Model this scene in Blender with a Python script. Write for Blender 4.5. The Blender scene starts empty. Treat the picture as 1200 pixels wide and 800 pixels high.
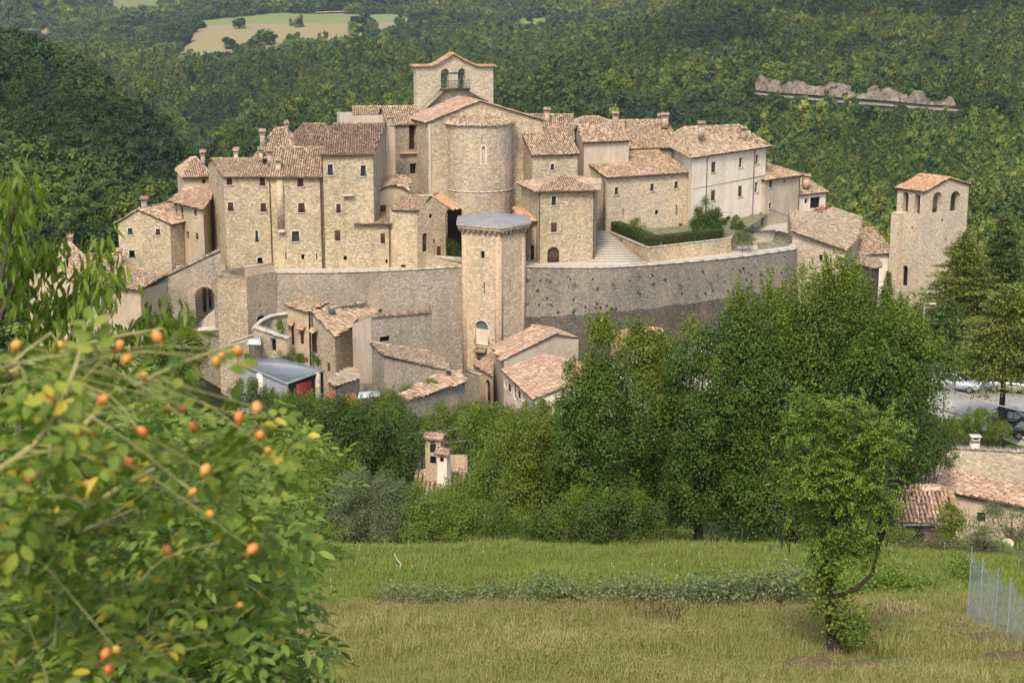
import bpy, math, random
import numpy as np
from mathutils import Vector
rnd = random.Random(7)
rng = np.random.default_rng(7)
scene = bpy.context.scene
COL = scene.collection

# ---------------------------------------------------------------- camera model (used for placing things at real depths)
F = 1900.0
PITCH = math.radians(12.75)
CP, SP = math.cos(PITCH), math.sin(PITCH)

def zat(py, Y):
    return -Y * math.tan(PITCH + math.atan((py - 400.0) / F))
def yat(py, z):
    return -z / math.tan(PITCH + math.atan((py - 400.0) / F))
def xat(px, Y, z):
    return (px - 600.0) / F * (Y * CP - z * SP)
def P(px, py, Y):
    z = zat(py, Y)
    return Vector((xat(px, Y, z), Y, z))
def G(px, Y, z):
    return (xat(px, Y, z), Y)
def proj(p):
    d = p[1] * CP - p[2] * SP
    h = p[1] * SP + p[2] * CP
    return 600 + F * p[0] / d, 400 - F * h / d

# ---------------------------------------------------------------- mesh builder
class MB:
    def __init__(self):
        self.v = []; self.f = []; self.n = 0
    def add(self, verts, faces):
        verts = np.asarray(verts, dtype=np.float64).reshape(-1, 3)
        if isinstance(faces, np.ndarray):
            if len(faces): self.f.append(faces.astype(np.int64) + self.n)
        else:
            by = {}
            for fc in faces: by.setdefault(len(fc), []).append(fc)
            for k, l in by.items(): self.f.append(np.asarray(l, dtype=np.int64) + self.n)
        self.v.append(verts); self.n += len(verts)
    def poly(self, pts):
        self.add([tuple(p) for p in pts], [tuple(range(len(pts)))])
    def box(self, x0, x1, y0, y1, z0, z1, M=None):
        v = [(x, y, z) for z in (z0, z1) for y in (y0, y1) for x in (x0, x1)]
        if M is not None: v = [tuple(M(p)) for p in v]
        self.add(v, [(0, 2, 3, 1), (4, 5, 7, 6), (0, 1, 5, 4), (1, 3, 7, 5), (3, 2, 6, 7), (2, 0, 4, 6)])
    def slab(self, pts, thick, down=(0, 0, -1)):
        """polygon pts (top side) extruded by thick along down"""
        n = len(pts); d = Vector(down) * thick
        top = [Vector(p) for p in pts]; bot = [p + d for p in top]
        fs = [tuple(range(n)), tuple(range(2 * n - 1, n - 1, -1))]
        fs += [(i, i + n, (i + 1) % n + n, (i + 1) % n) for i in range(n)]
        self.add([tuple(p) for p in top + bot], fs)
    def tube(self, pts, radii, sides=6, cap=False):
        pts = np.asarray([tuple(p) for p in pts], dtype=float); k = len(pts)
        if np.isscalar(radii): radii = [radii] * k
        t = np.gradient(pts, axis=0); t /= np.linalg.norm(t, axis=1)[:, None] + 1e-9
        ref = np.array([0.0, 0, 1]) if abs(t[:, 2]).mean() < .8 else np.array([1.0, 0, 0])
        a = np.cross(t, ref); a /= np.linalg.norm(a, axis=1)[:, None] + 1e-9
        b = np.cross(t, a)
        ang = np.linspace(0, 2 * math.pi, sides, endpoint=False)
        ring = a[:, None, :] * np.cos(ang)[None, :, None] + b[:, None, :] * np.sin(ang)[None, :, None]
        v = pts[:, None, :] + ring * np.asarray(radii)[:, None, None]
        i = np.arange(k - 1)[:, None] * sides; j = np.arange(sides)[None, :]; j2 = (j + 1) % sides
        f = np.stack([i + j, i + j2, i + sides + j2, i + sides + j], -1).reshape(-1, 4)
        self.add(v.reshape(-1, 3), f)
        if cap:
            self.add(v[-1], [tuple(range(sides))]); self.add(v[0], [tuple(range(sides - 1, -1, -1))])
    def mesh(self, name, mats, origin=(0, 0, 0), smooth=False):
        me = bpy.data.meshes.new(name)
        if self.n:
            V = np.concatenate(self.v) - np.asarray(tuple(origin), dtype=float)[None, :]
            me.vertices.add(len(V)); me.vertices.foreach_set('co', V.astype(np.float32).ravel())
            loops = np.concatenate([a.ravel() for a in self.f]); tot = np.concatenate([np.full(len(a), a.shape[1]) for a in self.f])
            start = np.concatenate([[0], np.cumsum(tot)[:-1]])
            me.loops.add(len(loops)); me.loops.foreach_set('vertex_index', loops.astype(np.int32))
            me.polygons.add(len(tot)); me.polygons.foreach_set('loop_start', start.astype(np.int32))
            me.polygons.foreach_set('loop_total', tot.astype(np.int32))
            me.update(calc_edges=True)
            if smooth: me.polygons.foreach_set('use_smooth', np.ones(len(tot), dtype=bool))
        if not isinstance(mats, (list, tuple)): mats = [mats]
        for m in mats: me.materials.append(m)
        return me
    def obj(self, name, mats, parent=None, smooth=False, origin=None, label=None):
        o_ = origin if origin is not None else (world_loc(parent) if parent is not None else (0, 0, 0))
        me = self.mesh(name, mats, o_, smooth)
        o = bpy.data.objects.new(name, me); COL.objects.link(o)
        if parent is not None:
            o.parent = parent
            o.location = Vector(tuple(o_)) - Vector(world_loc(parent))
            o['wl'] = tuple(o_)
        else: o.location = tuple(o_); o['wl'] = tuple(o_)
        if label: o['label'] = label
        return o

def world_loc(o):
    return tuple(o['wl']) if o is not None and 'wl' in o else (0, 0, 0)
def tag(o, label=None, cat=None, group=None, kind=None):
    if label: o['label'] = label
    if cat: o['category'] = cat
    if group: o['group'] = group
    if kind: o['kind'] = kind
    return o
def thing(name, label, cat, loc, group=None):
    o = bpy.data.objects.new(name, None); COL.objects.link(o)
    o.location = tuple(loc); o['wl'] = tuple(loc); o.empty_display_size = .3
    return tag(o, label, cat, group)
def copy_tree(o, parent=None):
    c = o.copy(); COL.objects.link(c)
    if parent is not None: c.parent = parent
    for ch in list(o.children): copy_tree(ch, c)
    return c

# ---------------------------------------------------------------- node materials
def lin(r, g, b):
    f = lambda c: (c / 255 / 12.92) if c / 255 <= .04045 else ((c / 255 + .055) / 1.055) ** 2.4
    return (f(r), f(g), f(b), 1)
class NT:
    def __init__(self, name):
        self.m = bpy.data.materials.new(name); self.m.use_nodes = True
        self.t = self.m.node_tree; self.t.nodes.clear()
        self.out = self.t.nodes.new('ShaderNodeOutputMaterial')
    def n(self, typ, **kw):
        nd = self.t.nodes.new(typ)
        for k, v in kw.items():
            if k.startswith('i_'):
                key = k[2:]
                key = int(key) if key.isdigit() else key.replace('_', ' ')
                s = nd.inputs[key]
                if hasattr(v, 'is_output') or isinstance(v, bpy.types.NodeSocket): self.t.links.new(v, s)
                else: s.default_value = v
            else: setattr(nd, k, v)
        return nd
    def pos(self, scale=(1, 1, 1), warp=0, wscale=1.0):
        g = self.n('ShaderNodeNewGeometry').outputs['Position']
        if warp:
            no = self.n('ShaderNodeTexNoise', i_Vector=g, i_Scale=wscale, i_Detail=2.0)
            s = self.n('ShaderNodeVectorMath', operation='SUBTRACT', i_0=no.outputs['Color'], i_1=(.5, .5, .5))
            s2 = self.n('ShaderNodeVectorMath', operation='SCALE', i_0=s.outputs[0]); s2.inputs['Scale'].default_value = warp
            g = self.n('ShaderNodeVectorMath', operation='ADD', i_0=g, i_1=s2.outputs[0]).outputs[0]
        return self.n('ShaderNodeVectorMath', operation='MULTIPLY', i_0=g, i_1=scale).outputs[0]
    def noise(self, vec, scale, detail=4.0, rough=.55):
        return self.n('ShaderNodeTexNoise', i_Vector=vec, i_Scale=scale, i_Detail=detail, i_Roughness=rough).outputs['Fac']
    def ramp(self, fac, stops, interp='LINEAR'):
        r = self.n('ShaderNodeValToRGB', i_Fac=fac); e = r.color_ramp.elements; r.color_ramp.interpolation = interp
        while len(e) < len(stops): e.new(.5)
        for k, (p, c) in enumerate(stops):
            e[k].position = p; e[k].color = c if len(c) == 4 else (*c, 1)
        return r.outputs['Color']
    def fr(self, fac, a, b, lo=0.0, hi=1.0):
        return self.n('ShaderNodeMapRange', i_Value=fac, i_From_Min=a, i_From_Max=b, i_To_Min=lo, i_To_Max=hi).outputs[0]
    def mix(self, fac, a, b, blend='MIX'):
        m = self.n('ShaderNodeMix', data_type='RGBA', blend_type=blend)
        for s, v in ((m.inputs[0], fac), (m.inputs[6], a), (m.inputs[7], b)):
            if isinstance(v, bpy.types.NodeSocket): self.t.links.new(v, s)
            else: s.default_value = v
        return m.outputs[2]
    def math(self, op, a, b=0.5):
        return self.n('ShaderNodeMath', operation=op, i_0=a, i_1=b).outputs[0]
    def bump(self, h, strength=.5, dist=.05):
        return self.n('ShaderNodeBump', i_Height=h, i_Strength=strength, i_Distance=dist).outputs['Normal']
    def bsdf(self, color, rough=.85, normal=None, spec=.3, metal=0.0):
        b = self.n('ShaderNodeBsdfPrincipled', i_Base_Color=color, i_Roughness=rough, i_Metallic=metal)
        b.inputs['Specular IOR Level'].default_value = spec
        if normal is not None: self.t.links.new(normal, b.inputs['Normal'])
        self.t.links.new(b.outputs[0], self.out.inputs[0]); return b

def m_stone(name, c_lo, c_mid, c_hi, sx=4.6, sz=8.5, mortar=.5, grime=.35, mcol=(.36, .32, .26, 1), streak=.3, moss=0.0, vary=1.0):
    N = NT(name); 
    v = N.pos((sx, sx, sz), warp=.22, wscale=1.2)
    vo = N.n('ShaderNodeTexVoronoi', i_Vector=v, i_Scale=1.0, i_Randomness=.95)
    ed = N.n('ShaderNodeTexVoronoi', feature='DISTANCE_TO_EDGE', i_Vector=v, i_Scale=1.0, i_Randomness=.95)
    sep = N.n('ShaderNodeSeparateColor', i_Color=vo.outputs['Color'])
    col = N.ramp(sep.outputs[0], [(0, c_lo), (.5, c_mid), (1, c_hi)])
    e = N.fr(ed.outputs['Distance'], .02, .16)
    fine = N.noise(N.pos((1, 1, 1.6)), 3.2, 5.0, .7)
    big = N.noise(N.pos((1, 1, .6)), .22, 5.0, .6)
    big2 = N.noise(N.pos((1, 1, 1)), .9, 4.0, .6)
    col = N.mix(N.math('MULTIPLY', N.math('SUBTRACT', 1.0, e), mortar), col, mcol)
    col = N.mix(N.fr(big2, .45, .75, 0, .25 * vary), col, c_mid)
    course = N.n('ShaderNodeTexVoronoi', i_Vector=N.pos((3.4, 3.4, 9.0)), i_Scale=1.0); s2 = N.n('ShaderNodeSeparateColor', i_Color=course.outputs['Color'])
    col = N.mix(.5, col, N.ramp(s2.outputs[1], [(0, (.62, .6, .58, 1)), (.5, (1, 1, 1, 1)), (1, (1.28, 1.27, 1.25, 1))]), 'MULTIPLY')
    dark = (c_lo[0] * .55, c_lo[1] * .53, c_lo[2] * .52, 1)
    col = N.mix(N.fr(big, .42, .72, 0, grime), col, dark)
    warm = (c_hi[0] * 1.02, c_hi[1] * .90, c_hi[2] * .74, 1)
    col = N.mix(N.fr(N.noise(N.pos((1, 1, .7)), .35, 3.0), .5, .75, 0, .5 * vary), col, warm)
    st = N.noise(N.pos((2.2, 2.2, .12)), 1.0, 4.0, .6)
    col = N.mix(N.fr(st, .55, .8, 0, streak), col, dark)
    if moss:
        mo = N.math('MULTIPLY', N.fr(N.noise(N.pos(), 1.6, 3.0), .62, .70), N.fr(N.noise(N.pos(), .25, 2.0), .4, .6))
        col = N.mix(N.math('MULTIPLY', mo, moss), col, (.035, .04, .018, 1))
    col = N.mix(N.fr(fine, .42, .72, 0, .6), col, (c_lo[0] * .62, c_lo[1] * .6, c_lo[2] * .58, 1))
    oi = N.n('ShaderNodeObjectInfo'); col = N.mix(1.0, col, N.ramp(oi.outputs['Random'], [(0, (.90, .87, .84, 1)), (.3, (1.0, .97, .92, 1)), (.6, (1.04, 1.0, .99, 1)), (1, (1.10, 1.04, .94, 1))]), 'MULTIPLY')
    h = N.math('ADD', N.math('MULTIPLY', e, .6), N.math('MULTIPLY', fine, .5))
    N.bsdf(col, .92, N.bump(h, .55, .05), .15)
    return N.m

def m_plaster(name, base, dark, stone_show=.0, streak=.35):
    N = NT(name)
    n1 = N.noise(N.pos((1, 1, .7)), .5, 6.0, .65); n2 = N.noise(N.pos((3, 3, .15)), 1.2, 4.0); n3 = N.noise(N.pos(), 6.0, 4.0)
    col = N.mix(N.fr(n1, .4, .75, 0, .6), base, dark)
    col = N.mix(N.fr(n2, .52, .8, 0, streak), col, (dark[0] * .6, dark[1] * .6, dark[2] * .6, 1))
    col = N.mix(N.fr(n3, .35, .8, 0, .25), col, (dark[0] * .8, dark[1] * .78, dark[2] * .75, 1))
    if stone_show:
        v = N.pos((3.5, 3.5, 5.5), warp=.2)
        ed = N.n('ShaderNodeTexVoronoi', feature='DISTANCE_TO_EDGE', i_Vector=v, i_Scale=1.0)
        col = N.mix(N.math('MULTIPLY', N.fr(ed.outputs['Distance'], .03, .15, 1, 0), N.fr(n1, .35, .6, 0, stone_show)), col, (dark[0] * .6, dark[1] * .58, dark[2] * .55, 1))
    oi = N.n('ShaderNodeObjectInfo'); col = N.mix(1.0, col, N.ramp(oi.outputs['Random'], [(0, (.90, .87, .84, 1)), (.3, (1.0, .97, .92, 1)), (.6, (1.04, 1.0, .99, 1)), (1, (1.10, 1.04, .94, 1))]), 'MULTIPLY')
    N.bsdf(col, .9, N.bump(n3, .3, .03), .2)
    return N.m

def m_tiles(name, stops, lichen=.35, lc=(.20, .17, .12, 1)):
    N = NT(name)
    g = N.n('ShaderNodeNewGeometry')
    col = N.ramp(g.outputs['Random Per Island'], stops)
    pt = N.noise(N.pos(), .55, 5.0, .65)
    col = N.mix(N.fr(pt, .42, .62, 0, lichen), col, lc)
    p2 = N.noise(N.pos(), 1.7, 4.0, .65); col = N.mix(N.fr(p2, .55, .68, 0, .45), col, (.40, .34, .22, 1))
    p3 = N.noise(N.pos(), .9, 4.0, .7); col = N.mix(N.fr(p3, .58, .7, 0, .5), col, (.10, .085, .055, 1))
    f = N.noise(N.pos(), 14.0, 3.0)
    col = N.mix(N.fr(f, .4, .8, 0, .35), col, (lc[0] * .55, lc[1] * .55, lc[2] * .5, 1))
    N.bsdf(col, .88, N.bump(f, .3, .02), .2)
    return N.m

def m_plain(name, col, rough=.7, var=.25, scale=4.0, metal=0.0, spec=.3, stretch=(1, 1, 1)):
    N = NT(name)
    n1 = N.noise(N.pos(stretch), scale, 4.0)
    c = N.mix(N.fr(n1, .35, .75, 0, 1.0), col, (col[0] * (1 - var), col[1] * (1 - var), col[2] * (1 - var), 1))
    N.bsdf(c, rough, N.bump(n1, .15, .02), spec, metal)
    return N.m

def m_leaf(name, dark, mid, light, trans=.28, patch=.5, obj_rand=False, gloss=.25, pscale=.5):
    yl = lambda c: (c[0] * 1.10, c[1] * .98, c[2] * .85, 1)
    dark, mid, light = yl(dark), yl(mid), yl(light)
    """leaf blades: colour differs leaf by leaf and twig by twig"""
    N = NT(name)
    g = N.n('ShaderNodeNewGeometry')
    col = N.ramp(g.outputs['Random Per Island'], [(0, dark), (.55, mid), (1, light)])
    p = N.noise(N.pos(), pscale, 3.0)
    col = N.mix(N.fr(p, .38, .66, 0, patch), col, mid if patch < .01 else (light[0], light[1] * .92, light[2], 1))
    if obj_rand:
        oi = N.n('ShaderNodeObjectInfo')
        col2 = N.ramp(oi.outputs['Random'], [(0, (.55, .72, .70, 1)), (.35, (.8, .95, .85, 1)), (.7, (1.08, 1.05, .85, 1)), (1, (1.4, 1.32, .85, 1))])
        col = N.mix(1.0, col, col2, 'MULTIPLY')
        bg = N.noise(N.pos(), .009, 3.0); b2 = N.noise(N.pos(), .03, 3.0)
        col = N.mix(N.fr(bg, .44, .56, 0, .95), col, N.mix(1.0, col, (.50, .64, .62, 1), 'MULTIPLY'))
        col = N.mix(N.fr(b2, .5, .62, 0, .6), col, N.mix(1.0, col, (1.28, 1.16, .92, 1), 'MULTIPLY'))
    d = N.n('ShaderNodeBsdfPrincipled', i_Base_Color=col, i_Roughness=.6); d.inputs['Specular IOR Level'].default_value = gloss
    tcol = N.mix(1.0, col, (1.25, 1.3, .55, 1), 'MULTIPLY')
    tr = N.n('ShaderNodeBsdfTranslucent', i_Color=tcol)
    mx = N.n('ShaderNodeMixShader', i_0=trans, i_1=d.outputs[0], i_2=tr.outputs[0])
    N.t.links.new(mx.outputs[0], N.out.inputs[0])
    return N.m

M = {}
M['stone'] = m_stone('warm_limestone', (.28, .225, .14, 1), (.50, .41, .27, 1), (.70, .60, .43, 1))
M['stone_pale'] = m_stone('pale_limestone', (.38, .32, .23, 1), (.56, .48, .36, 1), (.72, .64, .50, 1), grime=.2, streak=.2)
M['stone_ashlar'] = m_stone('pinkish_ashlar', (.36, .285, .20, 1), (.52, .42, .30, 1), (.68, .57, .43, 1), sx=2.6, sz=4.6, grime=.25, streak=.25, moss=.3)
M['stone_apse'] = m_stone('apse_stone', (.29, .24, .17, 1), (.46, .385, .275, 1), (.62, .535, .40, 1), sx=3.0, sz=5.5, grime=.3, streak=.35)
M['stone_grey'] = m_stone('grey_rampart_stone', (.165, .15, .125, 1), (.27, .25, .21, 1), (.40, .37, .315, 1), grime=.5, streak=.4, moss=.9, mcol=(.2, .175, .14, 1))
M['stone_dark'] = m_stone('dark_rubble_stone', (.06, .055, .05, 1), (.11, .10, .085, 1), (.20, .18, .15, 1), grime=.6, streak=.2, moss=.8, mcol=(.08, .075, .065, 1))
M['stone_mid'] = m_stone('weathered_stone', (.23, .20, .15, 1), (.355, .31, .24, 1), (.50, .445, .355, 1), grime=.5, streak=.4, moss=.4)
M['brickish'] = m_stone('pink_brick_quoin', (.38, .27, .19, 1), (.50, .36, .26, 1), (.62, .47, .35, 1), sx=3.0, sz=9.0, grime=.15, streak=.1)
M['plaster_white'] = m_plaster('chalky_white_plaster', (.80, .71, .59, 1), (.56, .47, .37, 1), streak=.22, stone_show=.35)
M['plaster_warm'] = m_plaster('warm_beige_plaster', (.50, .41, .29, 1), (.36, .28, .19, 1), stone_show=.5)
M['plaster_grey'] = m_plaster('grey_beige_plaster', (.50, .435, .345, 1), (.34, .285, .22, 1), stone_show=.4)
M['trim'] = m_plain('pale_stone_trim', (.55, .49, .40, 1), .85, .2)
M['coping'] = m_plain('coping_stone', (.50, .44, .35, 1), .9, .35, 2.0)
tile_mix = [(0, (.18, .115, .07, 1)), (.25, (.31, .19, .11, 1)), (.5, (.43, .28, .175, 1)), (.75, (.51, .365, .24, 1)), (1, (.62, .48, .34, 1))]
M['tiles'] = m_tiles('weathered_clay_tiles', tile_mix, .42)
M['tiles_brown'] = m_tiles('brown_clay_tiles', [(0, (.11, .07, .045, 1)), (.3, (.19, .115, .07, 1)), (.6, (.29, .185, .115, 1)), (1, (.44, .33, .23, 1))], .5, (.14, .12, .085, 1))
M['tiles_orange'] = m_tiles('orange_clay_tiles', [(0, (.33, .165, .08, 1)), (.4, (.46, .25, .125, 1)), (.75, (.54, .33, .185, 1)), (1, (.60, .44, .28, 1))], .3, (.35, .25, .13, 1))
M['tiles_pink'] = m_tiles('salmon_clay_tiles', [(0, (.25, .145, .095, 1)), (.4, (.39, .235, .155, 1)), (.75, (.50, .33, .225, 1)), (1, (.62, .47, .35, 1))], .5, (.27, .20, .13, 1))
M['tiles_slab'] = m_tiles('grey_brown_old_tiles', [(0, (.20, .15, .10, 1)), (.4, (.31, .235, .16, 1)), (.75, (.40, .31, .215, 1)), (1, (.5, .40, .29, 1))], .4, (.19, .155, .11, 1))
M['gap_shade'] = m_plain('tile_gap_shade', (.10, .065, .042, 1), .95, .4, 2)  # dark brown puts the shade between tile columns into the roof base
M['wood'] = m_plain('dark_wood', (.075, .042, .025, 1), .75, .4, 6, stretch=(6, 6, .6))
M['eave'] = m_plain('eave_timber', (.12, .075, .045, 1), .8, .4, 3)
M['shutter'] = m_plain('red_brown_shutter', (.115, .03, .018, 1), .6, .3, 20, stretch=(.2, .2, 2))
M['shutter_brown'] = m_plain('brown_shutter', (.10, .055, .032, 1), .6, .3, 20, stretch=(.2, .2, 2))
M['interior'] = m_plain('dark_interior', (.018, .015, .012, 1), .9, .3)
M['pipe'] = m_plain('copper_brown_pipe', (.10, .045, .03, 1), .5, .2, spec=.4)
M['iron'] = m_plain('dark_iron', (.04, .038, .035, 1), .6, .2)
M['metal_roof'] = m_plain('blue_grey_sheet_metal', (.27, .285, .285, 1), .45, .25, 1.2, spec=.5)
M['glass'] = None
N = NT('window_glass'); gb = N.bsdf((.035, .045, .055, 1), .08, None, .8); M['glass'] = N.m
# ---------------------------------------------------------------- walls with real openings
def ray(px, py):
    u = (px - 600) / F; v = (400 - py) / F
    return np.array([u, CP + v * SP, -SP + v * CP])
class Wall:
    def __init__(s, A, B):
        s.A = np.array(A[:2], float); s.B = np.array(B[:2], float)
        d = s.B - s.A; s.L = np.linalg.norm(d); s.d = d / s.L
        s.n = np.array([s.d[1], -s.d[0]])
    def hit(s, px, py):
        D = ray(px, py); t = (s.A @ s.n) / (D[:2] @ s.n); p = D * t
        return (p[:2] - s.A) @ s.d, p[2]
    def p(s, a, out, z):
        q = s.A + s.d * a + s.n * out
        return (q[0], q[1], z)
def resolve(w, o):
    px, py, pw, ph = o['r']
    s0, _ = w.hit(px - pw / 2, py); s1, _ = w.hit(px + pw / 2, py)
    sm, z1 = w.hit(px, py - ph / 2); _, z0 = w.hit(px, py + ph / 2)
    o = dict(o); o['s0'], o['s1'], o['z0'], o['z1'] = s0, s1, z0, z1
    return o
def arc_pts(s0, s1, z1, n=8):
    r = (s1 - s0) / 2; c = (s0 + s1) / 2
    return [(c - r * math.cos(math.pi * k / n), z1 - r + r * math.sin(math.pi * k / n)) for k in range(n + 1)]
def build_wall(mb, w, zb, prof, ops, reveal=.3, back=None):
    """one facade as a grid of quads with holes; ops hold s0,s1,z0,z1 (+arch)"""
    if not isinstance(prof, (list, tuple)): prof = [(0, prof), (1, prof)]
    zm = min(z for _, z in prof)
    ops = [o for o in ops if o['s0'] > .02 and o['s1'] < w.L - .02]
    for o in ops: o['z1'] = min(o['z1'], zm - .05); o['z0'] = max(o['z0'], zb + .02)
    S = sorted({0.0, w.L, *[o['s0'] for o in ops], *[o['s1'] for o in ops]})
    Z = sorted({zb, zm, *[o['z0'] for o in ops], *[o['z1'] for o in ops]})
    for i in range(len(S) - 1):
        for j in range(len(Z) - 1):
            a, b, c, d = S[i], S[i + 1], Z[j], Z[j + 1]
            if b - a < 1e-6 or d - c < 1e-6: continue
            m, q = (a + b) / 2, (c + d) / 2
            if any(o['s0'] < m < o['s1'] and o['z0'] < q < o['z1'] for o in ops): continue
            mb.poly([w.p(a, 0, c), w.p(b, 0, c), w.p(b, 0, d), w.p(a, 0, d)])
    if any(abs(z - zm) > 1e-6 for _, z in prof):
        top = [(f * w.L, z) for f, z in prof]
        pts = [(0, zm), (w.L, zm)] + [t for t in reversed(top)]
        q = []
        for t in pts:
            if not q or math.hypot(t[0] - q[-1][0], t[1] - q[-1][1]) > 1e-4: q.append(t)
        if math.hypot(q[0][0] - q[-1][0], q[0][1] - q[-1][1]) < 1e-4: q.pop()
        mb.poly([w.p(a, 0, z) for a, z in q])
    for o in ops:
        s0, s1, z0, z1 = o['s0'], o['s1'], o['z0'], o['z1']; r = o.get('reveal', reveal)
        if o.get('arch'):
            pts = arc_pts(s0, s1, z1); h = len(pts) // 2
            for k in range(h): mb.poly([w.p(s0, 0, z1), w.p(*[pts[k][0], 0, pts[k][1]]), w.p(pts[k + 1][0], 0, pts[k + 1][1])][::-1])
            for k in range(h, len(pts) - 1): mb.poly([w.p(s1, 0, z1), w.p(pts[k][0], 0, pts[k][1]), w.p(pts[k + 1][0], 0, pts[k + 1][1])][::-1])
            ring = [(s0, z0)] + pts + [(s1, z0)]
        else: ring = [(s0, z0), (s0, z1), (s1, z1), (s1, z0)]
        for k in range(len(ring)):
            a, b = ring[k], ring[(k + 1) % len(ring)]
            mb.poly([w.p(a[0], 0, a[1]), w.p(b[0], 0, b[1]), w.p(b[0], -r, b[1]), w.p(a[0], -r, a[1])])
    return ops
def shape_poly(w, o, out, inset=0.0):
    s0, s1, z0, z1 = o['s0'] + inset, o['s1'] - inset, o['z0'] + inset, o['z1'] - inset
    if o.get('arch'): return [w.p(s0, out, z0), w.p(s1, out, z0)] + [w.p(a, out, z) for a, z in reversed(arc_pts(s0, s1, z1))]
    return [w.p(s0, out, z0), w.p(s1, out, z0), w.p(s1, out, z1), w.p(s0, out, z1)]
def wbox(mb, w, s0, s1, o0, o1, z0, z1):
    v = [w.p(s, o, z) for z in (z0, z1) for o in (o0, o1) for s in (s0, s1)]
    mb.add(v, [(0, 1, 3, 2), (4, 6, 7, 5), (0, 4, 5, 1), (1, 5, 7, 3), (3, 7, 6, 2), (2, 6, 4, 0)])
def fit_window(root, w, o):
    """the joinery in one opening: a part of the house with its frame and sill as sub-parts"""
    k = o.get('kind', 'glass'); s0, s1, z0, z1 = o['s0'], o['s1'], o['z0'], o['z1']; r = o.get('reveal', .3)
    W_, H_ = s1 - s0, z1 - z0
    if k == 'through': return None
    b = MB()
    if k in ('shutter', 'shutter_brown'):
        mid = (s0 + s1) / 2
        for a, c in ((s0 + .01, mid - .012), (mid + .012, s1 - .01)):
            wbox(b, w, a, c, -.10, -.06, z0 + .02, z1 - .02)
            nsl = max(4, int((z1 - z0) / .09))
            for q in range(nsl):
                zz = z0 + .05 + (z1 - z0 - .1) * q / nsl
                wbox(b, w, a + .04, c - .04, -.065, -.045, zz, zz + .05)
        wo = b.obj('shutter', M[k], root)
    elif k in ('door', 'archdoor'):
        b.poly(shape_poly(w, o, -r + .02))
        wo = b.obj('door', M['wood'], root)
        h = MB(); q = int(max(2, W_ / .2))
        for i in range(q):
            a = s0 + W_ * i / q
            top = z1 - (W_ / 2 if o.get('arch') else .05)
            wbox(h, w, a + .015, a + W_ / q - .015, -r + .022, -r + .05, z0 + .03, top)
        h.obj('plank', M['wood'], wo)
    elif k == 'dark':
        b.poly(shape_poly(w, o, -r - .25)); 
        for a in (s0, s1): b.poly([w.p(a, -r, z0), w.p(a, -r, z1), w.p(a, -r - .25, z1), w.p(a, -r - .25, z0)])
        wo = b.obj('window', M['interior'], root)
    else:
        b.poly(shape_poly(w, o, -r + .06)); wo = b.obj('window', M['glass'], root)
        f = MB(); t = .05
        for (a, c, e, g) in ((s0, s0 + t, z0, z1), (s1 - t, s1, z0, z1), (s0 + t, s1 - t, z0, z0 + t), (s0 + t, s1 - t, z1 - t, z1), ((s0 + s1) / 2 - .025, (s0 + s1) / 2 + .025, z0 + t, z1 - t)):
            wbox(f, w, a, c, -r + .063, -r + .10, e, g)
        f.obj('frame', M['wood'], wo)
    if o.get('surround', k in ('glass', 'shutter')):
        t = .10; f = MB()
        wbox(f, w, s0 - t, s0, 0, .03, z0, z1); wbox(f, w, s1, s1 + t, 0, .03, z0, z1)
        wbox(f, w, s0 - t, s1 + t, 0, .032, z1, z1 + t * 1.2)
        f.obj('surround', M['trim'], wo)
    if o.get('sill', k in ('glass', 'shutter', 'shutter_brown')):
        f = MB(); wbox(f, w, s0 - .16, s1 + .16, -.05, .09, z0 - .1, z0); f.obj('sill', M['trim'], wo)
    return wo

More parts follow.
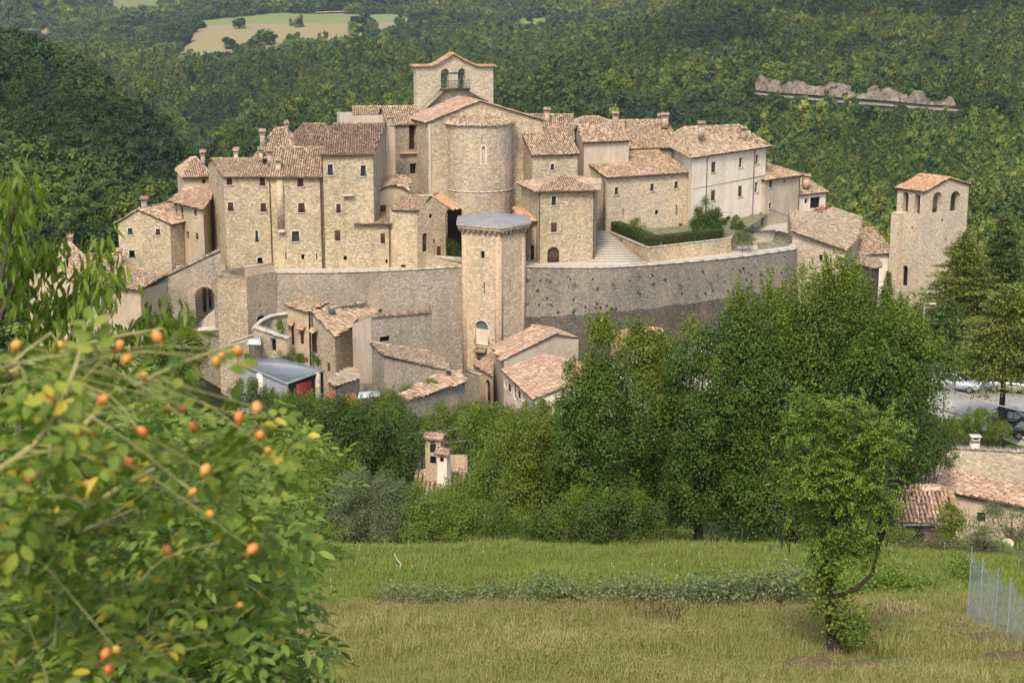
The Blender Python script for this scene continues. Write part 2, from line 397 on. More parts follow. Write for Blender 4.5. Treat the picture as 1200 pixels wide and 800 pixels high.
# ---------------------------------------------------------------- tiled roof planes made of individual barrel tiles
def _inside(poly, a, b):
    n = len(poly); ins = np.zeros(a.shape, bool)
    for i in range(n):
        x0, y0 = poly[i]; x1, y1 = poly[(i + 1) % n]
        c = ((y0 > b) != (y1 > b)) & (a < (x1 - x0) * (b - y0) / (y1 - y0 + 1e-12) + x0)
        ins ^= c
    return ins
def tile_plane(mb, pts, pa=.27, pb=.42, jit=1.0):
    P3 = [np.array(tuple(p), float) for p in pts]
    n = np.zeros(3)
    for i in range(len(P3)):
        n += np.cross(P3[i] - P3[0], P3[(i + 1) % len(P3)] - P3[0])
    n /= np.linalg.norm(n)
    if n[2] < 0: n = -n
    down = np.array([0, 0, -1.0]); down -= n * (down @ n); down /= np.linalg.norm(down) + 1e-9
    ac = np.cross(n, down)
    o = P3[0]
    q = [((p - o) @ ac, (p - o) @ down) for p in P3]
    a0, a1 = min(t[0] for t in q), max(t[0] for t in q); b0, b1 = min(t[1] for t in q), max(t[1] for t in q)
    A, B = np.meshgrid(np.arange(a0 + pa * .5, a1, pa), np.arange(b1 - pb * .48, b0, -pb))
    A = A.ravel(); B = B.ravel()
    k = _inside(q, A, B); A = A[k]; B = B[k]
    m = len(A)
    if not m: return
    A = A + rng.normal(0, .016 * jit, m); B = B + rng.normal(0, .03 * jit, m)
    # each tile: an arch of 5 points at the upper and the lower end
    th = np.linspace(0, math.pi, 5)
    r = pa * .40
    ends = []
    tilt = rng.normal(0, .035 * jit, m)
    lift = rng.normal(0, .008 * jit, m)
    for e, (sb, rr, lf) in enumerate(((-pb * .53, r * .88, .0), (pb * .53, r * 1.08, .03))):
        xa = -np.cos(th)[None, :] * rr; zz = np.sin(th)[None, :] * rr * 1.0 + lf + lift[:, None] + .005
        aa = A[:, None] + xa + (tilt * sb)[:, None]; bb = np.repeat((B + sb)[:, None], 5, 1)
        ends.append(o + aa[..., None] * ac + bb[..., None] * down + zz[..., None] * n)
    V = np.concatenate(ends, 1)  # m,10,3
    base = np.arange(m)[:, None, None] * 10
    fq = np.array([[i, i + 1, i + 6, i + 5] for i in range(4)])[None]
    mb.add(V.reshape(-1, 3), (base + fq).reshape(-1, 4))
    # the lower mouth of each tile
    mb.add(V[:, 5:10].reshape(-1, 3), (np.arange(m)[:, None] * 5 + np.arange(5)[None, :]))
def ridge_row(mb, p, q, r=.15, step=.42):
    p = np.array(tuple(p), float); q = np.array(tuple(q), float); L = np.linalg.norm(q - p)
    n = max(1, int(L / step)); d = (q - p) / L
    s = np.cross(d, [0, 0, 1]); s /= np.linalg.norm(s) + 1e-9; up = np.cross(s, d)
    th = np.linspace(-.15, math.pi + .15, 7)
    for i in range(n):
        c0 = p + d * (i * L / n - .03); c1 = p + d * ((i + 1) * L / n + .03); w = rng.normal(0, .01)
        V = []
        for c, rr, l in ((c0, r * .9, 0), (c1, r * 1.08, .03)):
            for t in th: V.append(c - s * math.cos(t) * rr + up * (math.sin(t) * rr + l - .01 + w))
        mb.add(V, [(k, k + 1, k + 8, k + 7) for k in range(6)] + [tuple(range(6, -1, -1)), tuple(range(7, 14))])
def vec3(a): return Vector(tuple(a))
def fit_plane(pl):
    A_ = np.array([[p[0], p[1], 1.0] for p in pl]); z_ = np.array([p[2] for p in pl])
    if len(pl) < 4: return [vec3(p) for p in pl]
    c = np.linalg.lstsq(A_ - [A_[:, 0].mean(), A_[:, 1].mean(), 0], z_, rcond=None)[0]; q = (A_ - [A_[:, 0].mean(), A_[:, 1].mean(), 0]) @ c
    return [Vector((p[0], p[1], zz)) for p, zz in zip(pl, q)]
def make_roof(root, planes, ridges, mat='tiles', thick=.12, name='roof', pa=.27, pb=.42):
    planes = [fit_plane(pl) for pl in planes]
    mb = MB(); 
    for pl in planes: tile_plane(mb, pl, pa, pb)
    for a, b in ridges: ridge_row(mb, a, b)
    ro = mb.obj(name, M[mat], root)
    sb = MB()
    for pl in planes:
        sb.slab([vec3(p) - Vector((0, 0, .01)) for p in pl], thick)
    sb.obj('roof_boards', M['gap_shade'], ro)
    return ro
def chimney(roof, x, y, z, w=.7, h=1.3, d=.6, rot=.0, mat='plaster_warm', cap='gable', name='chimney'):
    w *= .82; h *= .68; c, s = math.cos(rot), math.sin(rot)
    T = lambda p: (x + p[0] * c - p[1] * s, y + p[0] * s + p[1] * c, z + p[2])
    b = MB(); b.box(-w / 2, w / 2, -d / 2, d / 2, -.8, h, T)
    b.box(-w / 2 - .07, w / 2 + .07, -d / 2 - .07, d / 2 + .07, h, h + .1, T)
    for sx in (-1, 1):
        b.box(sx * w * .42 - .06, sx * w * .42 + .06, -d / 2, d / 2, h + .1, h + .38, T)
    b.box(-w * .3, w * .3, -.03, .03, h + .1, h + .36, T)
    o = b.obj(name, M[mat], roof)
    t = MB()
    if cap == 'gable':
        e = .14; zz = h + .38; pk = zz + .28
        for sy in (-1, 1):
            tile_plane(t, [T((-w / 2 - e, sy * (d / 2 + e), zz)), T((w / 2 + e, sy * (d / 2 + e), zz)), T((w / 2 + e, 0, pk)), T((-w / 2 - e, 0, pk))], .2, .3)
        q = [T((-w / 2 - e, -d / 2 - e, zz)), T((w / 2 + e, -d / 2 - e, zz)), T((w / 2 + e, 0, pk)), T((-w / 2 - e, 0, pk))]
        t.slab(q, .05)
        q = [T((-w / 2 - e, 0, pk)), T((w / 2 + e, 0, pk)), T((w / 2 + e, d / 2 + e, zz)), T((-w / 2 - e, d / 2 + e, zz))]
        t.slab(q, .05)
    else:
        t.box(-w / 2 - .12, w / 2 + .12, -d / 2 - .12, d / 2 + .12, h + .38, h + .46, T)
    t.obj('chimney_cap', M['tiles_pink'], roof)
    return o
def aerial(root, x, y, z, h=1.8):
    b = MB(); b.tube([(x, y, z - .5), (x, y, z + h)], .03, 5)
    for k in range(5): b.tube([(x - .3, y + .02, z + h - .1 * k - .05), (x + .35, y, z + h - .1 * k)], .012, 4)
    b.tube([(x - .5, y, z + h * .97), (x + .5, y, z + h * .9)], .018, 4)
    return b.obj('aerial', M['iron'], root)

def lerp(a, b, t): return Vector(a) * (1 - t) + Vector(b) * t
def ext(p, q, d):
    """move p away from q by d (horizontal metres along the line)"""
    v = Vector(p) - Vector(q); l = math.hypot(v.x, v.y) or 1e-6
    return Vector(p) + v * (d / l)

def house(name, label, cat, pts, zb, ze, roof=None, wins=None, mat='stone', roofmat='tiles', group=None, oh=.4, ov=.2, pipes=(), pa=.27, pb=.42, fit=True, dig=7.0, walls_skip=()):
    """pts: footprint A,B,C,D counter-clockwise seen from above, A-B the facade towards the viewer.
    roof: ('gx', zr, pos[, zback]) ridge along A-B; ('gy', zr, pos[, z_right]) gable on A-B; ('hip', zr, inset);
          ('shed', ztop, side) rising from side 'f','b','l','r' (the low side) ; ('flat',)"""
    pts = [tuple(p[:2]) for p in pts]
    cx = sum(p[0] for p in pts) / len(pts); cy = sum(p[1] for p in pts) / len(pts)
    root = thing(name, label, cat, (cx, cy, zb), group)
    zb = zb - dig
    n = len(pts); A, B, C, D = pts[:4]
    E = [Vector((p[0], p[1], ze)) for p in pts]
    prof = {i: [(0, ze), (1, ze)] for i in range(n)}
    planes = []; ridges = []
    rt = roof[0] if roof else 'flat'
    if rt == 'gx':
        zr = roof[1]; t = roof[2] if len(roof) > 2 else .5; zk = roof[3] if len(roof) > 3 else ze
        E[2].z = E[3].z = zk
        R1 = lerp(E[1], E[2], t); R0 = lerp(E[0], E[3], t); R0.z = R1.z = zr
        prof[1] = [(0, ze), (t, zr), (1, zk)]; prof[3] = [(0, zk), (1 - t, zr), (1, ze)]; prof[2] = [(0, zk), (1, zk)]
        r0, r1 = ext(R0, R1, ov), ext(R1, R0, ov)
        a, b = ext(E[0], E[1], ov), ext(E[1], E[0], ov); c, d = ext(E[2], E[3], ov), ext(E[3], E[2], ov)
        pl1 = [ext(a, r0, oh), ext(b, r1, oh), r1, r0]; pl2 = [r0, r1, ext(c, r1, oh), ext(d, r0, oh)]
        if t > .03: planes.append(pl1)
        if t < .97: planes.append(pl2)
        ridges = [(r0, r1)]
    elif rt == 'gy':
        zr = roof[1]; t = roof[2] if len(roof) > 2 else .5; zk = roof[3] if len(roof) > 3 else ze
        E[1].z = E[2].z = zk
        R0 = lerp(E[0], E[1], t); R1 = lerp(E[3], E[2], t); R0.z = R1.z = zr
        prof[0] = [(0, ze), (t, zr), (1, zk)]; prof[2] = [(0, zk), (1 - t, zr), (1, ze)]; prof[1] = [(0, zk), (1, zk)]
        r0, r1 = ext(R0, R1, ov), ext(R1, R0, ov)
        a, d = ext(E[0], E[3], ov), ext(E[3], E[0], ov); b, c = ext(E[1], E[2], ov), ext(E[2], E[1], ov)
        if t > .03: planes.append([ext(a, r0, oh), r0, r1, ext(d, r1, oh)])
        if t < .97: planes.append([r0, ext(b, r0, oh), ext(c, r1, oh), r1])
        ridges = [(r0, r1)]
    elif rt == 'hip':
        zr = roof[1]; t = roof[2] if len(roof) > 2 else .3
        m0 = lerp(E[0], E[3], .5); m1 = lerp(E[1], E[2], .5)
        R0 = lerp(m0, m1, t); R1 = lerp(m1, m0, roof[3] if len(roof) > 3 else t); R0.z = R1.z = zr
        cen = (R0 + R1) / 2
        X = []
        for i in range(4):
            v = E[i] - Vector((cen.x, cen.y, ze)); l = math.hypot(v.x, v.y); e = E[i] + v * (oh * 1.3 / l); e.z = ze - oh * .45; X.append(e)
        planes = [[X[0], X[1], R1, R0], [X[1], X[2], R1], [X[2], X[3], R0, R1], [X[3], X[0], R0]]
        ridges = [(R0, R1), (X[0], R0), (X[1], R1), (X[2], R1), (X[3], R0)]
        if (R0 - R1).length < .3:
            planes = [[X[0], X[1], R1], [X[1], X[2], R1], [X[2], X[3], R0], [X[3], X[0], R0]]; ridges = ridges[1:]
    elif rt == 'shed':
        zt, side = roof[1], roof[2]
        hi = {'f': (2, 3), 'b': (0, 1), 'l': (1, 2), 'r': (3, 0)}[side]
        for i in hi: E[i].z = zt
        for i in range(4): prof[i] = [(0, E[i].z), (1, E[(i + 1) % 4].z)]
        X = []
        for i in range(4):
            nb = {'f': 3 - i, 'b': 3 - i, 'l': (1, 0, 3, 2)[i], 'r': (1, 0, 3, 2)[i]}[side]
            ed = {'f': (1, 0, 3, 2)[i], 'b': (1, 0, 3, 2)[i], 'l': 3 - i, 'r': 3 - i}[side]
            p = ext(E[i], E[nb], oh if i not in hi else .05); q = ext(E[i], E[ed], ov) - E[i]
            X.append(p + q)
        planes = [X]
    elif rt == 'custom':
        planes, ridges = roof[1], roof[2]
        if len(roof) > 3: prof.update(roof[3])
    wb = MB(); winlist = []
    for i in range(n):
        if i in walls_skip: continue
        w = Wall(pts[i], pts[(i + 1) % n])
        ops = [resolve(w, o) for o in (wins or {}).get(i, [])]
        ops = build_wall(wb, w, zb, prof[i], ops)
        winlist += [(w, o) for o in ops]
    wo = wb.obj('wall', M[mat], root)
    if fit:
        for w, o in winlist: fit_window(root, w, o)
    ro = None
    if planes: ro = make_roof(root, planes, ridges, roofmat, pa=pa, pb=pb)
    for i, fr in pipes:
        w = Wall(pts[i], pts[(i + 1) % n]); s = fr * w.L; zt = lerp(E[i], E[(i + 1) % n], fr).z
        b = MB(); b.tube([w.p(s, oh, zt - .15), w.p(s, .3, zt - .35), w.p(s, .08, zt - .8), w.p(s, .08, zb + .1)], .055, 6); b.obj('drainpipe', M['pipe'], root)
        # gutter along the eave
    if rt in ('gx', 'shed', 'hip') and planes and len(pipes):
        b = MB(); p, q = planes[0][0], planes[0][1]; dz = Vector((0, -.06, -.06)); b.tube([p + dz, q + dz], .07, 6); b.obj('gutter', M['pipe'], root)
    root['ze'] = ze
    return root, ro, E
def back(A, B, depth, skew=0.0):
    """the two far corners of a rectangle on A-B"""
    a, b = Vector((A[0], A[1])), Vector((B[0], B[1])); d = (b - a).normalized(); n = Vector((-d.y, d.x))
    return tuple(b + n * depth + d * skew), tuple(a + n * depth + d * skew)
def W_(px, py, w, h, kind='glass', **k):
    if k.get('surround', kind in ('glass', 'shutter')) : w, h = w * .86, h * .9
    return dict(r=(px, py, w, h), kind=kind, **k)
# ================================================================= THE TOWN
Z0 = zat(313, 187)            # level of the terrace behind the rampart
def GZ(px, py, z):            # plan point where a level z is seen at px,py
    return G(px, yat(py, z), z)
CH = {}                       # keep roofs for chimneys
N = NT('garden_soil'); c_ = N.mix(N.fr(N.noise(N.pos(), 1.2), .4, .6), (.09, .10, .035, 1), (.22, .19, .12, 1)); N.bsdf(c_, .95); M['soil'] = N.m
# ---- rampart ------------------------------------------------------------------------------------
def rampart(name, label, line, zt, zb, thick, mat, foot=None, footmat='stone_dark', cope=True):
    pts = [GZ(px, py, zt) for px, py in line]
    root = thing(name, label, 'wall', (pts[len(pts) // 2][0], pts[len(pts) // 2][1], zb))
    # smooth the line
    def cr(P_, n=6):
        out = []
        for i in range(len(P_) - 1):
            p0, p1, p2, p3 = [np.array(P_[max(0, min(len(P_) - 1, i + k))]) for k in (-1, 0, 1, 2)]
            for j in range(n):
                t = j / n; out.append(tuple(.5 * ((2 * p1) + (-p0 + p2) * t + (2 * p0 - 5 * p1 + 4 * p2 - p3) * t * t + (-p0 + 3 * p1 - 3 * p2 + p3) * t ** 3)))
        out.append(tuple(P_[-1])); return out
    sm = cr(pts)
    b = MB(); c = MB(); nrm = []
    for i in range(len(sm)):
        a, d = np.array(sm[max(0, i - 1)]), np.array(sm[min(len(sm) - 1, i + 1)]); t = (d - a) / np.linalg.norm(d - a); nrm.append(np.array([t[1], -t[0]]))
    nz = 12
    zs = np.linspace(zb, zt, nz + 1)
    def ring(out, z, i): q = np.array(sm[i]) + nrm[i] * out; return (q[0], q[1], z)
    for i in range(len(sm) - 1):
        for k in range(nz):
            o0 = .06 * (zt - zs[k]); o1 = .06 * (zt - zs[k + 1])
            b.poly([ring(o0, zs[k], i), ring(o0, zs[k], i + 1), ring(o1, zs[k + 1], i + 1), ring(o1, zs[k + 1], i)])
        b.poly([ring(0, zt, i), ring(0, zt, i + 1), ring(-thick, zt, i + 1), ring(-thick, zt, i)])
        b.poly([ring(-thick, zt, i), ring(-thick, zt, i + 1), ring(-thick, zb, i + 1), ring(-thick, zb, i)])
        j0, j1 = rnd.uniform(-.02, .02), rnd.uniform(-.02, .02)
        if cope:
            top = [ring(.1, zt + .02, i), ring(.1, zt + .02, i + 1), ring(-.5, zt + .02, i + 1), ring(-.5, zt + .02, i)]
            c.slab([(x, y, z + .14) for x, y, z in top], .13)
    b.obj('wall_face', M[mat], root)
    if cope: c.obj('coping', M['coping'], root)
    if foot:
        f = MB(); m = len(foot) - 1
        for i in range(len(sm) - 1):
            def fz(k):
                t = k / (len(sm) - 1) * m; a = min(int(t), m - 1); py = foot[a] * (1 - (t - a)) + foot[a + 1] * (t - a)
                return zat(py, sm[k][1]) + .12 * math.sin(k * 2.3)
            z1, z2 = fz(i), fz(i + 1)
            q = [ring(.06 * (zt - z1) + .10, z1, i), ring(.06 * (zt - z2) + .10, z2, i + 1)]
            p = [ring(.06 * (zt - zb) + .55, zb, i), ring(.06 * (zt - zb) + .55, zb, i + 1)]
            f.poly([p[0], p[1], q[1], q[0]]); f.poly([q[0], q[1], ring(.03 * (zt - z2) , z2, i + 1), ring(.03 * (zt - z1), z1, i)])
        f.obj('footing', M[footmat], root)
    return root, sm
ZB = Z0 - 17
rl, smL = rampart('rampart_wall', 'long warm grey rampart below the tall houses, ending at the pale tower', [(318, 320.5), (360, 320.5), (400, 320), (470, 317.5), (545, 313)], Z0, ZB, 1.0, 'stone_mid')
rr, smR = rampart('rampart_wall', 'curved dark grey rampart with weeds in its joints, beside the pale tower', [(606, 313), (640, 314), (700, 314.5), (760, 311.5), (857, 303), (934, 292.5)], Z0, ZB, 1.2, 'stone_grey', foot=[371, 370, 367, 361, 348, 335])
# weeds rooted in the joints of the curved rampart come later (foliage)
pv = MB()
line = [(p[0], p[1] + .6) for p in smL] + [(p[0], p[1] + .6) for p in smR]
for i in range(len(line) - 1):
    a, b = line[i], line[i + 1]; pv.poly([(a[0], a[1], Z0 - .05), (b[0], b[1], Z0 - .05), (b[0] * 1.1, 222, Z0 - .05), (a[0] * 1.1, 222, Z0 - .05)])
tag(pv.obj('terrace_pavement', M['coping']), kind='structure')

# ---- tall houses at the left --------------------------------------------------------------------
zH = zat(205.5, 186.5); YH = 186
A, B = G(262, YH, zH), G(316.5, YH + .2, zH); D = G(244, 197, zH); C = (B[0] + D[0] - A[0], B[1] + D[1] - A[1])
zr = zat(185.5, 194)
h1, r1, _ = house('tall_stone_house', 'tall corner house with four red shutters, its left wall facing the wooded slope', 'house', [A, B, C, D], zat(335, 186), zH, ('gx', zr, .68, zH + .4),
    {0: [W_(268.7, 212, 7.5, 11, 'shutter'), W_(307.5, 213, 7.5, 11, 'shutter'), W_(270.3, 242.5, 7.5, 11.5, 'shutter'), W_(308.7, 243.3, 8, 11.5, 'shutter'),
         W_(301, 277, 4, 15, 'glass', sill=False), W_(304.7, 305.5, 7, 8, 'dark', surround=True)],
     3: [W_(254.5, 245, 2.2, 10, 'dark'), W_(255, 218, 2, 6, 'dark')]}, pipes=((0, .985),), roofmat='tiles')
A2, B2 = G(316.8, YH + .22, zH), G(376, YH + .5, zH); C2, D2 = back(A2, B2, 12)
zr2 = zat(173, 193.5)
h2, r2, _ = house('tall_stone_house', 'tall stone house between two downpipes, red shutters above one wide grey window', 'house', [A2, B2, C2, D2], zat(335, 186), zH, ('gx', zr2, .6),
    {0: [W_(352, 214, 8, 11, 'shutter'), W_(353.3, 243.7, 9, 12.5, 'shutter'), W_(346.3, 277.3, 10, 13.5, 'glass'), W_(335, 300, 1.5, 8, 'dark'), W_(355, 301, 3.5, 6, 'dark'), W_(371, 301, 1.3, 8, 'dark')]}, pipes=((0, .985),))
# corbelled flue strip on its facade
w = Wall(A2, B2); f = MB(); s0, z1 = w.hit(323.5, 208); s1, z0 = w.hit(333.5, 269); wbox(f, w, s0, s1, 0, .22, z0, zH - .05)
f.obj('chimney_breast', M['stone'], h2)
f = MB(); wbox(f, w, s0 + .1, s1 + .1, 0, .45, z0 - .35, z0 - .003); f.obj('corbel', M['trim'], h2)
zH3 = zat(179, 187)
A3, B3 = G(376.3, YH + .4, zH3), G(437, YH + .8, zH3); D3, C3 = None, G(453, 197, zH3 + 0)
C3 = G(453, 197.5, zH3); D3 = (A3[0] + C3[0] - B3[0], A3[1] + C3[1] - B3[1])
h3, r3, _ = house('tall_stone_house', 'tallest stone house with white framed windows under its wide eave, next to the loggia', 'house', [A3, B3, C3, D3], zat(335, 186), zH3, ('gx', zat(145, 196), .86, zat(150, 197)),
    {0: [W_(387, 199.3, 7, 14, 'glass'), W_(425.7, 200.5, 7, 14, 'glass'), W_(396.7, 244.3, 6, 12, 'shutter'), W_(395.7, 276, 6.5, 12.5, 'shutter_brown'), W_(404.5, 302.5, 4, 5, 'dark')]}, pipes=((0, .015),), roofmat='tiles_brown')
w = Wall(A3, B3); f = MB(); s0, z1 = w.hit(402, 228); s1, z0 = w.hit(415, 229.5); wbox(f, w, s0, s1, 0, .5, z0, z1); f.obj('balcony_slab', M['trim'], h3)
p = P(277, 190, 196); chimney(r1, p.x, p.y, p.z, .55, 1.5, .5, name='chimney')
p = P(326.5, 203, 188); chimney(r2, p.x, p.y, p.z, .75, 1.6, .6, mat='plaster_warm')
p = P(317, 187, 193.5); chimney(r1, p.x, p.y, p.z, .8, .9, .6, mat='brickish')
# flue tower beside it
p0, p1 = G(452, 196.5, zH3), G(463, 196.8, zH3); c0 = back(p0, p1, 1.2)
ft, rft, _ = house('flue_tower', 'slender plastered flue shaft standing against the gable of the tallest house', 'chimney', [p0, p1, c0[0], c0[1]], zat(225, 197), zat(147, 197), ('flat',), {}, mat='plaster_warm')
pc = P(457.5, 147, 197.2); b = MB(); b.tube([(pc.x, pc.y, pc.z - .1), (pc.x, pc.y, pc.z + .9)], .38, 8); b.obj('chimney_pot', M['brickish'], ft)
b = MB(); b.box(pc.x - .6, pc.x + .6, pc.y - .6, pc.y + .6, pc.z - .003, pc.z + .14); b.box(pc.x - .55, pc.x + .55, pc.y - .5, pc.y + .5, pc.z + .95, pc.z + 1.05)
for q in (-.4, .4): b.box(pc.x + q - .06, pc.x + q + .06, pc.y - .1, pc.y + .1, pc.z + .12, pc.z + .97)
b.obj('cap_slab', M['tiles_pink'], ft)
# loggia house between the tall houses and the church
zl = zat(145.5, 202)
A, B = G(455, 202, zl), G(497, 203, zl); C, D = back(A, B, 9)
lg, rlg, _ = house('loggia_house', 'narrow house with a tall dark balcony window between the tallest house and the church', 'house', [A, B, C, D], zat(240, 202), zl, ('gx', zat(125, 207), .5),
    {0: [W_(485.5, 161, 12, 29, 'door', reveal=.9, surround=False), W_(487, 197.5, 13, 12, 'dark', surround=False)]}, mat='stone_mid', oh=.3)
w = Wall(A, B); f = MB(); s0, z1 = w.hit(468, 178.5); s1, z0 = w.hit(497, 180.5); wbox(f, w, s0, s1, 0, .35, z0, z1)
f.obj('cornice', M['tiles'], lg)
f = MB(); s0, z1 = w.hit(479, 176); s1, z0 = w.hit(492, 177)
for q in range(7): a = s0 + (s1 - s0) * q / 6; wbox(f, w, a - .015, a + .015, .0, .03, z0, z0 + .9)
wbox(f, w, s0, s1, 0, .03, z0 + .9, z0 + .94); f.obj('balcony_rail', M['iron'], lg)
# long low roofed range behind, with its parapet
zq = zat(143, 205)
A, B = G(398, 205, zq), G(452, 206, zq); C, D = back(A, B, 5)
house('terrace_parapet', 'plain pale parapet wall showing above the roof of the tallest house', 'wall', [A, B, C, D], zq - 6, zat(135.5, 205), ('flat',), {}, mat='plaster_grey')
zq = zat(134, 209)
A, B = G(415, 209, zq), G(489, 210, zq); C, D = back(A, B, 7)
bh, rb, _ = house('back_house', 'low roofed house behind the parapet, its tiles reaching the bell gable', 'house', [A, B, C, D], zq - 8, zq, ('gx', zat(125, 213), .5), {}, roofmat='tiles')
# roofs behind the tall houses
def bhouse(label, px0, px1, pye, pyr, Y, dep, ins=None, mat='tiles', wall='stone_mid', kind='hip', skew=0.0, wins=None, dy=0.0, rb=8, **kw):
    ze = zat(pye, Y); A, B = G(px0, Y, ze), G(px1, Y + dy, ze); C, D = back(A, B, dep, skew)
    t = ins if ins is not None else (.3 if kind == 'hip' else .5)
    return house('roofed_house', label, 'house', [A, B, C, D], ze - rb, ze, (kind, zat(pyr, Y + dep * .5), t), wins or {}, mat=wall, roofmat=mat, **kw)
m1, rm1, _ = bhouse('house with a brown tiled slope squeezed behind the second tall house', 347, 379, 176, 158, 196, 8, .5, 'tiles_brown', kind='gx')
m2, rm2, _ = bhouse('house with a hipped tiled roof behind the tall houses, nearest the wooded slope', 299, 346, 184, 150, 201, 11, .38, 'tiles')
m3, rm3, _ = bhouse('house with a broad brown roof and steep side, highest behind the tall houses', 332, 392, 170, 145, 205, 12, .3, 'tiles_brown', kind='hip')
p = P(308, 166, 203); chimney(rm2, p.x, p.y, p.z, .75, 1.3, .6, mat='stone_mid')
p = P(306, 184, 200.6); chimney(rm2, p.x, p.y, p.z, .6, .8, .6, mat='brickish')
p = P(336, 152, 207); chimney(rm3, p.x, p.y, p.z, .5, .6, .5, mat='brickish')
aerial(rm3, *P(343, 146, 210), 1.9); aerial(rm2, *P(303, 172, 204), 1.6)
# ---- step-down houses at the left edge ------------------------------------------------------------
zl3 = zat(206, 199); A, B = G(215, 199, zl3), G(248, 200, zl3); C, D = back(A, B, 8)
l3, rl3, _ = house('roofed_house', 'small reddish roofed house behind the corner of the tall houses', 'house', [A, B, C, D], zl3 - 10, zl3, ('hip', zat(185, 203), .42), {0: [W_(239, 212.6, 4, 5, 'dark')]}, roofmat='tiles_pink', mat='plaster_warm')
p = P(238, 186, 202); chimney(rl3, p.x, p.y, p.z, .6, .6, .5, mat='brickish')
zl2 = zat(243, 192)
A, B = G(203, 194, zl2), G(238, 189.5, zl2); C = G(247, 194, zl2); D = (A[0] + (C[0] - B[0]) , A[1] + 7)
zt = zat(216, 198)
R_0, R_1 = P(196.5, 236, 193.5), P(238, 243.5, 188.8); U0, U1 = P(213, 222.5, 197), P(247, 217, 196.5); U2 = P(249, 236, 193)
l2, rl2, _ = house('stone_house', 'narrow stepped stone house with a salmon tile roof beside the tall corner house', 'house', [A, B, C, D], zat(330, 190), zl2, ('custom', [[R_0, R_1, U2, U1, U0]], [(U0, U1)], {1: [(0, zl2), (1, zl2 + .8)], 2: [(0, zl2 + .8), (1, zl2)]}),
    {0: [W_(207, 247, 2, 9, 'dark'), W_(213.5, 246, 2.5, 8, 'shutter_brown', surround=False), W_(220, 276, 3.2, 9, 'dark'), W_(229, 249, 3, 9, 'glass', surround=False), W_(231, 277, 3, 8, 'shutter_brown', surround=False)]}, mat='plaster_warm', roofmat='tiles_pink', pipes=((0, .33),))
zl1 = zat(260, 191)
A, B = G(138, 191, zl1), G(199, 190, zl1); C, D = back(A, B, 11, 3)
l1, rl1, _ = house('stone_house', 'square gabled stone house with three small dark windows at the foot of the town', 'house', [A, B, C, D], zat(335, 191), zl1, ('gy', zat(245, 190.5), .42), 
    {0: [W_(152.7, 271.5, 6.5, 8.5, 'glass'), W_(185.2, 272, 6, 8, 'shutter'), W_(154.7, 298, 8, 10, 'dark', surround=True)]}, roofmat='tiles')
p = P(169.5, 240, 192); chimney(rl1, p.x, p.y, p.z, .8, .5, .7, mat='stone_mid')
# lower roofs at the far left
zq = zat(303, 186)
A, B = G(34, 186, zq), G(96, 180, zat(330, 180)); 
K0, K1, K2, K3 = P(27, 305, 186), P(96, 331, 181), P(118, 318, 187), P(82, 284, 194)
K4 = P(34, 300, 198)
q = [(K0.x + .3, K0.y + .4), (K1.x - .3, K1.y + .6), (K2.x, K2.y), (K4.x, K4.y)]
ll1, rll1, _ = house('long_house', 'long low house with a pale tiled roof and an aerial, leftmost of the lower roofs', 'house', q, zat(400, 184), K1.z - .2, ('custom', [[K0, K1, K2, K3], [K0, K3, K4]], [(K3, K2)], {0: [(0, K0.z - .1), (1, K1.z - .1)], 1: [(0, K1.z - .1), (1, K2.z - .1)]}), {0: [W_(60, 338, 6, 9, 'dark')]}, mat='plaster_warm', roofmat='tiles')
p = P(83, 289, 193.5); chimney(rll1, p.x, p.y, p.z, .6, 1.1, .5, mat='brickish'); aerial(rll1, *P(78, 289, 193), 2.6)
K0, K1, K2, K3, K4 = P(96, 331, 181), P(116, 341, 178), P(160, 318, 184), P(146, 298, 189), P(104, 298, 190)
q = [(K0.x, K0.y + .5), (K1.x, K1.y + .5), (K2.x, K2.y), (K4.x, K4.y)]
ll2, rll2, _ = house('middle_house', 'house with patched tiles and two chimneys beside the long pale roof', 'house', q, zat(400, 180), K1.z - .2, ('custom', [[K0, K1, K2, K3, K4]], [(K4, K3)], {0: [(0, K0.z - .1), (1, K1.z - .1)], 1: [(0, K1.z - .1), (1, K2.z - .1)]}), {}, mat='plaster_grey', roofmat='tiles')
p = P(140, 305, 186); chimney(rll2, p.x, p.y, p.z, .6, 1.1, .6, mat='plaster_warm')
p = P(127, 330, 181.5); chimney(rll2, p.x, p.y, p.z, .5, 1.0, .5, mat='brickish')
K0, K1, K2, K3 = P(121, 334, 177), P(163, 340, 176), P(195, 322, 182), P(156, 313, 184)
q = [(K0.x + .2, K0.y + .5), (K1.x, K1.y + .5), (K2.x, K2.y), (K3.x, K3.y)]
ll3, rll3, _ = house('corner_house', 'small house with a brown eave under the sloping wall with the arch', 'house', q, zat(410, 177), K1.z - .15, ('custom', [[K0, K1, K2, K3]], [(K3, K2)], {0: [(0, K0.z - .1), (1, K1.z - .1)]}), {0: [W_(139, 347, 6, 7, 'dark')]}, mat='plaster_warm', roofmat='tiles')
# sloping wall with the arch, and the bastions at its foot
A, B = G(158, 181.5, -40), G(262, 183.5, -40); w0 = Wall(A, B)
sa, za = w0.hit(161, 339); sb, zb_ = w0.hit(261, 291.5)
rw = thing('ramp_wall', 'grey rubble wall with a sloping top and a tall round arch, below the tall corner house', 'wall', (A[0], A[1], zat(420, 182)))
ar = resolve(w0, W_(240.5, 361, 23, 48, 'through', arch=True, reveal=1.3)); mb = MB()
def wall_slope(mb, w, zb, z0_, z1_, ops):
    prof = [(0, z0_), (1, z1_)]; zm = z0_
    # split at the arch so that the sloping top stays true
    build_wall(mb, w, zb, prof, ops)
zbw = zat(430, 182) - 5
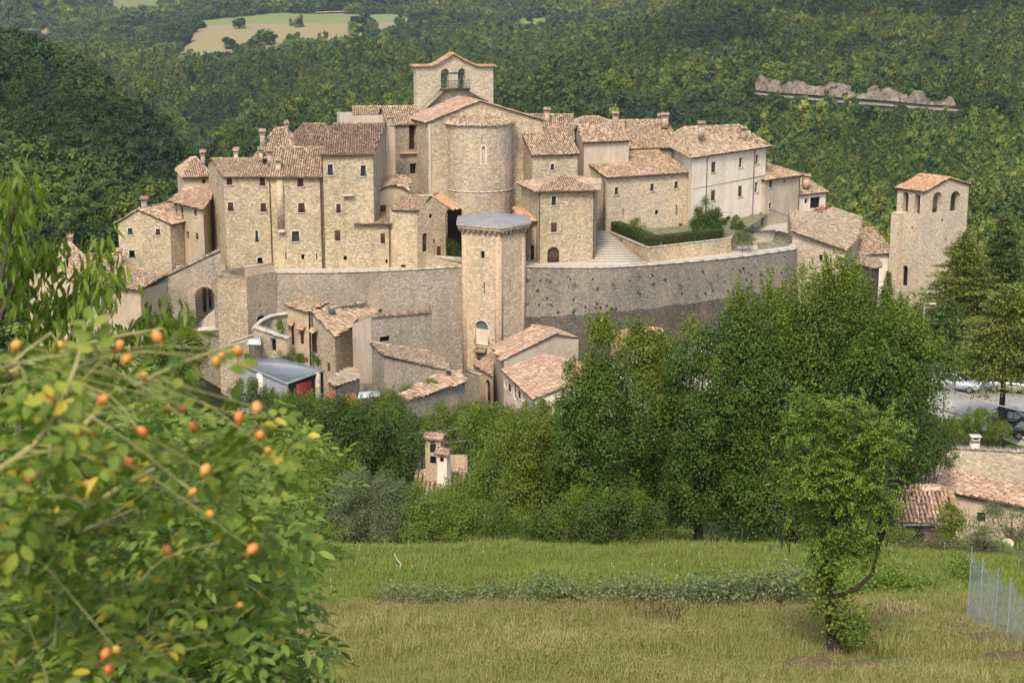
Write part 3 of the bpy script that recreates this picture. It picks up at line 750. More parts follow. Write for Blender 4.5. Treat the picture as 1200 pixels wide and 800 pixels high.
# columns: before arch, arch, after
S = [0, ar['s0'] - .01, ar['s1'] + .01, w0.L]
topz = lambda s: za + (zb_ - za) * (s - sa) / (sb - sa)
for i in range(3):
    a, b = S[i], S[i + 1]; ww = Wall(w0.p(a, 0, 0), w0.p(b, 0, 0))
    ops = []
    if i == 1: o = dict(ar); o['s0'], o['s1'] = .03, ww.L - .03; ops = [o]
    build_wall(mb, ww, zbw, [(0, topz(a)), (1, topz(b))], ops)
    mb.slab([ww.p(0, 0, topz(a)), ww.p(ww.L, 0, topz(b)), ww.p(ww.L, -1.2, topz(b)), ww.p(0, -1.2, topz(a))], .3)
mb.obj('wall_face', M['stone_mid'], rw)
c = MB(); n_ = 30
for i in range(n_):
    a, b = w0.L * i / n_, w0.L * (i + 1) / n_; wbox(c, w0, a + .01, b - .01, -1.1, .12, topz(a) + .01, topz(a) + .15)
c.obj('coping', M['tiles_slab'], rw)
c = MB(); r_ = (ar['s1'] - ar['s0']) / 2; cs = (ar['s0'] + ar['s1']) / 2; cz = ar['z1'] - r_
for i in range(15):
    t0, t1 = math.pi * i / 15 + .02, math.pi * (i + 1) / 15 - .02
    pts = [(cs - (r_ + q) * math.cos(t), cz + (r_ + q) * math.sin(t)) for q, t in ((0, t0), (.35, t0), (.35, t1), (0, t1))]
    c.slab([w0.p(s, .05, z) for s, z in pts], .06, (0, 1, 0))
c.obj('arch_ring', M['stone'], rw)
# passage seen through the arch: sunny back wall, door and steps
sb_ = MB(); sb_.poly([w0.p(ar['s0'] - 2, -4, ar['z0'] - 1), w0.p(ar['s1'] + 3, -4, ar['z0'] - 1), w0.p(ar['s1'] + 3, -4, ar['z1'] + 2), w0.p(ar['s0'] - 2, -4, ar['z1'] + 2)])
sb_.obj('passage_wall', M['plaster_warm'], rw)
sb_ = MB(); wbox(sb_, w0, ar['s0'] + .9, ar['s0'] + 1.3, -3.99, -3.8, ar['z0'] + 1.2, ar['z1'] - .6); wbox(sb_, w0, ar['s0'] + 1.6, ar['s0'] + 1.9, -3.99, -3.8, ar['z0'] + 1.6, ar['z1'] - .4); sb_.obj('passage_door', M['wood'], rw)
sb_ = MB()
wbox(sb_, w0, ar['s0'] - 1, ar['s1'] + 2, -4, .05, ar['z0'] - .4, ar['z0'] + .02)
for k in range(7): wbox(sb_, w0, ar['s1'] - .2 - .3 * k, ar['s1'] + 2.2, -3.9 + .0 * k, -1.4, ar['z0'] + .25 * (6 - k) - .0, ar['z0'] + .25 * (6 - k) + .24)
sb_.obj('passage_steps', M['coping'], rw)
# bastion blocks
zt1 = zat(331, 180.5)
A, B = G(254, 180.5, zt1), G(289, 179.2, zt1); C, D = back(A, B, 8)
house('bastion', 'pale square bastion of even stone between the arch and the shaded buttress', 'bastion', [A, B, C, D], zat(398, 181), zat(326, 180), ('flat',), {}, mat='stone')
zt1 = zat(325, 179.6)
A, B = G(289.3, 179.3, zt1), G(323.5, 182.6, zt1); C, D = back(A, B, 5)
bs, _, _ = house('buttress', 'grey angled buttress with a small arched drain, at the end of the long rampart', 'bastion', [A, B, C, D], zat(405, 181), zat(321, 181), ('flat',), {0: [W_(306, 374, 11, 9, 'dark', arch=True, surround=False), W_(305, 357, 1.5, 7, 'dark', surround=False)]}, mat='stone_mid')
A, B = G(287, 181.2, zt1), G(322, 183.2, zt1); C, D = back(A, B, .8)
pz = zat(312, 182)
b = MB(); w = Wall(A, B)
b.poly([w.p(0, 0, zat(326, 181)), w.p(w.L, 0, zat(321, 183)), w.p(w.L, 0, zat(308.5, 183)), w.p(0, 0, zat(313, 181))])
b.slab([w.p(0, 0.02, zat(313, 181)), w.p(w.L, 0.02, zat(308.5, 183)), w.p(w.L, -.6, zat(308.5, 183)), w.p(0, -.6, zat(313, 181))], .15)
b.obj('parapet', M['plaster_warm'], bs)

# ---- small houses in front of the church ----------------------------------------------------------
zS3 = zat(262, 186.5)
A, B = G(416.5, 186.6, zS3), G(457, 187, zS3); C, D = back(A, B, 4)
s3, rs3, _ = house('lean_to_house', 'low stone house with a shallow brown roof and one red shutter, beside a downpipe', 'house', [A, B, C, D], Z0 - 1, zS3, ('shed', zat(254.5, 190.6), 'f'), {0: [W_(448.6, 279.5, 5, 12, 'shutter', surround=False), W_(453, 306, 2.5, 5, 'dark')]}, roofmat='tiles_slab', mat='stone', pipes=((0, .97),))
zS2 = zat(245.5, 186.8)
A, B = G(457.2, 187.2, zS2), G(488.5, 186.6, zS2); C = G(507, 196, zS2); D = (A[0] + C[0] - B[0], A[1] + C[1] - B[1])
ap = P(507, 229.5, 192); 
U = [P(459, 245.5, 187), P(489, 247.5, 186.2), ap, P(468, 229, 193)]
s2, rs2, _ = house('stone_house', 'stone house with an orange patched roof folded over two slopes, in front of the church', 'house', [A, B, C, D], Z0 - 1, zS2 - .1, ('custom', [U], [(U[3], ap)], {}), {0: [W_(472.5, 313, 5, 5.5, 'dark')]}, mat='stone', roofmat='tiles')
zg = zat(247, 187.2)
A, B = (B[0] + .02, B[1] + .02), G(523, 189.5, zg); C, D = back(A, B, 6)
U = [ap, P(486.5, 246.5, 186.3), P(527, 249.5, 188.6), P(541, 242, 192)]
U = [P(507, 229.5, 190), P(529, 247, 188.7), P(541, 243, 194), P(515, 226, 196)]
w = Wall(A, B); mz = lambda px, py: w.hit(px, py)[1]
s2b, rs2b, _ = house('gabled_house', 'gabled stone house with a narrow black arched doorway and one square window', 'house', [A, B, C, D], Z0 - 1, zg, ('custom', [U], [(U[0], U[3])], {0: [(0, mz(489, 246)), (.53, mz(507, 233)), (1, mz(523, 247.5))], 1: [(0, mz(523, 247.5)), (1, mz(523, 247.5))], 3: [(0, zg), (1, mz(489, 246))]}),
    {0: [W_(498, 284, 6, 22, 'archdoor', arch=True, surround=False), W_(505, 253.3, 4, 5, 'dark'), W_(509, 283, 2.5, 5, 'dark'), W_(514.3, 294, 5, 11, 'shutter', surround=False, sill=False)]}, mat='stone', roofmat='tiles_orange', pipes=((0, .97),))
# near-black sheet paints the shade of the opening under the eave
b = MB(); q0, q1 = G(524, 192.2, zg), G(541, 194, zg); w = Wall(q0, q1); b.poly([w.p(0, 0, zat(310, 190)), w.p(w.L, 0, zat(310, 190)), w.p(w.L, 0, zat(244, 194)), w.p(0, 0, zat(246, 192))]); b.obj('opening_shade_sheet', M['interior'], s2b)
zS1 = zat(228, 192)
A, B = G(437.5, 191.5, zS1), G(478, 192.5, zS1); C, D = back(A, B, 8)
w = Wall(A, B); hz = lambda px, py: w.hit(px, py)[1]
fr = lambda px: w.hit(px, 240)[0] / w.L
arcp = [(0, hz(438, 229)), (.22, hz(447, 222)), (.36, hz(452, 219)), (.5, hz(458, 217.5)), (.63, hz(464, 217.7)), (.75, hz(468, 218.8)), (.88, hz(473, 221)), (1, hz(478, 224))]
dv = Vector((-(B[1] - A[1]), B[0] - A[0], 0)).normalized() * 5
pls = []
for (f0, z0_), (f1, z1_) in zip(arcp[:-1], arcp[1:]):
    a_, b_ = w.p(f0 * w.L, .25, z0_ + .05), w.p(f1 * w.L, .25, z1_ + .05)
    pls.append([Vector(a_), Vector(b_), Vector(b_) + dv + Vector((1.4, 0, .7)), Vector(a_) + dv + Vector((1.4, 0, .7))])
house('vaulted_house', 'small house with a curved barrel roof and a little red window', 'house', [A, B, C, D], Z0 - 1, zS1, ('custom', pls, [], {0: arcp}), {0: [W_(448.8, 244.5, 7, 8, 'shutter', surround=False)]}, mat='plaster_warm', roofmat='tiles', pipes=((0, .02),))
A, B = G(497, 190.5, zS1), G(541, 190.0, zS1)
lw = MB(); w = Wall(G(491, 187.2, Z0), G(542, 188.6, Z0)); lw.poly([w.p(0, 0, Z0 - .2), w.p(w.L, 0, Z0 - .2), w.p(w.L, 0, zat(309, 188.6)), w.p(0, 0, zat(296, 187.2))])
lw.slab([w.p(0, .05, zat(295.5, 187.2)), w.p(w.L, .05, zat(308, 188.6)), w.p(w.L, -.5, zat(308, 188.6)), w.p(0, -.5, zat(295.5, 187.2))], .12)
o = lw.obj('parapet_wall', M['stone']); tag(o, 'low sloping parapet wall in front of the gabled house with the black doorway', 'wall')
lw = MB(); lw.slab([(w.p(0, -.5, 0)[0], w.p(0, -.5, 0)[1], zat(298, 188)), (w.p(w.L, -.5, 0)[0], w.p(w.L, -.5, 0)[1], zat(300, 190)), (w.p(w.L, -6, 0)[0], w.p(w.L, -6, 0)[1], zat(296, 196)), (w.p(0, -6, 0)[0], w.p(0, -6, 0)[1], zat(296, 193))], 2.0)
tag(lw.obj('upper_pavement', M['coping']), kind='structure')

# ---- the church -----------------------------------------------------------------------------------
zc = zat(143, 198)
A, B = G(501, 198.5, zc), G(636, 204, zc); dN = Vector((B[0] - A[0], B[1] - A[1])).normalized(); nb = Vector((-dN.y, dN.x))
w = Wall(A, B)
C, D = tuple(Vector(B[:2]) + nb * 13), tuple(Vector(A[:2]) + nb * 13)
zap = w.hit(562, 118)[1]; fa = w.hit(562, 118)[0] / w.L
zr_ = w.hit(634, 140.5)[1]
church, rc, Ech = house('church', 'big stone church with a round tiled apse, highest building of the town', 'church', [A, B, C, D], zat(262, 199), zc, ('gy', zap, fa, zr_), {}, mat='stone_apse', roofmat='tiles_pink', oh=.35, ov=.25)
for px in (500.5,):
    b = MB(); b.tube([w.p(.25, .1, zc - .3), w.p(.25, .1, zat(230, 198))], .11, 6); b.obj('drainpipe', M['trim'], church)
# apse: thirteen facets, each a real wall; the middle one holds the round-headed window
ca, cz_ = w.hit(561.5, 150)[0], None; R = 4.15; nseg = 15
zta = zat(146.5, 196.3); zba = zat(262, 196)
ab = MB(); apts = []
for k in range(nseg + 1):
    t = math.pi * k / nseg; s = ca - R * math.cos(t); o_ = R * math.sin(t) * .95
    apts.append(w.p(s, o_, 0))
for k in range(nseg):
    f_ = Wall(apts[k], apts[k + 1]); ops = []
    if k == 6: ops = [dict(s0=.22, s1=f_.L - .22, z0=zat(193, 196.3), z1=zat(172, 196.3), arch=True, reveal=.35, kind='glass', surround=False, sill=False)]
    ops = build_wall(ab, f_, zba, [(0, zta), (1, zta)], ops)
    if ops:
        wn = MB(); o = ops[0]; wn.poly(shape_poly(f_, o, -.3)); wo = wn.obj('window', M['plaster_grey'], church)
        wn = MB(); o2 = dict(o); 
        oo = dict(o, s0=o['s0'] - .2, s1=o['s1'] + .2, z1=o['z1'] + .2, z0=o['z0'] - .15)
        a_out = [(oo['s0'], oo['z0'])] + arc_pts(oo['s0'], oo['s1'], oo['z1']) + [(oo['s1'], oo['z0'])]; a_in = [(o['s0'], o['z0'])] + arc_pts(o['s0'], o['s1'], o['z1']) + [(o['s1'], o['z0'])]
        for q in range(len(a_in) - 1): wn.poly([f_.p(a_in[q][0], .03, a_in[q][1]), f_.p(a_out[q][0], .03, a_out[q][1]), f_.p(a_out[q + 1][0], .03, a_out[q + 1][1]), f_.p(a_in[q + 1][0], .03, a_in[q + 1][1])])
        wbox(wn, f_, oo['s0'], oo['s1'], 0, .05, oo['z0'], o['z0']); wn.obj('surround', M['trim'], wo)
apo = ab.obj('apse', M['stone_apse'], church)
cb = MB(); sc = MB()
zce = zat(135.5, 200.3)
for k in range(nseg):
    tp = []
    for j in (k, k + 1):
        t = math.pi * j / nseg; s = ca - R * 1.07 * math.cos(t); o_ = R * 1.07 * math.sin(t) * .95
        tp.append((Vector(w.p(s, o_, zta - .08)), Vector(w.p(ca - R * .86 * math.cos(t), .03, zce))))
    tile_plane(cb, [tp[0][0], tp[1][0], tp[1][1], tp[0][1]]); sc.slab([tp[0][0], tp[1][0], tp[1][1], tp[0][1]], .14)
    f_ = Wall(apts[k], apts[k + 1]); zs_ = zat(226.5, 196.5)
    wbox(sc, f_, 0, f_.L, .0, .07, zs_, zs_ + .14)
ar_ = cb.obj('apse_roof', M['tiles'], apo); sc.obj('cornice', M['trim'], apo)
# bell gable
zt_ = zat(78, 208); A, B = G(487.5, 206.5, zt_), G(578, 210.2, zt_); w = Wall(A, B); T = 1.1
bg = MB(); hh = lambda px, py: w.hit(px, py)[1]; ff = lambda px: w.hit(px, 90)[0] / w.L
prof = [(0, hh(488, 79)), (ff(505), hh(505, 79)), (ff(511), hh(511, 77)), (ff(520), hh(520, 71.5)), (ff(531), hh(531, 64.5)), (ff(542), hh(542, 71)), (ff(554), hh(554, 77)), (ff(560), hh(560, 79)), (1, hh(577, 79))]
ops = [resolve(w, W_(521.5, 91.5, 9.5, 25, 'through', arch=True, reveal=T)), resolve(w, W_(541, 91.5, 8.5, 25, 'through', arch=True, reveal=T))]
zbg = zat(165, 208)
build_wall(bg, w, zbg, prof, ops)
w2 = Wall(w.p(w.L, -T, 0), w.p(0, -T, 0)); 
ops2 = [dict(o, s0=w.L - o['s1'], s1=w.L - o['s0'], reveal=.01) for o in ops]
build_wall(bg, w2, zbg, [(1 - f_, z) for f_, z in reversed(prof)], ops2)
for s in (0, w.L): bg.poly([w.p(s, 0, zbg), w.p(s, -T, zbg), w.p(s, -T, prof[0][1]), w.p(s, 0, prof[0][1])])
bgo = bg.obj('bell_gable', M['stone_pale'], church)
tt = MB(); cs_ = MB()
for (f0, z0_), (f1, z1_) in zip(prof[:-1], prof[1:]):
    a_, b_ = f0 * w.L, f1 * w.L
    if f0 == 0: a_ -= .35
    if f1 == 1: b_ += .35
    q = [w.p(a_, .25, z0_ + .02), w.p(b_, .25, z1_ + .02), w.p(b_, -T - .25, z1_ + .02), w.p(a_, -T - .25, z0_ + .02)]
    cs_.slab([Vector(p) + Vector((0, 0, .16)) for p in q], .15)
    L = math.hypot(b_ - a_, z1_ - z0_); m_ = max(1, round(L / .26)); flat = abs(z1_ - z0_) < .02
    for i in range(m_):
        t0 = i / m_; t1 = (i + 1) / m_; sa_, sb2 = a_ + (b_ - a_) * t0, a_ + (b_ - a_) * t1; zz0 = z0_ + (z1_ - z0_) * t0 + .18; zz1 = z0_ + (z1_ - z0_) * t1 + .18
        mid = (sa_ + sb2) / 2; zz = (zz0 + zz1) / 2
        tt.tube([w.p(mid, .42, zz + .0), w.p(mid, -T / 2, zz + .12), w.p(mid, -T - .42, zz)], .115, 6, cap=True)
tt.obj('gable_tiles', M['tiles_orange'], bgo); cs_.obj('gable_cornice', M['tiles_slab'], bgo)
for o in ops:   # bells hanging in the arches
    b = MB(); cxs = (o['s0'] + o['s1']) / 2; ct = w.p(cxs, -T / 2, o['z0'] + 1.15); prf = [(.02, .62), (.17, .58), (.21, .35), (.26, .15), (.38, 0)]
    rings = []
    for r_, z_ in prf:
        for k in range(12): rings.append((ct[0] + r_ * math.cos(k * math.pi / 6), ct[1] + r_ * math.sin(k * math.pi / 6), ct[2] + z_))
    b.add(rings, [(i * 12 + k, i * 12 + (k + 1) % 12, (i + 1) * 12 + (k + 1) % 12, (i + 1) * 12 + k) for i in range(4) for k in range(12)])
    wbox(b, w, o['s0'], o['s1'], -T / 2 - .06, -T / 2 + .06, o['z0'] + 1.75, o['z0'] + 1.87)
    b.obj('bell', M['iron'], bgo)
b = MB(); s0, s1 = ops[0]['s0'] - .1, ops[1]['s1'] + .3; zr0 = ops[0]['z0']
for k in range(19): a_ = s0 + (s1 - s0) * k / 18; wbox(b, w, a_ - .018, a_ + .018, .75, .79, zr0, zr0 + 1.0)
wbox(b, w, s0, s1, .75, .80, zr0 + 1.0, zr0 + 1.05); 
for q in (s0, s1): wbox(b, w, q - .02, q + .02, 0, .8, zr0 + 1.0, zr0 + 1.05)
wbox(b, w, s0 - .1, s1 + .1, 0, .9, zr0 - .12, zr0 - .003)
wbox(b, w, ops[0]['s1'] - .1, ops[1]['s0'] + .1, .0, .1, ops[0]['z1'] - .6, ops[0]['z1'] - .5)
b.obj('railing', M['iron'], bgo)
# stair strings that climb to the bells on both sides
b = MB()
sl, zl_ = w.hit(494, 127); sr, _ = w.hit(521, 106)
b.slab([w.p(sl, .9, zl_), w.p(s0, .9, zr0 - .15), w.p(s0, 0.01, zr0 - .15), w.p(sl, 0.01, zl_)], .35)
sr2, zr2_ = w.hit(570, 118)
b.obj('stair', M['stone_mid'], bgo); b = MB()
b.slab([w.p(s1, .9, zr0 - .15), w.p(sr2, .9, zr2_), w.p(sr2, 0.01, zr2_), w.p(s1, 0.01, zr0 - .15)], .3)
b.obj('stair', M['stone_mid'], bgo)

# ---- the polygonal tower --------------------------------------------------------------------------
YT = 184.0
zt_ = zat(268, YT); V_ = [G(541, 185.6, zt_), G(585, 183.2, zt_), G(616, 186.3, zt_)]
ctr = Vector((xat(578.5, 188.4, zt_), 188.4))
V_ += [tuple(ctr * 2 - Vector(V_[0])), tuple(ctr * 2 - Vector(V_[1])), tuple(ctr * 2 - Vector(V_[2]))]
zbt = zat(492, 184); zct = zat(270, YT)
tw = thing('watchtower', 'tall pale polygonal watchtower with a flat grey metal roof, in front of the ramparts', 'tower', (ctr.x, ctr.y, zbt))
TW = {0: [W_(565.5, 298.5, 4.5, 8.5, 'dark', surround=False), W_(564.5, 389.5, 15, 27, 'plaque', arch=True, reveal=.25, surround=False), W_(567.5, 335, 1.6, 9, 'dark', surround=False), W_(567.5, 341.5, 1.6, 3, 'dark', surround=False)],
      1: [W_(598, 333, 1.6, 10, 'dark', surround=False), W_(598, 340, 1.6, 3, 'dark', surround=False)]}
mb = MB(); qb = MB()
for i in range(6):
    w = Wall(V_[i], V_[(i + 1) % 6])
    ops = build_wall(mb, w, zbt, zct, [resolve(w, o) for o in TW.get(i, [])])
    for o in ops:
        if o['kind'] == 'plaque':
            b = MB(); b.poly(shape_poly(w, o, -.22)); pq = b.obj('clock_niche', M['plaster_white'], tw)
            b = MB(); r_ = (o['s1'] - o['s0']) / 2 - .08; c_ = (o['s0'] + o['s1']) / 2; zc_ = o['z1'] - r_ - .1
            b.poly([w.p(c_ - r_, -.2, zc_ - .1), w.p(c_ + r_, -.2, zc_ - .1)] + [w.p(c_ + r_ * math.cos(math.pi * k / 10), -.2, zc_ + r_ * math.sin(math.pi * k / 10)) for k in range(11)]); b.obj('lunette', m_ := m_plain('green_grey_lunette', (.10, .14, .12, 1), .6), pq)
            b = MB(); a_in = [(o['s0'], o['z0'])] + arc_pts(o['s0'], o['s1'], o['z1']) + [(o['s1'], o['z0'])]; g_ = .14
            a_out = [(o['s0'] - g_, o['z0'])] + arc_pts(o['s0'] - g_, o['s1'] + g_, o['z1'] + g_) + [(o['s1'] + g_, o['z0'])]
            for q in range(len(a_in) - 1): b.slab([w.p(a_in[q][0], .04, a_in[q][1]), w.p(a_out[q][0], .04, a_out[q][1]), w.p(a_out[q + 1][0], .04, a_out[q + 1][1]), w.p(a_in[q + 1][0], .04, a_in[q + 1][1])], .05, tuple(-w.n) + (0,))
            wbox(b, w, o['s0'] - g_, o['s1'] + g_, 0, .07, o['z0'] - .12, o['z0']); b.obj('surround', M['trim'], pq)
        else: fit_window(tw, w, o)
    # pinkish corner strips
    for s0, s1 in ((0.0, .62), (w.L - .62, w.L)): wbox(qb, w, s0, s1, .0, .015, zbt, zct - .5)
mb.obj('shaft', M['stone_ashlar'], tw); qb.obj('corner_strip', M['brickish'], tw)
def offp(V, d, z):
    out = []
    for v in V:
        q = Vector(v[:2]) - ctr; out.append(Vector((*(ctr + q * (1 + d / q.length)), z)))
    return out
cb = MB()
for i in range(6):   # corbels
    w = Wall(V_[i], V_[(i + 1) % 6]); m_ = 7
    for k in range(m_):
        s = w.L * (k + .5) / m_
        wbox(cb, w, s - .13, s + .13, 0, .38, zct - .28, zct); wbox(cb, w, s - .11, s + .11, 0, .2, zct - .5, zct - .283)
cb.obj('corbel', M['stone_ashlar'], tw)
cb = MB(); cb.slab(offp(V_, .55, zct + .38), .375); cb.slab(offp(V_, .72, zct + .50), .117); cb.obj('cornice', M['stone_pale'], tw)
cb = MB(); top = offp(V_, .62, zct + .62); apx = Vector((ctr.x, ctr.y, zct + .95))
for i in range(6): cb.poly([top[i], top[(i + 1) % 6], apx])
cb.slab(top, .1); cb.obj('tower_roof', M['metal_roof'], tw)
cb = MB()
for i in range(6): cb.tube([top[i] + Vector((0, 0, .03)), apx + Vector((0, 0, .03))], .05, 5)
cb.obj('roof_seam', M['metal_roof'], tw)
w = Wall(V_[0], V_[1]); b = MB(); s_, z_ = w.hit(565, 412); 
q = [w.p(s_ - .8, .02, z_ + .5), w.p(s_ + .7, .02, z_ + .5), w.p(s_ + .7, .7, z_ + .1), w.p(s_ - .8, .7, z_ + .1)]; b.slab(q, .08); wbox(b, w, s_ - .5, s_ + .3, .0, .25, z_ - 1.0, z_ + .2)
b.obj('shrine_hood', M['tiles_brown'], tw)

# ---- houses right of the church -------------------------------------------------------------------
zT = zat(221, 190)
A, B = G(631, 190, zT), G(697, 191, zT); D = G(611, 197, zT); C = G(700, 200, zT)
t1, rt1, _ = house('hipped_house', 'square stone house with a hipped tile roof and an arched wooden door on the terrace', 'house', [A, B, C, D], Z0 - 1, zT, ('hip', zat(206, 194.5), .42),
    {0: [W_(649, 235.5, 6, 12, 'glass'), W_(649, 266.5, 6.5, 11.5, 'shutter_brown'), W_(648.5, 299.5, 14, 20, 'archdoor', arch=True, surround=False, sill=False), W_(649, 283, 1.5, 1.5, 'dark', surround=False)],
     }, mat='stone', roofmat='tiles', pipes=((0, .015), (0, .985)), oh=.6)
zq = zat(258, 193)
A, B = G(614, 192.3, zq), G(631, 190.6, zq); C, D = G(634, 196, zq), G(600, 199, zq)
U = [P(608, 260.5, 191.6), P(630, 259, 190.2), P(630, 247, 194), P(600, 241, 198)]
house('annex_house', 'small annex with an orange roof and a brown door, wedged between tower and hipped house', 'house', [A, B, C, D], Z0 - 1, zq, ('custom', [U], [], {}), {0: [W_(623, 296, 6, 17, 'door', surround=False, sill=False)]}, mat='stone_pale', roofmat='tiles_orange')
zT2 = zat(180, 199)
A, B = G(624, 199, zT2), G(677, 200.5, zT2); C, D = back(A, B, 9)
t2, rt2, _ = house('upper_house', 'stone house rising behind the hipped roof, one small square window beside the church', 'house', [A, B, C, D], Z0, zT2, ('gx', zat(151, 204), .6), {0: [W_(647.3, 196, 5, 8, 'glass')]}, mat='stone_apse', roofmat='tiles')
m, r_, _ = bhouse('house with broad sagging roof and one chimney, touching the church wall', 624, 672, 162, 134.5, 209, 11, .5, 'tiles', kind='gx')
p = P(641, 137, 213); chimney(r_, p.x, p.y, p.z, .8, .8, .7, mat='brickish')
m, r_, _ = bhouse('house whose ridge shows as a low tiled hump behind the small gabled dormer house', 668, 722, 150, 137, 216, 9, .35, 'tiles', kind='hip')
p = P(721, 139, 214); chimney(r_, p.x, p.y, p.z, .9, .4, .8, mat='brickish')
zq = zat(164, 208); A, B = G(684.5, 207, zq), G(737, 209.5, zq); D = G(672, 213, zq); C = (B[0] + D[0] - A[0], B[1] + D[1] - A[1])
t4, rt4, _ = house('dormer_house', 'small house with a neat ribbed roof and pale side gable amid the roofs', 'house', [A, B, C, D], zq - 5, zq, ('gx', zat(146, 211), .55), {}, mat='plaster_grey', roofmat='tiles')
m, r_, _ = bhouse('house with the largest brown roof slope, behind the long house above the hedge', 733, 800, 173, 141.5, 217, 14, .5, 'tiles', kind='gx', dy=2)
p = P(779, 143, 223); chimney(r_, p.x, p.y, p.z, 1.1, .9, .8, mat='brickish'); p = P(773.5, 143, 224); chimney(r_, p.x, p.y, p.z, .7, .7, .6, mat='stone_mid')
aerial(r_, *P(733, 143, 222), 1.7)
# long house above the hedge
zR = zat(207, 203); A = G(711, 203, zR); B = GZ(808, 201, zR); Rg = G(676, 211, zR); D = (2 * Rg[0] - A[0], 2 * Rg[1] - A[1]); C = (B[0] + D[0] - A[0], B[1] + D[1] - A[1])
R1h, rR1, _ = house('long_house', 'long stone house above the clipped hedge, with a row of small windows', 'house', [A, B, C, D], zat(292, 203), zR, ('gx', zat(181.5, 211), .5),
    {0: [W_(722.5, 224, 5, 9.5, 'glass'), W_(764.2, 219.7, 5, 9.5, 'glass'), W_(792.5, 217, 5, 9.5, 'glass'), W_(769.8, 249, 4, 5.5, 'dark'), W_(793, 246.5, 2, 11, 'dark'), W_(730.3, 249, 1.5, 9, 'dark'), W_(797.7, 264, 4, 4.5, 'shutter_brown', surround=False, sill=False)]}, mat='stone_pale', roofmat='tiles', pipes=((0, .985), (3, .97)))
p = P(726, 181, 210); chimney(rR1, p.x, p.y, p.z, 1.0, .6, .8, mat='tiles_brown')
# white rendered house
zR2 = zat(183, 206); A = G(811, 206, zR2); B = GZ(898, 169.8, zR2); D = GZ(778, 164, zR2); C = (B[0] + (D[0] - A[0]) * .62, B[1] + (D[1] - A[1]) * .62)
zr = zat(149, 218); q0, q1 = Vector((*GZ(801, 149.5, zr), zr)), Vector((*GZ(866, 146.5, zr), zr))
e = [Vector((*v, zR2)) for v in (A, B, C, D)]; cen = (e[0] + e[1] + e[2] + e[3]) / 4
X = [v + (v - cen) * (.75 / (v - cen).length) + Vector((0, 0, -.2)) for v in e]
R2h, rR2, _ = house('white_house', 'large whitewashed house with a hipped roof and two rows of narrow windows', 'house', [A, B, C, D], zat(300, 206), zR2, ('custom', [[X[0], X[1], q0], [X[1], q1, q0], [X[1], X[2], q1], [X[2], X[3], q0], [X[2], q0, q1], [X[3], X[0], q0]], [(q0, q1), (X[0], q0)], {}),
    {0: [W_(836, 196, 5, 12, 'shutter_brown'), W_(868, 191, 4.5, 12, 'glass'), W_(887, 187, 4, 12, 'glass'), W_(835.7, 229, 5, 12, 'shutter_brown'), W_(867.3, 224, 4.5, 12.5, 'shutter_brown'), W_(886.3, 219.5, 4.5, 13, 'glass'),
         W_(853.3, 266, 7, 26, 'archdoor', arch=True, surround=False, sill=False), W_(891, 252, 3, 7, 'glass'), W_(880, 254, 2, 6, 'dark'), W_(891.5, 277, 4.5, 7, 'dark', arch=True, surround=False, sill=False)]}, mat='plaster_white', roofmat='tiles', pipes=((0, .19), (0, .83)))
p = P(822, 154, 213); chimney(rR2, p.x, p.y, p.z, 1.0, 1.0, .8, mat='plaster_grey'); p = P(871, 158, 219); chimney(rR2, p.x, p.y, p.z, .8, .7, .6, mat='brickish')
# string course on it
w = Wall(A, B); b = MB(); wbox(b, w, .3, w.L, 0, .05, zat(221.5, 206), zat(221.5, 206) + .1); b.obj('string_course', M['coping'], R2h)
zq = zat(209, 219); A = G(897, 219, zq); B = GZ(938, 203.5, zq); C, D = back(A, B, 9)
R3h, r_, _ = house('grey_white_house', 'peeling white house with a tall brown door, lower than the large whitewashed one', 'house', [A, B, C, D], zat(318, 219), zq, ('hip', zat(192, 224), .35),
    {0: [W_(903.2, 215, 3.5, 10, 'shutter_brown', surround=False), W_(919.5, 212, 2, 4, 'dark'), W_(902.5, 241, 3.5, 8, 'glass'), W_(925.2, 252.5, 4, 11, 'glass'), W_(901.5, 272, 5, 17, 'archdoor', arch=True, surround=False, sill=False)]}, mat='plaster_grey', roofmat='tiles', pipes=((0, .97),))
b = MB(); w = Wall(A, B)
s0, z0_ = w.hit(897, 245); s1, z1_ = w.hit(922, 254); b.tube([w.p(s0 + .1, .8, z0_), w.p(s1, .8, z1_)], .04, 5)
for k in range(9): t = k / 8; b.tube([w.p(s0 + .1 + (s1 - s0) * t, .8, z0_ + (z1_ - z0_) * t), w.p(s0 + .1 + (s1 - s0) * t, .8, z0_ + (z1_ - z0_) * t - .9)], .02, 4)
b.obj('stair_rail', M['iron'], R3h)
zq = zat(227, 226); A = G(937, 226, zq); B = G(968, 229, zq); C, D = back(A, B, 7)
R4h, r_, _ = house('roofed_house', 'small house with a red flowered balcony, beyond the peeling white house', 'house', [A, B, C, D], zat(300, 226), zq, ('gx', zat(211.5, 230), .6), {0: [W_(955.5, 237.5, 12, 13, 'dark', surround=False), W_(945, 236, 4, 6, 'dark')]}, mat='plaster_white', roofmat='tiles')
p = P(944.5, 214, 228); chimney(r_, p.x, p.y, p.z, 1.1, .9, .9, mat='brickish')
w = Wall(A, B); b = MB(); s0, z0_ = w.hit(950, 246.5); s1, _ = w.hit(967, 246.5); wbox(b, w, s0, s1, 0, .9, z0_ - .15, z0_)
b.obj('balcony_slab', M['coping'], R4h); fl = MB()
for k in range(140): fl.box(*(lambda x, y, z, r: (x - r, x + r, y - r, y + r, z - r, z + r))(*w.p(rnd.uniform(s0, s1), rnd.uniform(.5, .95), z0_ + abs(rnd.gauss(0, .22))), rnd.uniform(.03, .07)))
fl.obj('geraniums', m_plain('red_geranium', (.38, .05, .03, 1), .8, .5, 9), R4h)
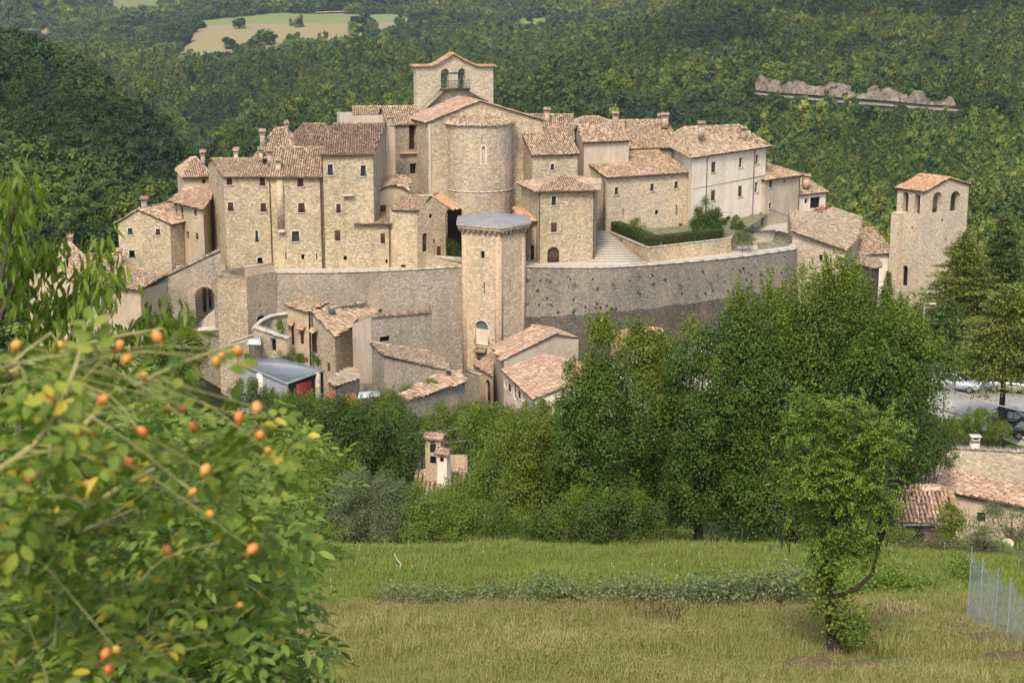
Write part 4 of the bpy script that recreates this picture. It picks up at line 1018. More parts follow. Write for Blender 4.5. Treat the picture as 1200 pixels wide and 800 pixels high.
# stone house at the end of the rampart
K = [P(927, 270, 203), P(992.5, 292.5, 200), P(1004, 284, 205), P(1011, 256, 213), P(976, 243.5, 216)]
q = [(K[0].x + .3, K[0].y + .6), (K[1].x, K[1].y + .5), (K[2].x - .1, K[2].y + .5), (K[3].x, K[3].y + 2), (K[4].x - 6, K[4].y)]
ww = Wall(q[0], q[1]); zz = lambda px, py: ww.hit(px, py)[1]
R5h, r5, _ = house('stone_house', 'pale stone house with a big grey brown tiled slope, where the curved rampart ends', 'house', q, zat(372, 200), K[1].z - 1.2, ('custom', [[K[0], K[1], K[2], K[3], K[4]]], [(K[4], K[3]), (K[0], K[4])], {0: [(0, K[0].z - .15), (1, K[1].z - .15)], 1: [(0, K[1].z - .15), (1, K[2].z - .15)], 2: [(0, K[2].z - .15), (1, K[3].z - .15)], 3: [(0, K[3].z - .15), (1, K[4].z - .15)], 4: [(0, K[4].z - .15), (1, K[0].z - .15)]}),
    {0: [W_(962, 302, 4, 7, 'dark', sill=True), W_(968, 302, 4, 7, 'dark', sill=True)]}, mat='stone_pale', roofmat='tiles_slab', pipes=((1, .2),))
K = [P(1002, 310, 205), P(1026, 313.5, 202), P(1034, 312, 203), P(1030, 304, 207), P(1003, 297, 210)]
q = [(K[0].x, K[0].y + .4), (K[1].x, K[1].y + .4), (K[2].x - .3, K[2].y + .4), (K[3].x - .3, K[3].y + 2), (K[4].x, K[4].y)]
R5b, _, _ = house('lean_to_house', 'dark stone lean-to with a short grey roof between stone house and bell tower', 'house', q, zat(372, 203), K[1].z - .3, ('custom', [[K[0], K[1], K[2], K[3], K[4]]], [], {0: [(0, K[0].z - .12), (1, K[1].z - .12)]}), {}, mat='stone_dark', roofmat='tiles_slab', pipes=((0, .97),))
zq = zat(293, 213); A = G(1004, 212, zq); B = G(1047, 214, zat(298, 214)); C, D = back(A, B, 10)
house('nave_house', 'long low white walled building whose tile roof runs up to the bell tower', 'house', [A, B, C, D], zat(372, 212), zat(296, 213), ('gx', zat(270, 217), .55), {0: [W_(1012, 301, 4, 5, 'dark')]}, mat='plaster_white', roofmat='tiles', oh=.4)
# bell tower
zb1 = zat(221, 212); V_ = [G(1052, 213.5, zb1), G(1084, 210, zb1), G(1135.5, 214.5, zb1)]; V_.append((V_[0][0] + V_[2][0] - V_[1][0], V_[0][1] + V_[2][1] - V_[1][1]))
bt = thing('bell_tower', 'square pale stone bell tower with arched openings and an orange tile roof', 'tower', (V_[1][0], V_[1][1], zat(372, 212)))
mb = MB(); zbb = zat(385, 212) - 8
wq = Wall(V_[1], V_[2]); zap2 = wq.hit(1111, 208.5)[1]; zrc = wq.hit(1135, 216)[1]
OPS = {0: [W_(1061, 237, 7, 24, 'through', arch=True, reveal=.8), W_(1074.7, 239, 7, 24, 'through', arch=True, reveal=.8), W_(1069, 267, 2, 3, 'dark', surround=False), W_(1060.5, 323, 6, 24, 'dark', arch=True, surround=False)],
       1: [W_(1098.3, 237.5, 10.5, 25, 'through', arch=True, reveal=.8), W_(1119.3, 236, 11, 24, 'through', arch=True, reveal=.8), W_(1104.5, 258.5, 2.5, 3.5, 'dark', surround=False), W_(1108, 281, 2, 3, 'dark', surround=False)]}
profs = {0: [(0, zb1), (1, zb1)], 1: [(0, zb1), (.52, zap2), (1, zrc)], 2: [(0, zrc), (1, zrc)], 3: [(0, zrc), (.48, zap2), (1, zb1)]}
for i in range(4):
    w = Wall(V_[i], V_[(i + 1) % 4]); ops = [resolve(w, o) for o in OPS.get(i, [])]
    if i >= 2:
        src = Wall(V_[i - 2], V_[i - 1]); ops = [resolve(src, o) for o in OPS[i - 2] if o['kind'] == 'through']
        ops = [dict(o, s0=w.L - o['s1'], s1=w.L - o['s0']) for o in ops]
    ops = build_wall(mb, w, zbb, profs[i], ops)
    for o in ops:
        if o['kind'] == 'dark': fit_window(bt, w, o)
    # inner skin so the bell chamber reads as a room
mb.obj('wall', M['stone_pale'], bt)
fb = MB(); zfl = zat(252, 212); fb.poly([(v[0], v[1], zfl) for v in V_]); 
for i in range(4):
    w = Wall(V_[i], V_[(i + 1) % 4])
    for o in [resolve(Wall(V_[i % 2], V_[i % 2 + 1]), o) for o in OPS[i % 2] if o['kind'] == 'through']:
        pass
fb.obj('bell_floor', M['coping'], bt)
t = wq.L * .52; top0 = Vector(wq.p(t, .25, zap2 + .05)); off = Vector((V_[0][0] - V_[1][0], V_[0][1] - V_[1][1], 0)); off2 = off * (1 + .5 / off.length)
e0 = Vector(wq.p(-.3, .25, zb1 - .1)); e1 = Vector(wq.p(wq.L + .25, .25, zrc))
rt_ = make_roof(bt, [[e0, top0, top0 + off2, e0 + off2], [top0, e1, e1 + off2, top0 + off2]], [(top0, top0 + off2)], 'tiles_orange', .16)
A, B = G(1045, 213.0, -30), G(1054.5, 212, -30); C, D = back(A, B, 2)
b = MB(); zt_ = zat(250, 213)
for i, (p, q) in enumerate(((A, B), (B, C), (C, D), (D, A))):
    w = Wall(p, q); build_wall(b, w, zbb, zt_, [])
b.slab([(p[0], p[1], zt_ + .2) for p in (A, B, C, D)], .2); b.obj('buttress', M['stone_pale'], bt)
# garden wall + street
ZG = zat(290, 190.8)
st = MB(); a, b_, c, d = P(690, 308, 189), P(757, 308.5, 189.2), P(712, 271, 203.5), P(697, 272, 204.5)
st.slab([(a.x, a.y, Z0 + .0), (b_.x, b_.y, Z0 + .0), (c.x + .4, c.y, ZG), (d.x - .5, d.y, ZG), ], 3)
for k in range(14):  # broad shallow steps of the ramp
    t0, t1 = k / 14, (k + .93) / 14; L0, L1 = Vector((a.x, a.y, Z0)).lerp(Vector((d.x, d.y, ZG)), t0), Vector((a.x, a.y, Z0)).lerp(Vector((d.x, d.y, ZG)), t1)
    R0, R1 = Vector((b_.x, b_.y, Z0)).lerp(Vector((c.x, c.y, ZG)), t0), Vector((b_.x, b_.y, Z0)).lerp(Vector((c.x, c.y, ZG)), t1)
    st.slab([L0 + Vector((0, 0, .09)), R0 + Vector((0, 0, .09)), R1 + Vector((0, 0, .07)), L1 + Vector((0, 0, .07))], .08)
tag(st.obj('street_ramp', M['coping']), kind='structure')
gwp = [(709, 203.6), (758.5, 190.0), (858, None)]
g0, g1 = G(710, 203.6, ZG), G(759, 190.3, ZG); g2 = GZ(857, 279.5, ZG)
GA0, GA1, GA2 = g0, g1, g2
gw = thing('garden_wall', 'low pale stone wall that holds the garden with the clipped hedge', 'wall', (g1[0], g1[1], Z0))
mb = MB(); cp = MB()
for p, q in ((g0, g1), (g1, g2), (g2, (g2[0] + 1.5, g2[1] + 5))):
    w = Wall(p, q); ops = []
    if q == g2: ops = [resolve(w, W_(853.5, 297.5, 4.5, 4, 'dark'))]
    if q == g1: ops = [resolve(w, W_(727.5, 283.5, 3, 6, 'dark'))]
    ops = build_wall(mb, w, Z0 - .5, ZG, ops)
    for o in ops: fit_window(gw, w, o)
    m_ = int(w.L / .8)
    for k in range(m_): wbox(cp, w, w.L * k / m_ + .01, w.L * (k + 1) / m_ - .01, -.35, .06, ZG, ZG + .1 + rnd.uniform(0, .02))
mb.obj('wall_face', M['stone'], gw); cp.obj('coping', M['coping'], gw)
gd = MB(); gd.poly([(g0[0], g0[1], ZG - .05), (g1[0], g1[1], ZG - .05), (g2[0], g2[1], ZG - .05), (g2[0] + 8, g2[1] + 22, ZG - .05), (g0[0], g0[1] + 22, ZG - .05)])
tag(gd.obj('garden_ground', M['soil']), kind='structure')
zg2 = zat(285, 203.5); lw = MB(); A, B, C, D = G(858, 201.5, zg2), G(906, 204.5, zg2), G(909, 214, zg2), G(862, 212, zg2); 
for p, q in ((A, B), (B, C), (D, A)): build_wall(lw, Wall(p, q), Z0 - 1, zg2, [])
lw.slab([(p[0], p[1], zg2 + .1) for p in (A, B, C, D)], .098); tag(lw.obj('low_wall', M['stone_mid']), 'low grey retaining wall under the peeling white house, grass on top', 'wall')
gp = MB(); q_ = [G(888, 199.5, Z0), G(924, 202.5, Z0), G(932, 210, Z0), G(912, 214, Z0), G(888, 206, Z0)]; gp.slab([(a[0], a[1], Z0 + .12) for a in q_], .3); tag(gp.obj('grass_patch', M['soil']), kind='structure'); gp = MB(); C_g = np.stack([rng.uniform(D[0] + 3, B[0] - .5, 900), rng.uniform(A[1] + 3, C[1] - 1, 900), np.full(900, zg2 + .15)], -1)
lp = P(774.5, 306, 189.2); b = MB(); b.tube([(lp.x, lp.y, Z0), (lp.x, lp.y, zat(284, 189.2))], .05, 6); tag(b.obj('metal_post', M['metal_roof']), 'thin grey metal post standing just behind the curved rampart', 'post')
# ================================================================= LOWER VILLAGE
def roofed(name, label, cat, K, wallq, zb, mat, rmat, wins=None, ridges=None, group=None, drop=.14, more=None, **kw):
    """K: list of roof planes (lists of points); wallq: footprint with the wall height at each corner"""
    prof = {}
    n = len(wallq)
    for i in range(n): prof[i] = [(0, wallq[i][2] - drop), (1, wallq[(i + 1) % n][2] - drop)]
    if more: prof.update(more)
    return house(name, label, cat, wallq, zb, wallq[0][2], ('custom', K, ridges or [], prof), wins or {}, mat=mat, roofmat=rmat, **kw)
def inn(p, dx=0.0, dy=.35): return (p.x + dx, p.y + dy, p.z)
K0, K1, K2, K4 = P(362, 364.5, 178), P(429, 354, 182.5), P(448, 368, 183.5), P(393, 394.5, 172)
wq = Wall((K0.x, K0.y), (K4.x, K4.y))
V1, rV1, _ = roofed('stone_house', 'honey coloured stone house with red brown openings under tile hoods', 'house', [[K0, K4, K2, K1]], [inn(K0, .1, .3), inn(K4, -.1, .45), inn(K2, -.3, .3), inn(K1)], zat(445, 172), 'stone', 'tiles',
    {0: [W_(369, 402, 4.5, 23, 'shutter', surround=False), W_(385, 429.5, 3.5, 10, 'shutter_brown', surround=False, sill=False)]}, [(K0, K1)])
a, b_ = P(336.5, 357, 181), P(361.5, 365, 178.3)
w0_ = Wall((a.x, a.y), (b_.x, b_.y)); mb = MB(); ops = build_wall(mb, w0_, zat(435, 178), [(0, a.z - .1), (1, b_.z - .1)], [resolve(w0_, W_(343, 393, 3.2, 22, 'shutter', surround=False, sill=False)), resolve(w0_, W_(354, 395, 4, 16, 'shutter', surround=False, sill=False))])
wa = thing('stone_annex', 'narrow annex with two tall red brown windows, joined to the honey coloured house', 'house', (a.x, a.y, zat(435, 180)))
C, D = back((a.x, a.y), (b_.x, b_.y), 5)
build_wall(mb, Wall(D, (a.x, a.y)), zat(435, 178), a.z - .1, []); mb.obj('wall', M['plaster_warm'], wa)
for o in ops: fit_window(wa, w0_, o)
t = MB(); pl = [Vector(w0_.p(-.2, .3, a.z)), Vector(w0_.p(w0_.L, .3, b_.z)), Vector(w0_.p(w0_.L, -3, b_.z + .6)), Vector(w0_.p(-.2, -3, a.z + .6))]; tile_plane(t, pl); ro = t.obj('roof', M['tiles'], wa); s = MB(); s.slab(pl, .12); s.obj('roof_boards', M['eave'], ro)
for root, w, px, py in ((wa, w0_, 342, 379), (wa, w0_, 354.5, 384), (V1, wq, 369, 387.5)):
    s_, z_ = w.hit(px, py); t = MB(); pl = [Vector(w.p(s_ - .6, .55, z_ - .12)), Vector(w.p(s_ + .6, .55, z_ - .12)), Vector(w.p(s_ + .6, 0.01, z_ + .3)), Vector(w.p(s_ - .6, 0.01, z_ + .3))]; tile_plane(t, pl, .2, .3); t.slab(pl, .08); t.obj('window_hood', M['tiles_orange'], root)
p = P(366, 366, 178.2); b = MB(); b.tube([(p.x, p.y - .4, p.z - 6.5), (p.x, p.y - .4, p.z + .5)], .1, 6); b.obj('flue_pipe', M['iron'], V1); chimney(rV1, p.x + .6, p.y + .6, p.z, .5, .3, .5, mat='stone_dark')
p = [P(384, 364.5, 178), P(392, 364, 178.2), P(393.5, 367, 177.5), P(385.5, 367.5, 177.3)]; b = MB(); b.slab([q + Vector((0, 0, .18)) for q in p], .1); b.obj('skylight', M['glass'], rV1)
# plain grey building with a square hole
A3_, A, B = P(413, 379, 173), P(435, 372, 168), P(506, 366, 171.5)
q = [inn(A, 0, 0), inn(B, 0, 0), (B.x - .6, B.y + 6, B.z), (A3_.x + .3, A3_.y + 3, A3_.z), inn(A3_, 0, 0)]
V2, _, _ = roofed('walled_building', 'roofless grey rubble building with one square black hole, plain stucco on its end', 'house', [], q, zat(440, 168), 'stone_mid', 'tiles', {0: [W_(451, 397.5, 11.5, 7, 'dark', surround=False)]}, drop=0)
b = MB(); w = Wall(q[4], q[0]); b.poly([w.p(0, .02, zat(450, 172)), w.p(w.L, .02, zat(450, 168)), w.p(w.L, .02, A.z - .03), w.p(0, .02, A3_.z - .03)]); b.obj('stucco', M['plaster_grey'], V2)
t = MB(); w = Wall(q[0], q[1]); 
for k in range(int(w.L / .26)): s_ = k * .26 + .13; z_ = A.z + (B.z - A.z) * s_ / w.L; t.tube([w.p(s_, .18, z_ + .02), w.p(s_, -.5, z_ + .16)], .115, 6, cap=True)
t.obj('wall_tiles', M['tiles_brown'], V2)
# lean-to in front of it
K = [P(449, 417.5, 164), P(528, 433, 158.5), P(524, 424, 161.5), P(505, 412.5, 163.6), P(433, 400.5, 167.5)]
V3, _, _ = roofed('lean_to_house', 'rubble stone lean-to with a long brown roof sloping under the square hole', 'house', [K], [inn(K[0], .1, .3), inn(K[1], -.4, .3), inn(K[2], 0, .5), inn(K[3]), inn(K[4], .2, .2)], zat(470, 162), 'stone_mid', 'tiles_slab', ridges=[(K[4], K[3])])
K = [P(477, 470.5, 150), P(547, 447, 158), P(541, 433.5, 161.5), P(520, 434, 161), P(469, 461, 151.8)]
V4, _, _ = roofed('stone_barn', 'grey stone barn with an orange brown mono-pitch roof at the foot of the watchtower', 'barn', [K], [inn(K[0], .1, .3), inn(K[1], -.2, .3), inn(K[2], -.2), inn(K[3]), inn(K[4], .3, .3)], zat(520, 150), 'stone_mid', 'tiles')
K = [P(392, 455, 158), P(421, 441.5, 164), P(420, 433.5, 168), P(407, 431, 167.5), P(382, 443, 160)]
roofed('stone_shed', 'small shed with a crumbling tan roof beside the red metal sheet', 'shed', [K], [inn(K[0], .1, .3), inn(K[1]), inn(K[2]), inn(K[3]), inn(K[4], .2, .3)], zat(475, 158), 'stone_mid', 'tiles_slab')
# street houses right of the watchtower
ze1 = zat(408, 178); zr1 = zat(381, 181)
a, b_, r0, r1 = P(575, 408, 178), Vector((*GZ(587, 421.6, ze1), ze1)), P(623.6, 381, 181), Vector((*GZ(654, 391, zr1), zr1))
e2 = P(678, 396.5, 178.5); e3 = Vector((e2.x - 3, e2.y + 6, e2.z))
w = Wall((b_.x + .3, b_.y + .3), (e2.x, e2.y))
G1h, rg1, _ = house('street_house', 'upper village house with a pinkish tiled roof and grey gable wall, touching the watchtower', 'house', [(b_.x + .35, b_.y + .3), (e2.x, e2.y), (e3.x, e3.y), (a.x + .3, a.y + .2)], zat(500, 172), ze1,
   ('custom', [[a, b_, r1, r0], [r1, e2, e3, r0]], [(r0, r1)], {0: [(0, ze1 - .1), (w.hit(654, 391)[0] / w.L, w.hit(654, 392)[1]), (1, e2.z - .1)], 1: [(0, e2.z - .1), (1, e3.z - .1)], 2: [(0, e3.z - .1), (1, ze1 - .1)], 3: [(0, ze1 - .1), (1, ze1 - .1)]}), {}, mat='plaster_grey', roofmat='tiles_pink')
ze2 = zat(433, 171.8); ze2f = ze2
a, b_ = P(587, 433, 171.8), Vector((*GZ(623.6, 468, ze2), ze2)); zr2_ = zat(414.5, 173.3); r0 = P(637, 414.5, 173.3); dvec = b_ - a
r1 = r0 + dvec; e2 = r1 + Vector((4.5, 1.6, ze2 - zr2_)); e3 = e2 - dvec
w = Wall((b_.x + .3, b_.y + .3), (e2.x, e2.y)); 
G2h, rg2, _ = house('street_house', 'lower village house with a salmon tiled roof, its row of openings facing the lane', 'house', [(b_.x + .3, b_.y + .3), (e2.x, e2.y), (e3.x, e3.y), (a.x + .3, a.y + .2)], zat(510, 160), ze2,
   ('custom', [[a, b_, r1, r0], [r1, e2, e3, r0]], [(r0, r1)], {0: [(0, ze2 - .1), (.5, zr2_ - .1), (1, ze2 - .1)], 1: [(0, ze2 - .1), (1, ze2 - .1)], 2: [(0, ze2 - .1), (.5, zr2_ - .1), (1, ze2 - .1)], 3: [(0, ze2 - .1), (1, ze2 - .1)]}),
   {3: [W_(597, 454, 3.5, 9, 'shutter', surround=False), W_(603, 458, 3, 18, 'glass', surround=False, sill=False), W_(608.5, 462, 3, 9, 'shutter', surround=False), W_(613.5, 467, 2.5, 9, 'glass', surround=False), W_(592, 451, 3, 8, 'glass', surround=False)]}, mat='plaster_white', roofmat='tiles_pink')
K = [P(554, 427, 176.5), P(577, 441, 171.8), P(577, 424, 177), P(576, 414, 180.5)]
wq = Wall((K[0].x + .1, K[0].y + .3), (K[1].x, K[1].y + .3))
G0h, _, _ = house('gate_house', 'small gatehouse with reddish lean-to roof and tall dark arched door under the watchtower', 'house', [(K[0].x + .1, K[0].y + .3), (K[1].x, K[1].y + .3), (K[2].x, K[2].y + .6), (K[3].x - .5, K[3].y + .6)], zat(500, 173), K[1].z - .2,
   ('custom', [K], [], {0: [(0, K[0].z - .15), (1, K[1].z - .15)], 1: [(0, K[1].z - .15), (1, K[2].z - .15)], 2: [(0, K[2].z - .15), (1, K[3].z - .15)], 3: [(0, K[3].z - .15), (1, K[0].z - .15)]}), {0: [W_(572, 460, 6, 30, 'archdoor', arch=True, surround=False, sill=False), W_(563, 440, 2, 7, 'dark', surround=False)]}, mat='plaster_warm', roofmat='tiles_pink')
# grey walls below the gatehouse
b = MB(); A, B = P(545, 434, 172), P(562, 440, 169); w = Wall((A.x, A.y), (B.x, B.y)); build_wall(b, w, zat(500, 170), [(0, A.z), (1, B.z)], []); b.slab([w.p(0, .05, A.z + .1), w.p(w.L, .05, B.z + .1), w.p(w.L, -.5, B.z + .1), w.p(0, -.5, A.z + .1)], .1)
tag(b.obj('lane_wall', M['stone_mid']), 'short grey wall closing the lane between barn and gatehouse', 'wall')
# house behind the trees with orange roof
K = [P(716, 420, 172), P(789, 424, 170), P(765, 384, 180), P(718, 388, 180)]
r_, rr_, _ = roofed('hidden_house', 'orange roofed house half hidden by the pointed green trees below the curved rampart', 'house', [K, [K[2], K[1], P(800, 428, 172), P(775, 386, 184)]], [inn(K[0], .2), inn(K[1], -.2), inn(K[2]), inn(K[3])], zat(480, 172), 'plaster_white', 'tiles_orange', {0: [W_(760, 432, 5, 9, 'glass')]}, ridges=[(K[2], K[3]), (K[2], K[1])])
p = P(706, 386, 180); chimney(rr_, p.x, p.y, p.z - .5, .7, 1.4, .6, mat='stone_dark')
# metal roofed shed with red wall
K = [P(336, 449.5, 146), P(382, 433.5, 150), P(324, 419, 155.5), P(276, 424, 150)]
sh = thing('metal_shed', 'shed with a blue grey sheet metal roof, deep red panel wall and white post', 'shed', (K[0].x, K[0].y, zat(490, 147)))
b = MB(); b.slab(K, .08); 
for k in range(22):
    t = (k + .5) / 22; p, q = K[0].lerp(K[3], t), K[1].lerp(K[2], t); b.tube([p + Vector((0, 0, .02)), q + Vector((0, 0, .02))], .035, 4)
b.obj('roof', M['metal_roof'], sh)
zbs = zat(492, 147)
w = Wall((K[0].x + .1, K[0].y + .25), (K[1].x - .3, K[1].y + .2)); b = MB(); build_wall(b, w, zbs, [(0, K[0].z - .1), (1, K[1].z - .1)], []); 
b.obj('open_side', M['interior'], sh)  # closed dark wall, its colour standing for the shade inside the open shed
s0, _ = w.hit(347, 455); s1, _ = w.hit(365, 455); b = MB(); wbox(b, w, s0, s1, .01, .06, zbs, K[0].z - .35)
b.obj('red_wall', m_plain('deep_red_paint', (.17, .015, .012, 1), .6, .3, 1.5), sh)
s0, _ = w.hit(369, 450); b = MB(); wbox(b, w, s0, s0 + .5, .01, .3, zbs, K[0].z + .3); b.obj('stone_pier', M['stone_pale'], sh)
w = Wall((K[3].x + .3, K[3].y + .2), (K[0].x, K[0].y + .25)); b = MB(); build_wall(b, w, zbs, [(0, K[3].z - .1), (1, K[0].z - .1)], []); b.obj('grey_wall', m_plain('galvanised_sheet', (.30, .30, .29, 1), .5, .3, 2.5, stretch=(4, 4, .2)), sh)
s_, _ = w.hit(306, 452); b = MB(); wbox(b, w, s_ - .35, s_ + .35, .01, .2, zbs, zat(441, 147)); b.obj('white_post', M['plaster_white'], sh)
# ruined stairs and awning
b = MB(); A, B = P(297, 384, 171), P(336, 397, 167); w = Wall((A.x, A.y), (B.x, B.y)); ops = build_wall(b, w, zat(425, 168), [(0, A.z), (1, B.z)], [resolve(w, W_(320, 404, 7, 15, 'dark', surround=False, sill=False))])
ru = thing('terrace_wall', 'crumbling garden wall with a thick pale coping and dark doorway, between bastion and honey coloured house', 'wall', (A.x, A.y, zat(425, 168))); b.obj('wall_face', M['stone'], ru)
for o in ops: fit_window(ru, w, o)
b = MB()
for k in range(16): s0, s1 = w.L * k / 16, w.L * (k + 1) / 16; z_ = A.z + (B.z - A.z) * (k + .5) / 16 + rnd.uniform(-.05, .05); wbox(b, w, s0 + .02, s1 - .01, -.7, .15, z_ - .06, z_ + .22)
b.obj('coping', M['coping'], ru)
b = MB(); pts = [P(297, 386, 174), P(306, 377, 176), P(318, 371, 177.5), P(337, 368, 178)]; 
for p, q in zip(pts[:-1], pts[1:]):
    w = Wall((p.x, p.y), (q.x, q.y)); build_wall(b, w, zat(425, 172), [(0, p.z), (1, q.z)], [])
ru = thing('stair_wall', 'curved stair wall with a white rail of stone, under the shaded buttress', 'wall', (pts[0].x, pts[0].y, zat(425, 172))); b.obj('wall_face', M['stone_mid'], ru)
b = MB(); b.tube([p + Vector((0, -.2, .12)) for p in pts], .22, 6, cap=True); b.obj('coping', M['coping'], ru)
K = [P(278, 402, 168), P(306, 404, 166), P(305, 394, 170), P(283, 399, 171)]
aw = thing('awning', 'white corrugated awning sheets on thin posts below the pale bastion', 'awning', (K[0].x, K[0].y, zat(425, 168)))
b = MB(); b.slab(K, .05); 
for k in range(12): t = (k + .5) / 12; b.tube([K[0].lerp(K[1], t), K[3].lerp(K[2], t)], .05, 4)
b.obj('sheet', m_plain('white_sheet', (.62, .62, .60, 1), .5, .4, 2), aw)
b = MB(); b.tube([P(270, 401, 169), P(300, 391, 172)], .12, 5); b.obj('beam', M['coping'], aw)
for p in K[:2]: b = MB(); b.tube([p, (p.x, p.y, zat(430, 168))], .06, 5); b.obj('post', M['wood'], aw)
def panel(name, label, pts, mat, cat='sheet', ribs=0, th=.05):
    b = MB(); b.slab(pts, th, (0, .6, -.8))
    for k in range(ribs): t = (k + .5) / ribs; b.tube([Vector(pts[0]).lerp(Vector(pts[1]), t), Vector(pts[3]).lerp(Vector(pts[2]), t)], .04, 4)
    return tag(b.obj(name, mat), label, cat)
rust = m_plain('rusty_sheet', (.42, .13, .06, 1), .7, .5, 3); tarp = m_plain('pale_tarp', (.50, .56, .60, 1), .5, .2, 3)
panel('metal_sheet', 'rusty orange corrugated sheet leaning by the shrubs below the small shed', [P(404, 462, 150), P(417, 460, 150.5), P(420, 474, 148), P(407, 477, 148)], rust, ribs=7)
panel('tarpaulin', 'pale blue grey tarpaulin stretched over a lean-to in front of the rubble wall', [P(419, 467, 150), P(446, 464, 152), P(445, 457, 155), P(421, 459, 154)], tarp, 'tarpaulin')
panel('plastic_sheet', 'small red orange plastic sheet hanging left of the rusty metal', [P(383, 459, 150), P(392, 457, 150.5), P(393, 474, 149), P(386, 475, 149)], m_plain('red_orange_plastic', (.50, .10, .05, 1), .5, .3, 3))
# chimneys of a house sunk in the trees
Yc = 96; p = P(512, 551, Yc); 
ch = thing('sunken_house', 'roof with two chimneys, one like a little bell gable, sunk in the shrubs', 'house', (p.x, p.y, p.z - 5))
zc0 = zat(551, Yc); K = [P(480, 590, 92), P(548, 590, 92), P(545, 552, 97.5), P(487, 552, 97.5)]
K2 = [K[3], K[2], K[2] + Vector((0, 5, -1.8)), K[3] + Vector((0, 5, -1.8))]
rfc = make_roof(ch, [K, K2], [(K[3], K[2])], 'tiles_pink'); 
b = MB(); 
for (p_, q_) in ((K[0], K[1]), (K[1], K2[2]), (K2[2], K2[3]), (K2[3], K[0])): w = Wall((p_.x, p_.y + .3), (q_.x, q_.y + .3)); build_wall(b, w, K[0].z - 4, K[0].z - .2, [])
b.obj('wall', M['plaster_warm'], ch)
def brick_chimney(px0, px1, pyt, pyb, Y, mat, cols, nm, rot):
    a, c = P(px0, pyt, Y), P(px1, pyt, Y); w_ = c.x - a.x; x = (a.x + c.x) / 2; z1 = a.z; z0 = zat(pyb, Y); d = .7
    T = lambda p: (x + p[0] * math.cos(rot) - p[1] * math.sin(rot), Y + p[0] * math.sin(rot) + p[1] * math.cos(rot), p[2])
    w0, w1 = Wall(T((-w_ / 2, -d / 2, 0)), T((w_ / 2, -d / 2, 0))), Wall(T((w_ / 2, -d / 2, 0)), T((w_ / 2, d / 2, 0))); b = MB()
    H = z1 - z0
    for w in (w0, w1, Wall(T((w_ / 2, d / 2, 0)), T((-w_ / 2, d / 2, 0))), Wall(T((-w_ / 2, d / 2, 0)), T((-w_ / 2, -d / 2, 0)))):
        o = [dict(s0=w.L * .3, s1=w.L * .7, z0=z0 + H * f0, z1=z0 + H * f1, arch=f1 > .8 and cols > 1, reveal=.1) for f0, f1 in cols_map[cols]]
        build_wall(b, w, z0 - 1.5, z1, o)
    zt = z1 + .1
    b.obj(nm, M[mat], rfc)
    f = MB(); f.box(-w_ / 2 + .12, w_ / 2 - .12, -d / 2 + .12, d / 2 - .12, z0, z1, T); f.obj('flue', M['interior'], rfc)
    t = MB()
    for sy in (-1, 1): tile_plane(t, [T((-w_ / 2 - .15, sy * (d / 2 + .18), z1)), T((w_ / 2 + .15, sy * (d / 2 + .18), z1)), T((w_ / 2 + .15, 0, z1 + .32)), T((-w_ / 2 - .15, 0, z1 + .32))], .17, .26)
    for sy in (-1, 1): t.slab([T((-w_ / 2 - .15, sy * (d / 2 + .18), z1)), T((w_ / 2 + .15, sy * (d / 2 + .18), z1)), T((w_ / 2 + .15, 0, z1 + .31)), T((-w_ / 2 - .15, 0, z1 + .31))][::sy], .05)
    t.obj('chimney_cap', M['tiles_pink'], rfc)
cols_map = {2: [(.12, .38), (.5, .9)], 1: [(.55, .82)]}
brick_chimney(500, 519, 512, 545, 96, 'plaster_warm', 2, 'tall_chimney', -.3)
brick_chimney(514, 526, 530, 551, 95, 'plaster_white', 1, 'short_chimney', -.3)

# lower right: retaining wall, long roof, small roof, cars and lamp
A, B = P(1075, 523, 112), P(1225, 527, 110); w = Wall((A.x, A.y), (B.x, B.y)); C, D = back((A.x, A.y), (B.x, B.y), 1)
rw2, _, _ = house('stone_wall', 'long pale rubble wall with a chimney on top, below the road with parked cars', 'wall', [(A.x, A.y), (B.x, B.y), C, D], -40, A.z, ('flat',), {}, mat='stone_pale')
b = MB()
for k in range(60): s0 = w.L * k / 60; b_h = rnd.uniform(.06, .16); wbox(b, w, s0 + .01, s0 + w.L / 60 - .01, -1.0, .06, A.z + (B.z - A.z) * k / 60 * 0, A.z + b_h)
b.obj('coping', M['stone_mid'], rw2)
p = P(1142, 524, 111.5); b = MB(); b.box(p.x - .3, p.x + .3, p.y - .3, p.y + .3, p.z - .5, p.z + .35); 
for sx in (-.24, .24):
    for sy in (-.24, .24): b.box(p.x + sx - .06, p.x + sx + .06, p.y + sy - .06, p.y + sy + .06, p.z + .35, p.z + .8)
b.box(p.x - .38, p.x + .38, p.y - .38, p.y + .38, p.z + .8, p.z + .92); b.box(p.x - .3, p.x + .3, p.y - .3, p.y + .3, p.z + .52, p.z + .58)
b.obj('chimney', M['trim'], rw2)
K = [P(1078, 569, 106), P(1225, 599, 104.5), P(1225, 572, 108.5), P(1092, 546.5, 109.5)]
lr, _, _ = roofed('long_house', 'long low house whose worn pink tiles lie under the pale rubble wall', 'house', [K], [inn(K[0], .2), inn(K[1]), inn(K[2]), inn(K[3])], -42, 'plaster_warm', 'tiles_pink', {0: [W_(1150, 606, 10, 12, 'dark', surround=False)]})
K = [P(1047, 612.5, 72), P(1128, 611, 72), P(1112, 573, 74.4), P(1057, 575, 74.4)]; K2 = [K[3], K[2], K[2] + Vector((.3, 3.4, -.9)), K[3] + Vector((-.3, 3.4, -.9))]
wq = [inn(K[0], .3, .35), inn(K[1], -.3, .35), (K2[2].x - .2, K2[2].y, K[1].z), (K2[3].x + .2, K2[3].y, K[0].z)]
